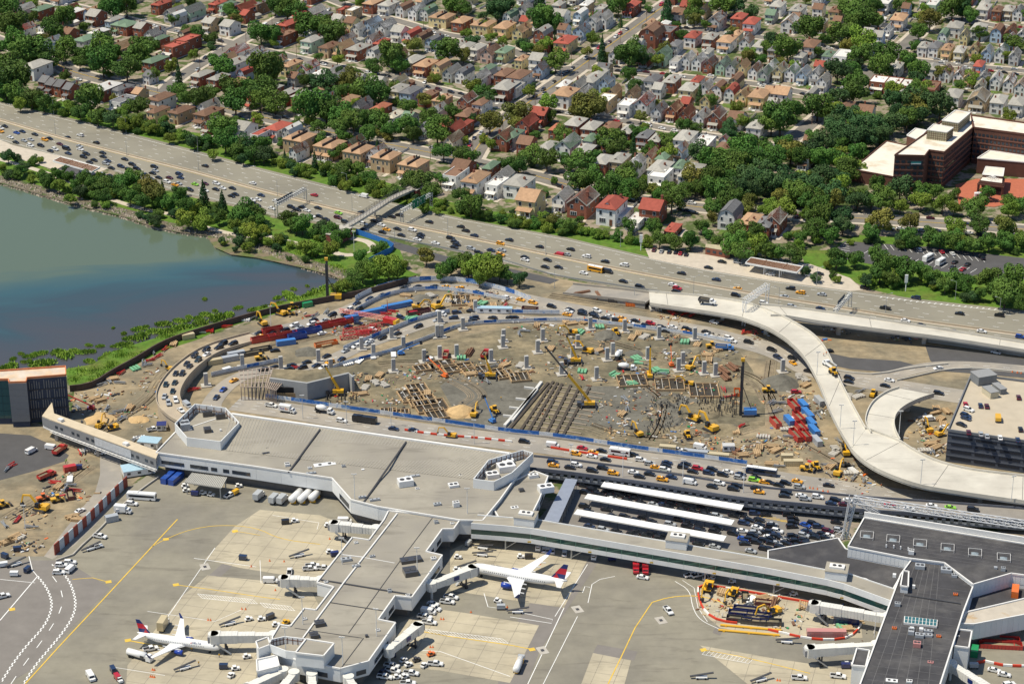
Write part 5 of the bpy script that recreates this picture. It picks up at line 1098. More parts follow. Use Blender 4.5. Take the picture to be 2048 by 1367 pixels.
deck([(1798, 776), (1773, 784), (1748, 801), (1736, 819), (1730, 839), (1733, 852), (1742, 866)], [(1868, 789), (1836, 799), (1806, 814), (1791, 829), (1787, 847), (1791, 864), (1800, 881)], 8.03, 'unfinished pale concrete spur curving up from the junction deck', 'spur_deck')
ramp([(1136, 578, .3), (1200, 585, 1.2), (1250, 590, 2.2), (1302, 597, 3.4)], 13, 'grey earth approach ramp climbing to the new flyover', fill=True, m=M_asphR, name='approach_ramp', piers=False)
sheet('approach_yard', [(1600, 655), (1700, 672), (1850, 690), (1850, 700), (1700, 690), (1640, 700)], .1, M_dirt)
wbx = MB(); Pw = resample(world_path([(1856, 684), (1900, 690), (2070, 716)]), 5); wall_along(wbx, Pw, 4.0, .6, 0); ow = wbx.build('retaining_wall', M_conc, origin=Pw[0]); tag(ow, 'grey concrete retaining wall carrying the end of the straight ramp', 'wall')
# ------------------------------------------------------------------ buildings traced by their roofs
M_panel = mat('white_cladding', (.70, .71, .71), .5, .08, .15, spec=.4, objvar=.04)
M_roofC = mat('terminal_roof_grey', (.325, .30, .25), .9, .13, .2, world=True, col2=(.262, .242, .208), mixscale=.05, mixlo=.44, mixhi=.62, stain=.42)
M_roofD = mat('terminal_roof_dark', (.056, .055, .06), .85, .25, .15, world=True, col2=(.098, .094, .094), mixscale=.08, mixlo=.46, mixhi=.66, stain=.2)
M_trimw = mat('white_coping', (.72, .71, .69), .6, .06, .5)
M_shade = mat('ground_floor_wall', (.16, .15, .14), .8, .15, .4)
def inset(L, d):
 n = len(L); a = sum(L[i][0] * L[(i + 1) % n][1] - L[(i + 1) % n][0] * L[i][1] for i in range(n)); s = 1 if a > 0 else -1; out = []
 for i in range(n):
  p0, p1, p2 = Vector(L[i - 1]), Vector(L[i]), Vector(L[(i + 1) % n]); t1 = (p1 - p0).normalized(); t2 = (p2 - p1).normalized()
  n1 = Vector((-t1.y, t1.x)) * s; n2 = Vector((-t2.y, t2.x)) * s; b = (n1 + n2); k = d / max(.35, (1 + n1.dot(n2))) ; q = p1 + b * k; out.append((q.x, q.y))
 return out
def bldg(name, corners, z, wall, roof, label, floor2=None, parapet=.6, seams=False, z0=0.0, cat='building', zroof=None):
 P = [G(p[0], p[1], z) for p in corners]; c = sum(P, Vector()) / len(P); o = empty(name, (c.x, c.y, z0)); L = [(p.x - c.x, p.y - c.y) for p in P]
 w = MB(); w.prism(L, (floor2 or 0), z - z0, mi=0, cap=True); w.build('wall', wall, o)
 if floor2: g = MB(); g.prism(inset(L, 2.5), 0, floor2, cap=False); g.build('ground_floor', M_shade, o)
 r = MB(); r.prism(inset(L, .15), z - z0 + .01, z - z0 + .12); r.build('roof', roof, o)
 if parapet:
  e = MB(); n = len(L)
  for i in range(n): a, b = L[i], L[(i + 1) % n]; e.beam((a[0], a[1], z - z0 + parapet / 2), (b[0], b[1], z - z0 + parapet / 2), .5, parapet)
  e.build('parapet', M_trimw, o)
 tag(o, label, cat); o['_c'] = (c.x, c.y); return o, L, c
def panel_joints(o, L, z0, z1, step, m, name='cladding_panel', only=None):
 n = len(L); a2 = sum(L[i][0] * L[(i + 1) % n][1] - L[(i + 1) % n][0] * L[i][1] for i in range(n)); s = 1 if a2 > 0 else -1
 for i in range(n):
  a, b = Vector((*L[i], 0)), Vector((*L[(i + 1) % n], 0)); t = (b - a).normalized(); nr = Vector((t.y, -t.x, 0)) * s
  if nr.y > .15 and nr.x < .5: continue
  k = max(1, int((b - a).length / step)); w = (b - a).length / k; mb = MB(); mb.box(0, 0, 0, w - .12, .08, z1 - z0); me = mb.mesh(name, m)
  for j in range(k): q = a.lerp(b, (j + .5) / k) + nr * .03; obj(name, me, o, (q.x, q.y, z0), math.atan2(t.y, t.x))
def strip_windows(o, L, edge, z, h, spans, m=None):
 n = len(L); a2 = sum(L[i][0] * L[(i + 1) % n][1] - L[(i + 1) % n][0] * L[i][1] for i in range(n)); s = 1 if a2 > 0 else -1
 a, b = Vector((*L[edge], 0)), Vector((*L[(edge + 1) % n], 0)); t = (b - a).normalized(); nr = Vector((t.y, -t.x, 0)) * s
 for f0, f1 in spans:
  mb = MB(); mb.box(0, 0, 0, (f1 - f0) * (b - a).length, .1, h); q = a.lerp(b, (f0 + f1) / 2) + nr * .1; obj('window', mb.mesh('window', m or M_win), o, (q.x, q.y, z), math.atan2(t.y, t.x))
CB = [(312, 906), (350, 866), (465, 828), (1019, 907), (1060, 915), (1000, 1000), (965, 1042), (921, 1041), (756, 1014), (702, 1000), (664, 957), (512, 934)]
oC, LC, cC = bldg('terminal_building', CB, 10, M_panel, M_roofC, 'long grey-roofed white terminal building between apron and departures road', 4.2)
panel_joints(oC, LC, 4.4, 9.9, 9.0, M_panel)
strip_windows(oC, LC, 11, 5.6, 1.6, [(.06, .24), (.27, .33), (.39, .45), (.48, .66)]); strip_windows(oC, LC, 11, 5.6, 1.6, [(.72, .95)]); strip_windows(oC, LC, 9, 5.2, 2.2, [(.1, .6)])
def roof_feature(mb, name, m, parent, c): mb.v = [(v[0] - c.x, v[1] - c.y, v[2]) for v in mb.v]; return mb.build(name, m, parent)
def ribbed_roof():
 TLp, TRp, BRp, BLp = G(464, 829, 13), G(1019, 908, 13), G(944, 958, 10.2), G(441, 899, 10.2)
 mb = MB(); mb.add([BLp, BRp, TRp, TLp, (TRp.x, TRp.y, 10), (TLp.x, TLp.y, 10), (BRp.x, BRp.y, 10), (BLp.x, BLp.y, 10)], [(0, 1, 2, 3), (3, 2, 4, 5), (1, 6, 4, 2), (0, 3, 5, 7)])
 s = roof_feature(mb, 'sloped_roof', M_roofC, oC, cC)
 n = 86; rb = MB()
 for i in range(n + 1): a = BLp.lerp(BRp, i / n); b = TLp.lerp(TRp, i / n); rb.beam(a + Vector((0, 0, .05)), b + Vector((0, 0, .05)), .3, .1)
 rb = roof_feature(rb, 'standing_seams', mat('seam_grey', (.325, .305, .265), .8, .1, .3), oC, cC); rb['kind'] = 'stuff'
 e = MB(); e.beam(TLp + Vector((0, 0, .3)), TRp + Vector((0, 0, .3)), 1.2, .8); roof_feature(e, 'ridge_coping', M_trimw, oC, cC)
 for a, b in (((640, 858), (577, 944)), ((812, 883), (727, 1004))):
  e = MB(); pa = G(a[0], a[1], 13.15); pb = G((a[0] * .36 + b[0] * .64), (a[1] * .36 + b[1] * .64), 10.7); pc = G(b[0], b[1], 10.3); e.beam(pa, pb, .6, .5); e.beam(pb, pc, .6, .4); roof_feature(e, 'expansion_joint', M_dsteel, oC, cC)
ribbed_roof()
def screen_box(corners, z0, z1, label, name='plant_screen'):
 P = [G(p[0], p[1], z1) for p in corners]; c = sum(P, Vector()) / len(P); o = empty(name, (c.x, c.y, z0)); L = [(p.x - c.x, p.y - c.y) for p in P]
 for a, b in zip(L, L[1:] + L[:1]):
  w = MB(); w.beam((a[0], a[1], (z1 - z0) / 2), (b[0], b[1], (z1 - z0) / 2), .35, z1 - z0); w.build('screen_wall', M_panel, o)
  f = MB(); a_, b_ = Vector((*a, 0)) * .965, Vector((*b, 0)) * .965
  for k in range(4): q = a_.lerp(b_, (k + .5) / 4); f.beam((q.x, q.y, .1), (q.x, q.y, z1 - z0 - .3), .25, .25)
  f.beam((a_.x, a_.y, 2.0), (b_.x, b_.y, 2.0), .2, .25); f.build('screen_frame', M_rust, o)
 d = MB(); d.prism([(x * .97, y * .97) for x, y in L], .02, .25); d.build('deck', M_roofC, o)
 return tag(o, label, 'plant screen')
screen_box([(390, 807), (451, 815), (478, 844), (441, 882), (374, 874), (350, 846)], 10.15, 14.2, 'white octagonal plant enclosure on the terminal roof near the ramp')
screen_box([(947, 957), (977, 919), (1018, 907), (1046, 899), (1066, 905), (1024, 944), (988, 962)], 10.15, 14.2, 'white plant enclosure on the terminal roof near the viaduct')
oE, LE, cE = bldg('terminal_annex', [(1069, 943), (1096, 953), (1078, 1000), (1062, 1032), (1040, 1046), (1000, 1040), (985, 1015), (1030, 962)], 8.6, M_panel, M_roofC, 'white annex joining the terminal to the covered skybridge', 4.0)
panel_joints(oE, LE, 4.2, 8.5, 6.0, M_panel); strip_windows(oE, LE, 1, 4.8, 1.8, [(.15, .4), (.55, .9)]); strip_windows(oE, LE, 2, 4.8, 1.8, [(.1, .5)])
PC_ = TL(1, 3, '1640 50,1580 135,1490 135,1360 315,1490 345,1245 682,1112 668,978 858,1116 885,900 1192,675 1252,330 1185,150 1100,130 1000,190 900,275 912,385 770,480 782,622 598,487 562,770 203,905 222,1025 60,1060 -10')
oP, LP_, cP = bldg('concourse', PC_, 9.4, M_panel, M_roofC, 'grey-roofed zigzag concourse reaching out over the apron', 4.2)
panel_joints(oP, LP_, 4.4, 9.3, 8.0, M_panel)
for e, sp in ((2, [(.1, .35), (.55, .9)]), (4, [(.1, .4)]), (6, [(.1, .4), (.6, .9)]), (8, [(.3, .8)]), (9, [(.1, .45)]), (10, [(.3, .6)])): strip_windows(oP, LP_, e, 5.2, 1.8, sp)
def concourse_roof():
 def ln(a, b, w, h, m, name): mb = MB(); mb.beam(G(*T(1, 3, *a), 9.4 + h / 2 + .1), G(*T(1, 3, *b), 9.4 + h / 2 + .1), w, h); roof_feature(mb, name, m, oP, cP)
 ln((1130, 5), (700, 560), .5, .5, M_trimw, 'pipe_run'); ln((700, 560), (375, 1000), .5, .5, M_trimw, 'pipe_run'); ln((520, 535), (1250, 655), .7, .35, M_dsteel, 'expansion_joint'); ln((590, 715), (1020, 782), .4, .2, M_dsteel, 'expansion_joint')
 ln((1410, 40), (1140, 400), .25, .15, M_dsteel, 'roof_seam'); ln((1140, 400), (740, 960), .25, .15, M_dsteel, 'roof_seam'); ln((690, 335), (860, 355), .4, .4, M_trimw, 'pipe_run'); ln((860, 355), (1110, 400), .25, .15, M_trimw, 'roof_seam'); ln((310, 920), (850, 1000), .25, .15, M_dsteel, 'roof_seam'); ln((860, 1000), (680, 1240), .25, .15, M_dsteel, 'roof_seam')
concourse_roof()
bldg('roof_plant_room', TL(1, 3, '400 1015,625 1050,540 1150,315 1125'), 14.2, M_panel, M_roofC, 'square white plant room jutting above the concourse end', z0=9.5)
screen_box(TL(1, 3, '230 985,400 1005,330 1110,240 1100,110 1050,120 1010'), 9.5, 12.6, 'curved grey plant screen at the end of the concourse roof')
bldg('stair_tower', TL(1, 3, '0 1035,95 1000,115 1060,20 1095'), 12.0, M_panel, M_roofC, 'white stair tower beside the concourse end')
bldg('stair_tower', TL(1, 3, '5 1180,165 1145,185 1230,10 1275'), 8.5, M_panel, M_panel, 'low white stair block beneath the stair tower')
# skybridge over the service road
def skybridge():
 A = [(942, 1047), (1010, 1052), (1061, 1057), (1300, 1097), (1536, 1137), (1656, 1160), (1688, 1168), (1782, 1202)]; B = [(955, 1030), (1018, 1035), (1073, 1039), (1310, 1079), (1545, 1119), (1664, 1142), (1700, 1148), (1795, 1180)]
 z = 10.5; Pa = [G(p[0], p[1], z) for p in A]; Pb = [G(p[0], p[1], z) for p in B]; c = Pa[3]; off = Vector((c.x, c.y, 0)); o = empty('skybridge', off); Pa = [p - off for p in Pa]; Pb = [p - off for p in Pb]
 d = MB(); ribbon(d, Pb, Pa, 0, .4); d.build('roof', M_roofC, o)
 f = MB(); ribbon(f, Pb, Pa, -5.6, .5); f.build('floor', M_conc, o)
 for Q, s in ((Pa, 1), (Pb, -1)):
  w = MB(); wall_along(w, Q, 1.8, .3, -6.2); w.build('lower_wall', M_panel, o)
  w = MB(); wall_along(w, Q, 2.6, .3, -2.2); w.build('upper_wall', M_panel, o)
  w = MB(); wall_along(w, Q, 2.4, .1, -4.5); w.build('window_band', mat('green_glass', (.02, .06, .055), .1, .1, .3, spec=.6), o)
 me = None; R_ = resample(Pa[2:6], 6.0)
 for a, b in zip(R_, R_[1:]):
  t = (b - a).normalized(); n = Vector((t.y, -t.x, 0)); m = MB(); m.box(0, 0, 0, (b - a).length - .12, .06, 1.9); q = (a + b) / 2 + n * .18; ang = math.atan2(t.y, t.x); obj('cladding_panel', m.mesh('cladding_panel', M_panel), o, (q.x, q.y, z - 6.1), ang)
  m = MB(); m.beam(a - Vector((0, 0, 4.4)), b - Vector((0, 0, 2.3)), .12, .16); m.beam(a - Vector((0, 0, 2.3)), a - Vector((0, 0, 4.4)), .3, .3); m.build('truss_brace', mat('truss_green', (.10, .22, .16), .6, .1, 1), o)
 S = resample(Pa[1:7], 24.0)
 for i, a in enumerate(S[:-1]):
  t = (S[i + 1] - a).normalized(); n = Vector((-t.y, t.x, 0)); l = MB()
  for k in (.6, 8.0):
   q = a + n * k; l.tube((q.x, q.y, 0), (q.x, q.y, z - 5.8), .35, n=8); l.beam((q.x, q.y, .8), (q.x + t.x * 5, q.y + t.y * 5, z - 5.8), .3, .3)
  l.build('support', M_steel, o)
 for i, a in enumerate(resample(Pa[2:7], 26.0)):
  m = MB(); m.box(a.x, a.y - .25, z - 5.8, 2.2, .1, .6); m.build('gate_sign', M_yellow, o)
 tag(o, 'long white covered skybridge on steel legs linking the two terminals', 'skybridge')
 for i, (x, y) in enumerate(((1052, 1040), (1355, 1085), (1673, 1147))):
  h = empty('roof_hut', G(x, y + 4, 10.6), -.25); b = MB(); b.box(0, 0, 0, 8.0, 7.0, 3.4); b.build('wall', M_panel, h); r = MB(); r.box(0, 0, 3.4, 8.4, 7.4, .2); r.build('roof', M_roofC, h); u = MB(); u.box(0, 0, 3.6, 5.5, 3.0, .8, 0); u.tube((-1, 0, 4.4), (-1, 0, 4.6), .7, n=10, mi=1); u.tube((1, 0, 4.4), (1, 0, 4.6), .7, n=10, mi=1); u.build('fan_unit', [M_trimw, M_dsteel], h)
  auto(h, 'white plant hut', 'standing on the skybridge roof', 'roof hut', 'skybridge roof huts')
skybridge()
# dark-roofed terminal on the east side
oD, LD, cD = bldg('terminal_hall', TL(3, 3, '640 275,770 45,2060 255,2900 400,2900 640,2060 505,1945 490,1640 578,1410 405,1120 368'), 13, M_panel, M_roofD, 'large dark-roofed terminal hall under a white roof truss', 0)
panel_joints(oD, LD, 9.2, 12.9, 1.6, M_panel)
oD2, LD2, cD2 = bldg('terminal_link', TL(3, 3, '0 305,560 205,620 290,1120 440,1075 480,985 640,780 530,640 505,480 475,0 378'), 8.6, M_panel, M_roofD, 'low dark-roofed link between skybridge and dark terminal hall', 0, .4)
oD3, LD3, cD3 = bldg('east_concourse', TL(3, 3, '1145 385,1410 415,1640 590,1560 800,1375 1380,1290 1650,640 1650,735 1380,1060 500'), 12, M_panel, M_roofD, 'dark-roofed concourse running down to the bottom of the apron', 4.0)
panel_joints(oD3, LD3, 4.2, 11.9, 5.0, M_panel)
oD4, LD4, cD4 = bldg('east_wing', TL(3, 3, '1600 790,1640 640,1945 590,2100 610,2100 700,1610 800'), 7.5, M_panel, M_roofD, 'low dark roof tucked behind the white east corridor', 0)
oD5, LD5, cD5 = bldg('east_corridor', TL(3, 3, '1530 890,1585 800,2100 680,2100 810,1650 895'), 10, M_panel, mat('corridor_roof', (.48, .43, .36), .9, .15, .2, col2=(.42, .26, .10), mixscale=.12, mixlo=.55, mixhi=.7), 'white panelled corridor with a pale roof east of the concourse', 4.0)
panel_joints(oD5, LD5, 4.2, 9.9, 2.2, M_panel)
bldg('stair_tower', TL(3, 3, '1490 1070,1500 935,1630 950,1605 1085'), 11, M_panel, M_roofD, 'tall white stair tower with a dark roof east of the concourse')
bldg('stair_tower', TL(3, 3, '670 1225,710 1090,812 1105,780 1235'), 11, M_panel, M_roofD, 'tall white stair tower with a dark roof west of the east concourse')
bldg('roof_stair', TL(3, 3, '1060 590,1080 470,1125 475,1120 598'), 14.5, M_panel, M_roofD, 'narrow white stair housing on the dark concourse roof', z0=8.7)
def hall_details():
 b = MB(); a = G(*T(3, 3, 768, 40), 13); q = G(*T(3, 3, 2060, 245), 13); b.beam(a + Vector((0, 0, 1.4)), q + Vector((0, 0, 1.4)), .6, 2.6); roof_feature(b, 'roof_screen', M_trimw, oD, cD)
 sm = mat('roof_seam_light', (.15, .148, .15), .8, .2, .5)
 for i in range(1, 9):                                             # roofing felt laps
  t = i / 9; p0 = G(*T(3, 3, 640 + 130 * (1 - t) if False else 770 - 130 * t, 45 + 230 * t), 13.14); p1 = G(*T(3, 3, 2060, 255 + 250 * t * .95), 13.14); b = MB(); b.beam(p0, p1, .12, .03); roof_feature(b, 'felt_lap', sm, oD, cD)
 for i in range(1, 7):
  t = i / 7; p0 = G(*T(3, 3, 1145 + 265 * t, 390 + 25 * t), 12.14); p1 = G(*T(3, 3, 735 + 640 * t, 1380), 12.14); b = MB(); b.beam(p0, p1, .14, .03); roof_feature(b, 'felt_lap', sm, oD3, cD3)
 for i in range(16):
  y = 560 + i * 55; xa = 1060 - (y - 500) * .37 + 40; xb = (1630 - (y - 590) * .33) - 40; p0 = G(*T(3, 3, xa, y), 12.15); p1 = G(*T(3, 3, xb, y + 70), 12.15); b = MB(); b.beam(p0, p1, .12, .03); roof_feature(b, 'felt_lap', sm, oD3, cD3)
 b = MB(); b.beam(G(*T(3, 3, 1090, 655), 12.3), G(*T(3, 3, 1540, 725), 12.3), .6, .4); roof_feature(b, 'expansion_joint', M_dsteel, oD3, cD3)
 for i, (x, y) in enumerate(((790, 190), (1000, 220), (1215, 255), (1435, 290), (1655, 330), (1885, 367))):
  o = empty('roof_skylight', G(*T(3, 3, x, y), 13.12), -.2); f = MB()
  for s in (-1, 1): f.beam((s * 2.4, -2.6, 1.0), (s * 2.4, 2.6, 1.0), .12, .12); f.beam((-2.4, s * 2.6, 1.0), (2.4, s * 2.6, 1.0), .12, .12); f.beam((s * 2.4, s * 2.6, 0), (s * 2.4, s * 2.6, 1.0), .12, .12); f.beam((s * 2.4, -s * 2.6, 0), (s * 2.4, -s * 2.6, 1.0), .12, .12)
  f.build('guard_rail', M_trimw, o); g = MB(); g.add([(-1.3, -1.3, .1), (1.3, -1.3, .1), (1.3, 1.3, .1), (-1.3, 1.3, .1), (0, 0, .9)], [(0, 1, 4), (1, 2, 4), (2, 3, 4), (3, 0, 4)]); g.build('glass_pyramid', mat('skylight_glass', (.25, .30, .33), .15, .05, 1, spec=.6), o)
  auto(o, 'railed pyramid skylight', 'on the dark terminal hall roof', 'skylight', 'roof skylights')
 o = empty('panel_skylight', G(*T(3, 3, 1220, 880), 12.15), -.22); k = MB(); k.box(0, 0, 0, 11.6, 4.6, .8); k.build('curb', M_trimw, o); pm = MB(); pm.box(0, 0, .82, 1.0, 1.9, .08); pm = pm.mesh('pane', mat('teal_glass', (.04, .14, .16), .1, .1, 1, spec=.6))
 for i in range(9):
  for j in (-1, 1): obj('pane', pm, o, (-5.0 + i * 1.25, j * 1.1, 0))
 tag(o, 'rectangular skylight of eighteen teal glass panes on the east concourse', 'skylight')
hall_details()
def roof_truss():
 ms = mat('truss_white', (.55, .56, .58), .45, .08, 1.0); a = G(1706, 1003, 17); b = G(2080, 1058, 17); c = a.copy(); o = empty('roof_truss', (c.x, c.y, 0)); off = Vector((c.x, c.y, 0)); A = a - off; B = b - off; up = Vector((0, 0, 2.3)); t = (B - A).normalized(); s = Vector((-t.y, t.x, 0)) * 1.1
 for d in (s, -s, s + up, -s + up): m = MB(); m.tube(A + d, B + d, .22, n=6); m.build('chord', ms, o)
 n = 16
 for i in range(n):
  p = A.lerp(B, i / n); q = A.lerp(B, (i + 1) / n); h = (p + q) / 2; m = MB()
  for d in (s, -s): m.tube(p + d, h + d + up, .13, n=5); m.tube(h + d + up, q + d, .13, n=5)
  m.tube(p + s, p - s, .12, n=5); m.tube(p + s, q - s, .1, n=5); m.tube(p + s + up, q - s + up, .1, n=5); m.tube(p - s, p - s + up, .16, n=5); m.build('bracing', ms, o)
 base = G(1689, 1075) - off; m = MB()
 for k in range(4):
  e = Vector(((-1, 1, 1, -1)[k] * 1.3, (-1, -1, 1, 1)[k] * 1.3, 0)); m.tube(base + e * .6, A + e + up, .22, n=6); m.tube(base + e * 2.2, base + e * .6 + Vector((0, 0, 3)), .18, n=5)
 for i in range(9):
  z0 = base.lerp(A + up, i / 9); z1 = base.lerp(A + up, (i + 1) / 9); m.tube(z0 + Vector((-1.0, -1, 0)), z1 + Vector((1.0, -1, 0)), .11, n=4); m.tube(z0 + Vector((1.0, -1, 0)), z1 + Vector((-1.0, -1, 0)), .11, n=4); m.tube(z0 + Vector((-1, -1, 0)), z0 + Vector((1, -1, 0)), .11, n=4)
 m.build('lattice_mast', ms, o); m = MB(); truss_beam(m, A + up * .5, Vector((base.x + 12, base.y - 6, 13.5)), 1.6, .14, 8); m.build('stay_truss', ms, o)
 tag(o, 'white lattice roof truss on a braced mast behind the dark hall', 'truss')
roof_truss()
# building shell under construction by the marsh, and its footbridge
def shell():
 z = 21.0; pts = [(-140, 760), (-140, 742), (0, 743), (131, 734), (132, 751), (54, 757), (52, 765), (18, 766), (17, 760)]
 P = [G(p[0], p[1], z) for p in pts]; c = G(60, 850); o = empty('building_shell', (c.x, c.y, 0)); L = [(p.x - c.x, p.y - c.y) for p in P]
 w = MB(); w.prism(L, 0, z - .3, cap=True); w.build('core_wall', mat('shell_dark', (.05, .062, .095), .8, .2, .4), o)
 r = MB(); r.prism(L, z - .29, z + .1); r.build('roof', mat('roof_screed', (.62, .47, .33), .9, .2, .25, col2=(.58, .50, .42), mixscale=.2), o)
 e = MB(); n = len(L)
 for i in range(n): a, b = L[i], L[(i + 1) % n]; e.beam((a[0], a[1], z + .4), (b[0], b[1], z + .4), .4, .9)
 e.build('parapet', mat('parapet_orange', (.60, .22, .10), .8, .2, .5), o)
 a = Vector((*L[5], 0)); b = Vector((*L[4], 0)); t = (b - a).normalized(); nr = Vector((t.y, -t.x, 0))
 for lvl in range(4):
  for i in range(15):
   if R.random() < .12: continue
   q = a.lerp(b, (i + .7) / 16) + nr * .15; s = MB(); hh = R.uniform(2.6, 4.4); s.box(0, 0, 0, .28, .22, hh); s.build('stud', mat('stud_grey', (.26, .25, .24), .7, .2, 1), o, rot=math.atan2(t.y, t.x)).location = (q.x, q.y, 2.2 + lvl * 4.6)
  s = MB(); q0 = a + nr * .25; q1 = b + nr * .25; s.beam((q0.x, q0.y, 1.8 + lvl * 4.6), (q1.x, q1.y, 1.8 + lvl * 4.6), .2, .35); s.build('rail', M_dsteel, o)
 a = Vector((*L[7], 0)); b = Vector((*L[6], 0)); t = (b - a).normalized(); nr = Vector((t.y, -t.x, 0))
 for i in range(6):
  m = MB(); m.box(0, 0, 0, (b - a).length + .5, .4, 3.0); q = (a + b) / 2 + nr * .15; m.build('grey_panel', mat('panel_grey', (.20, .205, .215), .6, .08, .5), o, rot=math.atan2(t.y, t.x)).location = (q.x, q.y, 2.8 + i * 3.04)
 a = Vector((*L[0], 0)); b = Vector((*L[8], 0)); t = (b - a).normalized(); nr = Vector((t.y, -t.x, 0)); gl = mat('curtain_glass', (.02, .08, .09), .08, .1, .4, spec=.7)
 for i in range(5):
  for j in range(10): m = MB(); m.box(0, 0, 0, (b - a).length / 10 - .12, .1, 3.4); q = a.lerp(b, (j + .5) / 10) + nr * .1; m.build('glass_pane', gl, o, rot=math.atan2(t.y, t.x)).location = (q.x, q.y, 3 + i * 3.55)
 tag(o, 'unfinished terminal building shell with exposed studs beside the marsh', 'building')
shell()
def ped_bridge():
 z = 10.2; A = [(84, 831), (100, 838), (312, 916)]; B = [(104, 804), (108, 826), (318, 902)]
 Pa = [G(p[0], p[1], z) for p in A]; Pb = [G(p[0], p[1], z) for p in B]; c = Pa[1]; off = Vector((c.x, c.y, 0)); o = empty('pedestrian_bridge', off); Pa = [p - off for p in Pa]; Pb = [p - off for p in Pb]
 r = MB(); ribbon(r, Pb, Pa, 0, .4); r.build('roof', mat('bridge_roof', (.56, .47, .34), .9, .12, .3), o); f = MB(); ribbon(f, Pb, Pa, -4.8, .8); f.build('floor', M_trimw, o)
 for Q in (Pa, Pb): w = MB(); wall_along(w, Q, 3.9, .2, -4.4); w.build('side_wall', mat('bridge_grey', (.23, .235, .245), .6, .12, .4), o)
 a, b = Pa[1], Pa[2]; t = (b - a).normalized(); n = Vector((t.y, -t.x, 0)); ang = math.atan2(t.y, t.x)
 for f0 in (.06, .11, .22, .27, .36, .41, .78, .83, .91, .96): q = a.lerp(b, f0) + n * .16; m = MB(); m.box(0, 0, 0, 1.6, .08, 1.2); m.build('window', M_win, o, rot=ang).location = (q.x, q.y, z - 3.2)
 q = a.lerp(b, .6) + n * .2; m = MB(); m.box(0, 0, 0, (b - a).length * .34, .1, 3.6); m.build('plastic_sheet', mat('plastic_wrap', (.50, .52, .55), .35, .2, .8), o, rot=ang).location = (q.x, q.y, z - 4.3)
 m = MB(); truss_beam(m, a + Vector((0, 0, -5.4)) + n * .2, b + Vector((0, 0, -5.4)) + n * .2, .9, .1, 26); m.build('floor_truss', M_trimw, o)
 for f0 in (.02, .42, .72): q = a.lerp(b, f0) - n * 1.5; m = MB(); m.box(q.x, q.y, 0, 1.2, 1.2, z - 5.6); m.build('pier', M_conc, o)
 for f0 in (.08, .70): q = a.lerp(b, f0) - n * 1.5; m = MB(); m.box(q.x, q.y, z + .02, 2.4, 1.8, 1.1, 0, ang); m.build('roof_unit', M_trimw, o)
 tag(o, 'long enclosed grey footbridge with a tan roof from shell to terminal', 'bridge')
ped_bridge()
# parking garage
def garage():
 z = 14.0; pts = [(1941, 754), (1896, 862), (2048, 884), (2250, 912), (2250, 790), (1990, 757)]; o, L, c = bldg('parking_garage', pts, z, mat('garage_wall', (.08, .09, .115), .8, .15, .3), mat('garage_deck', (.46, .40, .31), .9, .10, .15), 'dark multi-storey parking garage with cars on its pale top deck', 0, 1.1)
 for k in o.children:
  if k.name.startswith('parapet'): setmat(k, mat('garage_parapet', (.16, .17, .19), .8, .1, .4))
 a, b = Vector((*L[1], 0)), Vector((*L[2], 0)); t = (b - a).normalized(); n = Vector((t.y, -t.x, 0)); n = n if n.y < 0 else -n
 for lvl in range(4):
  for k in range(5): m = MB(); m.box(0, 0, 0, 8.6, .12, .9); q = a + t * (6 + k * 10) + n * .08; m.build('opening', mat('garage_void', (.024, .026, .034), .9, 0), o, rot=math.atan2(t.y, t.x)).location = (q.x, q.y, 1.6 + lvl * 3.2)
  m = MB(); q0 = a + n * .12; q1 = a + t * 60 + n * .12; m.beam((q0.x, q0.y, 3.2 + lvl * 3.2), (q1.x, q1.y, 3.2 + lvl * 3.2), .15, .5); m.build('spandrel', mat('garage_spandrel', (.105, .118, .15), .7, .1, .5), o)
 for x, y, sx, sy, h, mm, lab in ((1966, 763, 9, 7, 4, 'g', 'grey lift tower on the garage deck'), (1980, 790, 4, 7, 2.8, 't', 'tan plant box on the garage deck'), (1998, 782, 3, 7, 2.4, 'g', 'row of grey plant units on the garage deck')):
  h_ = empty('deck_housing', G(x, y, z + .1), .35); m = MB(); m.box(0, 0, 0, sx, sy, h); m.build('wall', {'g': mat('housing_grey', (.20, .21, .22), .7, .1, 1), 't': mat('tan_plant', (.5, .45, .33), .7, .1, 1)}[mm], h_); m = MB(); m.box(0, 0, h, sx + .3, sy + .3, .25); m.build('roof', mat('housing_roof', (.27, .275, .28), .8, .1, 1), h_); tag(h_, lab, 'housing')
 cars({(3, 2): '1605 533 wu;1583 580 n;1585 602 n;1548 652 k'}, [(1930, 780), (1945, 785)], 'on the garage deck west edge', 'cars on the garage deck', z=z)
 for x, y, cc in ((1700, 500, 'n'), (1750, 505, 'm'), (1605, 715, 'm'), (1703, 728, 's'), (1752, 745, 's'), (1857, 757, 'w'), (1998, 775, 'n'), (2020, 690, 'k'), (2005, 435, 'm'), (1580, 490, 'r')):
  px, py = T(3, 2, x, y); car(px, py, cc, 'sedan', 1.45, z + .15, 'parked on the garage deck', 'cars on the garage deck')
 box_truck(*T(3, 2, 1838, 625), 1.4, z + .15, 'Y', 'Y', 'yellow utility truck on the garage deck', 6.0, H=1.4)
garage()
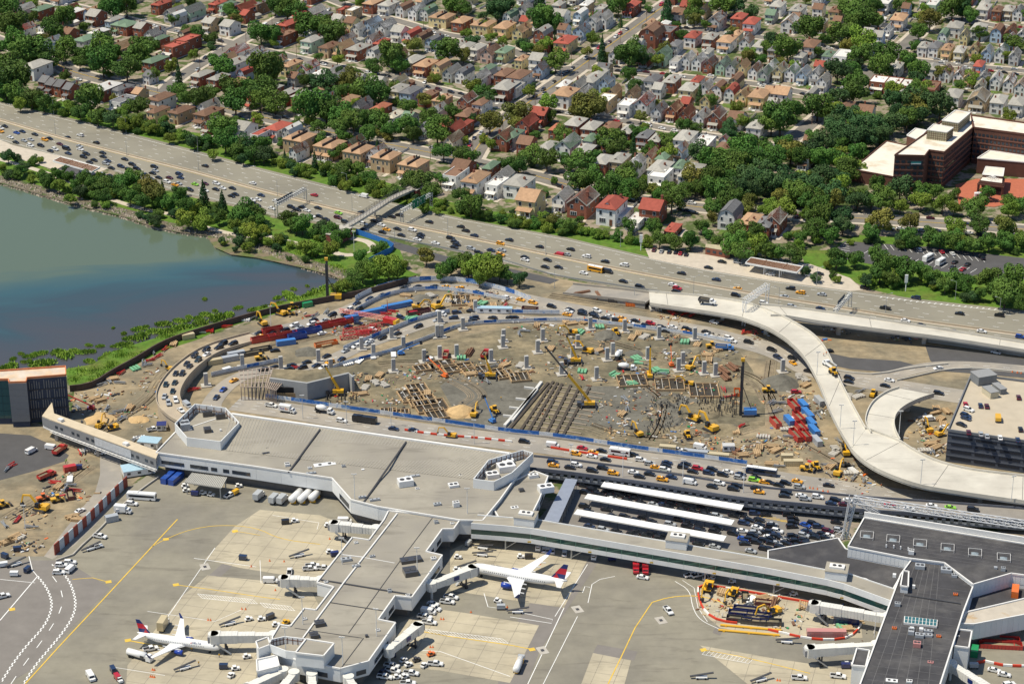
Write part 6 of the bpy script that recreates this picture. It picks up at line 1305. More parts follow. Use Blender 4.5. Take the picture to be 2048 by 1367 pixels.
# hotel
def hotel():
 mw = mat('hotel_brick', (.125, .058, .042), .85, .18, .4); mr = mat('hotel_roof', (.72, .67, .58), .9, .12, .2, col2=(.52, .44, .32), mixscale=.09, mixlo=.5, mixhi=.7)
 Z = lambda s: [(1700 + float(q.split()[0]) / 5.885, 200 + float(q.split()[1]) / 5.885) for q in s.split(',')]
 def win_rows(o, L, e, z0, dz, n, k, name='window', h=1.5):
  a, b = Vector((*L[e], 0)), Vector((*L[(e + 1) % len(L)], 0)); t = (b - a).normalized(); nr = Vector((t.y, -t.x, 0)); c = Vector((0, 0, 0)); nr = nr if (a + b).dot(nr) > 0 else -nr
  mb = MB(); w = (b - a).length / k; mb.box(0, 0, 0, w * .62, .15, h); me = mb.mesh(name, M_win)
  for r in range(n):
   for j in range(k): q = a.lerp(b, (j + .5) / k) + nr * .1; obj(name, me, o, (q.x, q.y, z0 + r * dz), math.atan2(t.y, t.x))
   m = MB(); q0, q1 = a + nr * .12, b + nr * .12; m.beam((q0.x, q0.y, z0 + r * dz - .7), (q1.x, q1.y, z0 + r * dz - .7), .25, .7); m.build('string_course', mat('hotel_course', (.18, .085, .065), .8, .1, .5), o)
 o, L, c = bldg('hotel_wing', Z('525 660,900 395,1260 130,1420 165,1445 335,1110 625,930 600,880 668'), 21, mw, mr, 'west wing of the dark brick hotel with white roof and plant tower', 0, 1.0)
 for k in o.children:
  if k.name.startswith('parapet'): setmat(k, mw)
 win_rows(o, L, 7, 3.5, 3.4, 5, 5); win_rows(o, L, 4, 3.5, 3.4, 5, 18); win_rows(o, L, 5, 3.5, 3.4, 5, 4)
 o2, L2, c2 = bldg('hotel_wing', Z('1425 190,2700 370,2700 500,1460 335'), 21.2, mw, mr, 'rear wing of the dark brick hotel closing the courtyard', 0, 1.0); win_rows(o2, L2, 2, 3.5, 3.4, 5, 26)
 for k in o2.children:
  if k.name.startswith('parapet'): setmat(k, mw)
 o3, L3, c3 = bldg('hotel_hall', Z('30 822,430 490,640 535,820 470,700 650,560 690,550 918'), 7, mw, mr, 'low white-roofed banquet hall at the west side of the hotel', 0, .7)
 for k in o3.children:
  if k.name.startswith('parapet'): setmat(k, mw)
 gl = mat('penthouse_glazing', (.36, .34, .22), .4, .15, .8)
 def pent(s, z1, lab, mm):
  q, Lq, cq = bldg('hotel_penthouse', Z(s), z1, mm, mr, lab, 0, .5, z0=21.1);
  a2 = MB()
  n = len(Lq)
  for i in range(n):
   a, b = Vector((*Lq[i], 0)), Vector((*Lq[(i + 1) % n], 0))
   for j in range(9): p = a.lerp(b, j / 9) * 1.004; a2.beam((p.x, p.y, 0), (p.x, p.y, z1 - 21.1), .18, .18)
   for hh in (1.3, 2.6, 3.9): a2.beam((a.x * 1.004, a.y * 1.004, hh), (b.x * 1.004, b.y * 1.004, hh), .18, .18)
  a2.build('mullions', mw, q)
 pent('910 355,985 290,1215 330,1140 385', 26.5, 'glazed lower penthouse on the hotel roof', gl); pent('1085 245,1240 125,1415 155,1275 275', 26.5, 'glazed upper penthouse on the hotel roof', gl)
 bldg('hotel_annex_roof', Z('670 420,770 340,900 365,800 470'), 13, mw, mr, 'mid-height flat block between hotel hall and west wing')
 bldg('hotel_link', Z('1500 690,1640 600,2300 700,2300 760'), 9, mw, mr, 'low terrace block across the hotel courtyard', 0, .6)
 # entrance canopy with its dome frame
 pts = Z('1500 960,1560 875,1825 895,1815 1000'); P = [G(p[0], p[1], 7) for p in pts]; cc = sum(P, Vector()) / 4; e = empty('hotel_canopy', (cc.x, cc.y, 0)); Lc = [(p.x - cc.x, p.y - cc.y) for p in P]
 for i, z in enumerate((5.2, 6.0, 6.8)): m = MB(); m.prism([(x * (1 - .08 * i), y * (1 - .08 * i)) for x, y in Lc], z, z + .7); m.build('tier', mw, e)
 for x, y in Lc: m = MB(); m.box(x * .9, y * .9, 0, 1.2, 1.2, 5.3); m.build('pillar', mw, e)
 m = MB()
 for k in range(12): a = k * math.pi / 6; m.tube((0, 0, 9.2), (math.cos(a) * 4.2, math.sin(a) * 6.0, 7.6), .12, n=4)
 for rr in (.4, .75, 1.0):
  for k in range(16): a = k * math.pi / 8; b = a + math.pi / 8; m.tube((math.cos(a) * 4.2 * rr, math.sin(a) * 6 * rr, 9.2 - 1.6 * rr), (math.cos(b) * 4.2 * rr, math.sin(b) * 6 * rr, 9.2 - 1.6 * rr), .1, n=4)
 m.build('dome_frame', M_trimw, e); m = MB(); m.prism([(x * .8, y * .8) for x, y in Lc], 7.45, 7.6); m.build('roof', mr, e); tag(e, 'tiered brick entrance canopy with a white dome frame at the hotel', 'canopy')
 bldg('hotel_entry_roof', Z('1560 880,1600 785,1815 805,1800 900'), 9, mw, mr, 'white-roofed entry block behind the hotel canopy', 0, .3)
 sheet('hotel_court', Z('1240 1000,1480 930,2150 930,2150 1150,1700 1260,1280 1230'), .14, M_paver)
 sg = empty('hotel_sign', (c.x + L[7][0] * .3 + L[0][0] * .7 if False else c.x + (L[7][0] * .72 + L[0][0] * .28), c.y + (L[7][1] * .72 + L[0][1] * .28) - .5, 15.5)); m = MB(); m.box(0, 0, 0, 7, .3, 3.2); m.build('panel', mat('sign_dark', (.03, .035, .05), .5, 0), sg); m = MB()
 m.box(0, -.2, 2.0, 5.6, .08, .5); m.build('teal_bar', mat('sign_teal', (.05, .35, .35), .5, 0), sg); m = MB(); m.box(0, -.2, 1.2, 5.6, .08, .5); m.build('white_bar', M_white, sg); tag(sg, 'dark illuminated sign high on the hotel corner', 'sign')
hotel()
# taxi lot with its canopies
sheet('taxi_lot', [(1140, 962), (1165, 955), (1400, 985), (1690, 1030), (1690, 1078), (1560, 1112), (1300, 1078), (1075, 1040)], .09, mat('taxi_asphalt', (.20, .185, .17), .9, .15, .15, world=True))
def taxi_canopies():
 pm = MB(); pm.tube((0, 0, 0), (0, 0, 3.3), .09); pm = pm.mesh('post', M_dsteel)
 for i, (a, b) in enumerate((((1205, 967), (1485, 1014)), ((1172, 991), (1466, 1044)), ((1151, 1022), (1450, 1076)))):
  A = G(a[0], a[1], 3.6); B = G(b[0], b[1], 3.6); c = (A + B) / 2; o = empty('taxi_canopy', (c.x, c.y, 0)); t = (B - A).normalized(); n = Vector((-t.y, t.x, 0)); L = (B - A).length; ang = math.atan2(t.y, t.x)
  m = MB(); m.box(0, 0, 3.3, L, 4.4, .3); m.build('roof', M_white, o, rot=ang); m = MB(); m.box(0, -2.2, 3.15, L, .15, .5); m.build('fascia', M_trimw, o, rot=ang)
  for k in range(int(L / 4)): obj('post', pm, o, t * (-L / 2 + 2 + k * 4) + n * (1.0 if k % 2 else -1.0))
  tag(o, ('upper', 'middle', 'lower')[i] + ' of three long white canopies over the taxi queue', 'canopy', 'taxi lot canopies')
 sp = {(2, 2): '575 1140 k;640 1165 k;590 1195 k;680 1205 k;650 1180 k;760 1190 k;860 1215 k;880 1200 k;960 1215 k;790 1222 k;920 1255 k;985 1240 k;1030 1275 k;700 1210 k;800 1248 w;1130 1290 s;1170 1270 k;1280 1285 k;1250 1310 k;1210 1295 n;1365 1300 k;1400 1310 k;1360 1335 k;1450 1345 k;1520 1320 k;1540 1350 k;580 1305 k;610 1345 k;755 1330 k',
   (2, 3): '800 18 k;1115 60 k;985 50 k;1265 85 s;620 100 n;730 128 s;835 140 k;960 160 k;1000 150 k;1075 175 k;1120 170 k;1215 180 k;1410 75 k;1400 100 ku;1500 118 k;1500 140 k;1620 140 ku;1640 110 k;1720 50 k;1640 20 s;1770 158 k;1850 200 b;1855 75 n;1895 50 k;1960 110 w;1980 90 k;1925 175 k;1955 228 k;2020 150 k;1910 298 s;2020 280 k;1490 240 k;1620 262 s;1545 5 k;1590 18 k;1775 15 k;1180 200 k;1310 150 k;900 25 k;1050 30 k;1340 45 k',
   (3, 3): '35 85 s;75 140 w;15 150 k;65 185 k;20 200 k;30 235 k;150 205 k;140 235 k;95 265 k;10 280 k;285 210 k;375 190 k;480 140 m;485 175 w;570 135 s'}
 P = [(1172, 991), (1466, 1044)]
 cars(sp, P, 'waiting in the taxi lot', 'cars in the taxi lot', z=0, jit=.06)
 q = []
 while len(q) < 34:
  x, y = R.uniform(1478, 1680), R.uniform(1024, 1092)
  if y > 1150 - (x - 1478) * .3 or any(abs(x - a) < 17 and abs(y - b) < 6 for a, b in q) or y < 1005 + (x - 1478) * .19: continue
  q.append((x, y)); car(x, y, R.choice('kkkkkkkswkn'), R.choice(['sedan', 'suv']), -.18 + R.uniform(-.3, .3), .12, "at the taxi lot's east end", 'cars in the taxi lot')
 o = empty('covered_walkway', G(1120, 1000)); W = [G(x, y, 5) - o.location for x, y in ((1131, 956), (1155, 958), (1117, 1043), (1088, 1040))]; m = MB(); m.prism([(p.x, p.y) for p in W], 4.7, 5.0); m.build('roof', mat('walkway_roof', (.25, .28, .35), .5, .1, .5), o)
 for k in range(12):
  m = MB()
  for a, b in ((0, 3), (1, 2)): v = W[a].lerp(W[b], (k + .5) / 12); m.tube((v.x * .98, v.y, 0), (v.x * .98, v.y, 4.7), .12)
  m.build('post', M_steel, o)
 tag(o, 'blue-grey covered walkway roof sloping down beside the taxi lot', 'walkway')
 my = MB()
 for i in range(9): a = G(1505 + i * 7, 1030 + i * 1.5); b = G(1530 + i * 8, 1022 + i * 3); dashes(my, [a, b], .14, .3, max(2, int((b - a).length) - 1), 60)
 struct(my.build('lot_hatching', M_yellow))
taxi_canopies()
cars({(2, 2): '97 788 k;325 820 wv;562 840 r;510 886 y;650 875 y;715 862 k;638 905 w;747 932 k;970 893 k;1030 935 w;1105 967 s;1150 993 y;1230 982 k;1240 957 n;1222 1013 w;1390 967 k;1368 993 k;1445 1028 k;1485 1002 r;1573 1040 n;1600 1012 k;1685 1053 k;1727 1030 w;1828 1050 n;1820 1077 s;1937 1095 g;1950 1075 k;2020 1112 y', (3, 2): '10 1115 k;140 1120 k;85 1135 k;235 1105 y;252 1150 s;485 1138 k', (1, 2): '120 500 wp;685 622 wu;1100 685 n;1260 697 n'}, PATHS['departures'], 'on the departures road', 'cars on the departures road')
cars({(2, 2): '325 952 n;333 977 y;463 993 k;513 975 w;725 998 ku;640 1018 k;810 1040 y;970 1032 w;1018 1065 k;1100 1045 k;1203 1090 y;1275 1070 n;1420 1085 k;1423 1115 wv;1600 1145 k;1657 1120 w;1768 1165 k;1797 1143 k;1952 1158 k;1977 1190 y', (3, 2): '145 1195 k;130 1220 k;265 1220 w;297 1245 s;397 1230 w;540 1255 k;505 1280 n;610 1290 m;645 1258 w;975 1295 r;1310 1300 w;1460 1315 g;1640 1330 k;1130 1325 w'}, PATHS['viaduct'], 'on the elevated roadway', 'cars on the elevated roadway')
cars({(0, 2): '1325 330 t;1397 318 t;1380 385 t;1405 243 k;1457 247 k;1493 165 k;1516 187 k;1585 138 t;1652 92 w;1557 100 ku;1650 55 k;1750 38 ku;1315 427 s;1347 480 s;1405 457 w;1447 537 w;1497 500 sv;1785 2 k;1865 5 k'}, PATHS['outer_loop'], 'on the curved ramp to the terminal', 'cars on the curved ramp')
cars({(1, 1): '1185 933 k;1293 920 k;1427 918 k;1518 922 y;1630 933 y;1760 962 k;1865 978 m;1990 1005 w;1008 988 n;908 1022 n;1110 970 w;805 1052 n;745 1100 w;820 1100 k;712 1138 k;610 1143 k;460 1185 k;445 1217 w;548 1190 s;308 1227 w;350 1246 s;232 1268 k;170 1263 k;130 1292 k;25 1290 k;30 1318 y'}, PATHS['outer_loop'], 'on the fenced outer loop road', 'cars on the loop roads')
cars({(1, 1): '1298 1236 ku;1010 1328 k;1128 1295 k;910 1355 w;1580 1168 n;1455 1190 s;1735 1192 k;1745 1168 n;1893 1167 k;2035 1165 k;2030 1195 w', (1, 2): '60 215 k;150 193 k;285 178 k;370 197 k;405 155 k;265 205 k;565 105 k;590 155 y;683 130 n;482 180 n;540 200 w;715 62 s;800 28 w;900 5 s;150 60 k', (0, 2): '1785 373 b;1730 435 n;1870 300 y', (2, 1): '20 1195 w;18 1165 k'}, PATHS['inner_loop'], 'on the fenced inner loop road', 'cars on the loop roads')
cars({(2, 1): '70 1023 y;168 1048 y;316 1077 k;463 1103 k;452 1117 w;440 1142 y;562 1113 k;563 1136 k;680 1110 w;650 1135 k;660 1157 k;745 1172 k;782 1157 w;838 1188 k;880 1172 y;985 1192 k;945 1210 w;900 1212 yv;1108 1213 r;1070 1232 k;1195 1245 k;1285 1243 w;1230 1273 k;1398 1258 k;1383 1277 y;1617 1202 w;1553 1280 k;1567 1307 w;1735 1330 w;1760 1355 w;1893 1362 k', (3, 2): '30 55 k;78 115 n;195 125 k;200 160 y;325 225 k;650 280 k;645 310 k;970 298 w;937 342 k;1365 402 k'}, PATHS['frontage'], 'on the frontage road beside the site', 'cars on the frontage road')
cars({(3, 2): '1362 203 w;485 65 k'}, PATHS['east_road'], 'on the eastern slip road', 'cars on the slip road')
cars({(1, 1): '530 1292 w;740 1238 n;820 1210 n;935 1258 w;1160 1165 n;1270 1140 rv;1720 1115 k;1605 1125 n;1480 1140 wv', (0, 2): '1825 220 wv;803 880 wu;1225 690 wp', (2, 2): '1330 852 w;1505 835 wv;1680 910 wp;1410 870 s', (3, 2): '225 393 r;610 975 kp;1290 612 wv;1415 675 w;1825 75 w'}, [(560, 680), (700, 650), (1500, 700)], 'parked on the construction site', 'cars on the construction site', jit=.5)
bus(*T(2, 2, 1995, 1055), nearest_on(PATHS['departures'], 1520, 950)[2], .2, 'n', 'white-roofed dark blue coach on the departures road', 'coach_bus', 13)
bus(*T(2, 2, 863, 900), nearest_on(PATHS['departures'], 1240, 910)[2] , .2, 'w', 'white airport shuttle bus beside red barriers on the departures road', 'shuttle_bus', 9)
bus(*T(1, 2, 870, 640), nearest_on(PATHS['departures'], 730, 845)[2], .2, 'k', 'black coach passing the building pit on the departures road', 'coach_bus', 11, 'k')
ft = box_truck(*T(1, 2, 250, 560), nearest_on(PATHS['departures'], 574, 825)[2], .2, 'w', 'w', 'white delivery truck with purple and orange lettering on the departures road', 7.5)
mixer_truck(*T(1, 2, 545, 565), nearest_on(PATHS['departures'], 650, 835)[2], .2, 'white concrete mixer truck on the departures road')
def text_on(parent, s, size, loc, rot, m, name='lettering'):
 cu = bpy.data.curves.new(name, 'FONT'); cu.body = s; cu.size = size; cu.extrude = .01; cu.align_x = 'CENTER'; cu.materials.append(m); t = bpy.data.objects.new(name, cu); COL.objects.link(t); me = bpy.data.meshes.new_from_object(t.evaluated_get(bpy.context.evaluated_depsgraph_get())); bpy.data.objects.remove(t); o = bpy.data.objects.new(name, me); COL.objects.link(o); o.parent = parent; o.location = loc; o.rotation_euler = rot; return o
M_purple = mat('print_purple', (.10, .02, .22), .5, 0); M_orange = mat('print_orange', (.75, .20, .02), .5, 0)
text_on(ft, 'Fed', 1.5, (-1.9, -1.23, 1.7), (math.pi / 2, 0, 0), M_purple); text_on(ft, 'Ex', 1.5, (.2, -1.23, 1.7), (math.pi / 2, 0, 0), M_orange)
dump_truck(*T(2, 1, 1560, 1058), nearest_on(PATHS['frontage'], 1414, 606)[2], 6.6, 'w', 'white flatbed truck standing on the new flyover', 'd')
# ================================================================== the construction site
M_timber = mat('timber', (.42, .29, .16), .85, .25, 1.5, objvar=.2); M_banW = mat('banner_pale', (.58, .61, .65), .7, .25, .35, col2=(.20, .34, .58), mixscale=.5, mixlo=.56, mixhi=.62); M_banB = mat('banner_blue', (.03, .13, .42), .7, .3, .4, col2=(.22, .35, .55), mixscale=.35, mixlo=.52, mixhi=.6)
M_seaw = mat('sheet_pile', (.085, .06, .05), .8, .25, .5)
def fence(pts, label, h=2.2, step=6.0, mats=(M_banW, M_banW, M_banW, M_banB), base=True, name='banner_fence', th=.12, cat='fence', cm=None, z=.15):
 P = resample(smooth_path(world_path(pts)), step); c = P[0]; o = empty(name, (c.x, c.y, 0)); off = Vector((c.x, c.y, 0))
 if base: b = MB(); wall_along(b, [p - off for p in P], .8, .5, z); b.build('barrier_base', cm or M_conc, o)
 for i, (a, q) in enumerate(zip(P, P[1:])):
  a = a - off; q = q - off; m = MB(); up = Vector((0, 0, z + (.8 if base else 0) + h / 2)); m.beam(a + up, q + up, th, h - .05); m.build('panel', mats[i % len(mats)], o)
 return tag(o, label, cat)
fence(TL(1, 1, '795 1045,850 1012,950 965,1080 925,1200 900,1350 885,1500 884,1650 893,1800 922,2047 985,2200 1050'), 'curved banner-hung fence along the far side of the outer loop road')
fence(TL(1, 1, '815 1120,880 1085,970 1035,1100 990,1250 965,1400 955,1550 962,1800 1000,2000 1040'), 'banner fence along the site side of the outer loop road', 1.6)
fence(TL(1, 1, '700 1440,800 1395,900 1362,1000 1318,1100 1278,1250 1215,1400 1172,1550 1140') , 'banner fence along the outer side of the inner loop road', 1.8)
fence(TL(2, 1, '-300 1135,-100 1143,0 1146,200 1150,380 1152'), 'straight banner fence beside the white site trailer', 1.8)
fence(TL(1, 2, '580 240,615 215,750 172,900 135,1100 80,1250 28,1480 -60,1600 -110,1750 -138,2047 -150') + TL(2, 1, '380 1203,700 1225,1000 1260,1300 1300,1500 1330,1750 1380'), 'long fence between the loop road and the column field', 1.4)
fence(TL(1, 2, '80 455,380 495,700 545,1000 585,1300 630,1600 670,2047 738') + TL(2, 2, '270 760,600 805,900 855,1200 895,1380 920,1600 950,1880 990'), 'long blue banner fence between building pit and departures road', 1.7, mats=(M_banB, M_banW, M_banB, M_banB))
fence(TL(0, 2, '1690 280,1900 232,2047 205') + TL(1, 2, '100 180,215 160'), 'short banner fence beside the curved ramp', 1.6)
fence([(140, 783), (185, 778), (225, 750), (270, 727), (325, 692), (390, 670), (450, 652), (512, 634), (560, 622), (640, 607), (720, 592), (780, 577), (832, 562)], 'dark sheet-pile sea wall between marsh and construction site', 3.0, 5.0, (M_seaw,), False, 'sea_wall', .6, 'wall')
M_rb = mat('barrier_red', (.62, .06, .03), .5, .1, 1)
fence(TL(2, 2, '310 850,500 880,700 912,920 942'), 'red and white barrier line on the departures road near the bus', .9, 4, (M_rb, M_rb, M_white), False, 'safety_barrier', .5, 'barrier', z=.2)
fence(TL(1, 2, '1190 708,1330 732,1500 752,1800 775,2047 803'), 'red and white barrier line beside the terminal roof', .9, 3, (M_rb, M_white), False, 'safety_barrier', .5, 'barrier', z=.2)
fence(TL(2, 3, '1800 888,1650 870,1540 800,1490 690,1482 577,1600 590,2047 665') + TL(3, 3, '0 668,330 722'), 'red barrier line around the apron works compound', .8, 4, (M_rb, M_rb, M_rb, M_white), False, 'safety_barrier', .5, 'barrier')
fence(TL(3, 3, '0 940,150 975,350 1020,600 1022,700 970,745 900'), 'red barrier line along the lower edge of the works compound', .8, 4, (M_rb, M_white), False, 'safety_barrier', .5, 'barrier')
fence(TL(3, 3, '1670 1205,1740 1190,1850 1225,1950 1232,2100 1235'), 'red and white barriers below the east corridor', .9, 3, (M_rb, M_white), False, 'safety_barrier', .6, 'barrier')
fence([(255, 972), (230, 995), (195, 1030), (160, 1065), (110, 1110)], 'tall red and white chequered blast fence beside the service road', 4.6, 3.6, (mat('blast_red', (.30, .07, .05), .7, .15, .6), mat('blast_grey', (.52, .55, .58), .7, .12, .6)), False, 'blast_fence', .4, 'fence')
fence([(318, 955), (275, 985), (240, 1015), (200, 1060), (160, 1095), (140, 1118), (112, 1122)], 'low concrete kerb wall between apron and blast fence', .7, 8, (M_conc,), False, 'kerb_wall', .5, 'wall')
fence(TL(1, 1, '860 485,1000 520,1200 560,1400 600,1600 640,1900 700,2047 735') + TL(2, 1, '200 800,380 850,700 895,1000 945,1180 968'), 'guard rail along the near edge of the parkway', .8, 12, (M_steel,), False, 'guard_rail', .2, 'guard rail')
fence(TL(3, 2, '1030 312,1200 275,1400 225,1700 212,2047 250'), 'pale barrier inside the eastern slip road', .8, 8, (M_concD,), False, 'road_barrier', .5, 'barrier')
fence(TL(3, 2, '560 235,850 275,1100 215,1440 180'), 'pale barrier outside the eastern slip road', .8, 8, (M_concD,), False, 'road_barrier', .5, 'barrier')
# bridge columns waiting for their deck
M_col = mat('column_concrete', (.43, .42, .40), .85, .1, .5)
mbx = MB(); mbx.box(0, 0, 0, 1.8, 1.4, 6.4); COLM = mbx.mesh('shaft', M_col); mbx = MB(); mbx.box(0, 0, 0, 4.6, 4.2, .5); FOOT = mbx.mesh('footing', M_conc)
for c, r, s in ((1, 1, '1468 1215,1655 1270,1450 1330,1485 1330,1085 1340,1755 1130,1980 1365'), (1, 2, '500 160,600 235,845 60,940 115,1100 235,1345 160,1470 130,1605 120,1880 160,1180 55,1975 45,200 215'), (2, 2, '205 85,115 210,395 260,485 120,525 40,805 105,760 145,1085 140,675 300,1330 230,1365 180,1625 270,1535 255'), (2, 1, '625 1265,900 1285,1460 1350,1175 1340,245 1360'), (3, 2, '115 240'), (0, 2, '1650 350,1940 200')):
 for p in TL(c, r, s):
  o = empty('bridge_column', G(*p), .25); obj('shaft', COLM, o); obj('footing', FOOT, o); auto(o, 'tall grey concrete column', 'standing free on the construction site', 'column', 'free-standing bridge columns')
# underpass structure and timber falsework
def underpass():
 A = [G(p[0], p[1], 8.5) for p in ((540, 755), (614, 765), (697, 745), (706, 753))]; c = A[1]; off = Vector((c.x, c.y, 0)); o = empty('retaining_structure', off); Q = [a - off for a in A]
 m = mat('wall_concrete_grey', (.33, .335, .335), .85, .14, .2); w = MB(); wall_along(w, Q, 0, 1.2, 0, 0, 0.0); w.v = w.v; w.build('wall', m, o)
 d = MB(); d.box(Q[0].x * .55, Q[0].y * .55 - 1.2, 0, 11, .8, 5.5); d.build('portal_opening', mat('dark_void', (.02, .02, .022), .9, 0), o); b = MB(); b.box(Q[0].x * .55, Q[0].y * .55 - 1.6, .8, 9, .4, 2.0); b.build('formwork', M_timber, o)
 t = MB(); t.prism([(p.x, p.y) for p in Q] + [(Q[3].x - 4, Q[3].y + 14), (Q[1].x, Q[1].y + 16), (Q[0].x, Q[0].y + 12)], 0, 7.4); t.build('backfill', M_dirt2, o); tag(o, 'angled grey concrete retaining wall with a dark portal in the pit', 'retaining wall')
 o = empty('steel_frame', G(505, 790)); ms = mat('frame_steel_tan', (.36, .29, .24), .7, .2, 1); og = o.location
 L0 = [G(478, 742, 7) - og, G(540, 735, 7) - og, G(585, 743, 7) - og]; L1 = [G(482, 774, 6.4) - og, G(530, 774, 6.4) - og, G(552, 780, 6.4) - og]
 for i in range(15):
  t = i / 14 * 2; k = min(1, int(t)); a = L0[k].lerp(L0[k + 1], t - k); b = L1[k].lerp(L1[k + 1], t - k); m = MB(); m.beam(a, b, .35, .5); m.build('rafter', ms, o); m = MB(); m.box(b.x, b.y, 0, .35, .35, b.z); m.build('post', ms, o)
 for f in (0, .25, .5, .75, 1):
  m = MB()
  for k in (0, 1): m.beam(L0[k].lerp(L1[k], f), L0[k + 1].lerp(L1[k + 1], f), .3, .3)
  m.build('purlin', ms, o)
 tag(o, 'open skeleton of tan steel rafters beside the retaining wall', 'steel frame')
underpass()
# foundations: grade beams in the pit, formwork pits
def foundations():
 def gb(a, b, w, h, m, n, head, tail):
  A = G(*a); B = G(*b); c = (A + B) / 2; mb = MB(); mb.beam(A - c + Vector((0, 0, h / 2)), B - c + Vector((0, 0, h / 2)), w, h); o = mb.build(n, m); o.location = c; auto(o, head, tail, 'grade beam', 'grade beams in the pit')
 TT = lambda x, y: T(2, 2, x, y)
 dk = mat('trench_timber', (.075, .062, .05), .9, .25, .6); wh = mat('new_concrete_beam', (.60, .59, .56), .8, .1, .4)
 for x0, x1 in ((235, 0), (200, -60)): gb(TT(x0, 330 if x0 == 235 else 390), TT(x1, 640 if x1 == 0 else 680), 1.3, 1.2, wh, 'grade_beam', 'white concrete beam', 'in the middle of the building pit')
 for x0, x1, y0, y1 in ((330, 60, 320, 725), (365, 125, 330, 730), (400, 190, 340, 735), (470, 270, 350, 745), (545, 340, 355, 755), (620, 400, 370, 765), (290, -20, 330, 700)): gb(TT(x0, y0), TT(x1, y1), 1.2, .7, dk, 'grade_beam', 'dark shuttered trench beam', 'in the middle of the building pit')
 for y in (350, 385, 420, 455, 490, 525, 560, 595, 630, 665): gb(TT(330 - (y - 320) * .64, y), TT(760 - (y - 320) * .6, y + 70), .7, .5, mat('cross_beam', (.30, .25, .19), .9, .2, .6), 'grade_beam', 'brown cross beam', 'between the trench beams of the pit')
 for y in (400, 490, 560, 625): gb(TT(225 - (y - 330) * .7, y - 20), TT(150 - (y - 330) * .75, y - 30), .8, 1.0, wh, 'grade_beam', 'short white beam', 'beside the white grade beams')
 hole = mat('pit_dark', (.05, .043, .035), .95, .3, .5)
 for c, r, x, y, w, d, a in ((1, 2, 1240, 440, 10, 12, .3), (1, 2, 1330, 480, 12, 10, .3), (1, 2, 1400, 520, 14, 12, .3), (1, 2, 1440, 585, 9, 10, .3), (1, 2, 1290, 380, 9, 9, .3), (1, 2, 1480, 190, 12, 8, .35), (1, 2, 1620, 215, 14, 8, .35), (1, 2, 1760, 240, 12, 8, .35), (1, 2, 1900, 260, 11, 8, .35), (1, 2, 1990, 270, 8, 8, .35), (1, 2, 1350, 215, 10, 6, .35), (1, 2, 1160, 570, 7, 5, .1), (1, 2, 1060, 560, 7, 5, .1), (2, 2, 1260, 350, 13, 12, 0), (2, 2, 1535, 395, 13, 14, 0), (2, 2, 960, 320, 13, 12, .1), (2, 2, 60, 290, 9, 9, .2), (1, 1, 1640, 1045, 10, 12, .1)):
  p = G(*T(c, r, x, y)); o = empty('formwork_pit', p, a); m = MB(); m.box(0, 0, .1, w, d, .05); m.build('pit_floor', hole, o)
  for s in (-1, 1):
   m = MB(); m.box(s * w / 2, 0, .1, .35, d + .4, 1.1); m.build('formwork_board', M_timber, o); m = MB(); m.box(0, s * d / 2, .1, w, .35, 1.1); m.build('formwork_board', M_timber, o)
  for k in range(3): m = MB(); m.box(-w / 2 + w * (k + 1) / 4, 0, .8, .25, d, .25); m.build('strut', M_timber if k % 2 else M_conc, o)
  auto(o, 'timber-framed foundation pit', 'dug in the construction site', 'foundation pit', 'foundation pits')
 for c, r, reg, n, lab in ((2, 2, (1480, 440, 1800, 600), 110, 'cluster of dark steel pile stubs near the tall pile rig'), (2, 2, (1110, 430, 1420, 540), 120, 'rows of short pile stubs across the middle of the pit'), (2, 2, (1080, 560, 1300, 760), 90, 'scattered short pile stubs near the pit fence'), (1, 2, (560, 455, 820, 520), 26, 'row of dark soldier piles below the retaining wall')):
  m = MB(); c0 = G(*T(c, r, (reg[0] + reg[2]) / 2, (reg[1] + reg[3]) / 2))
  for i in range(n): p = G(*T(c, r, R.uniform(reg[0], reg[2]), R.uniform(reg[1], reg[3]))); h = R.uniform(.8, 3.4 if n in (110, 26) else 1.4); m.tube(p, p + Vector((0, 0, h)), .18, n=5)
  o = m.build('pile_stubs', M_dsteel, origin=c0); tag(o, lab, 'piles', kind='stuff')
foundations()
def heap(c, r, x, y, w, h, m, label):
 p = G(*T(c, r, x, y)); mb = MB(); rnd = random.Random(x); n = 14; rings = []
 for k, (f, z) in enumerate(((1, 0), (.75, .35), (.45, .75), (.15, 1))): rings.append([(math.cos(i * 6.283 / n) * w * f * rnd.uniform(.8, 1.15), math.sin(i * 6.283 / n) * w * .9 * f * rnd.uniform(.8, 1.15), z * h) for i in range(n)])
 mb.loft(rings); o = mb.build('spoil_heap', m); o.location = p; tag(o, label, 'heap')
heap(1, 2, 1640, 565, 7.5, 3.4, M_sand, 'orange sand heap in the building pit'); heap(3, 2, 100, 330, 9, 4, M_gravel, 'large grey gravel heap beside the frontage road'); heap(1, 2, 410, 85, 6.5, 2.6, M_gravel, 'grey gravel heap between the loop roads'); heap(2, 1, 760, 1325, 7, 3, M_gravel, 'dark grey spoil heap below the frontage road')
heap(2, 2, 1500, 560, 11, 2.0, M_dirt2, 'broad brown spoil mound among the pile stubs'); heap(0, 2, 800, 615, 8, 2, M_sand, 'low orange sand heap by the footbridge'); heap(1, 1, 1330, 1020, 6, 1.6, M_gravel, 'low gravel heap inside the loop road'); heap(0, 2, 1110, 620, 5, 1.2, M_sand, 'small sand heap near the terminal corner'); heap(2, 2, 1720, 700, 8, 2.2, M_dirt2, 'brown earth mound beside the working excavators')
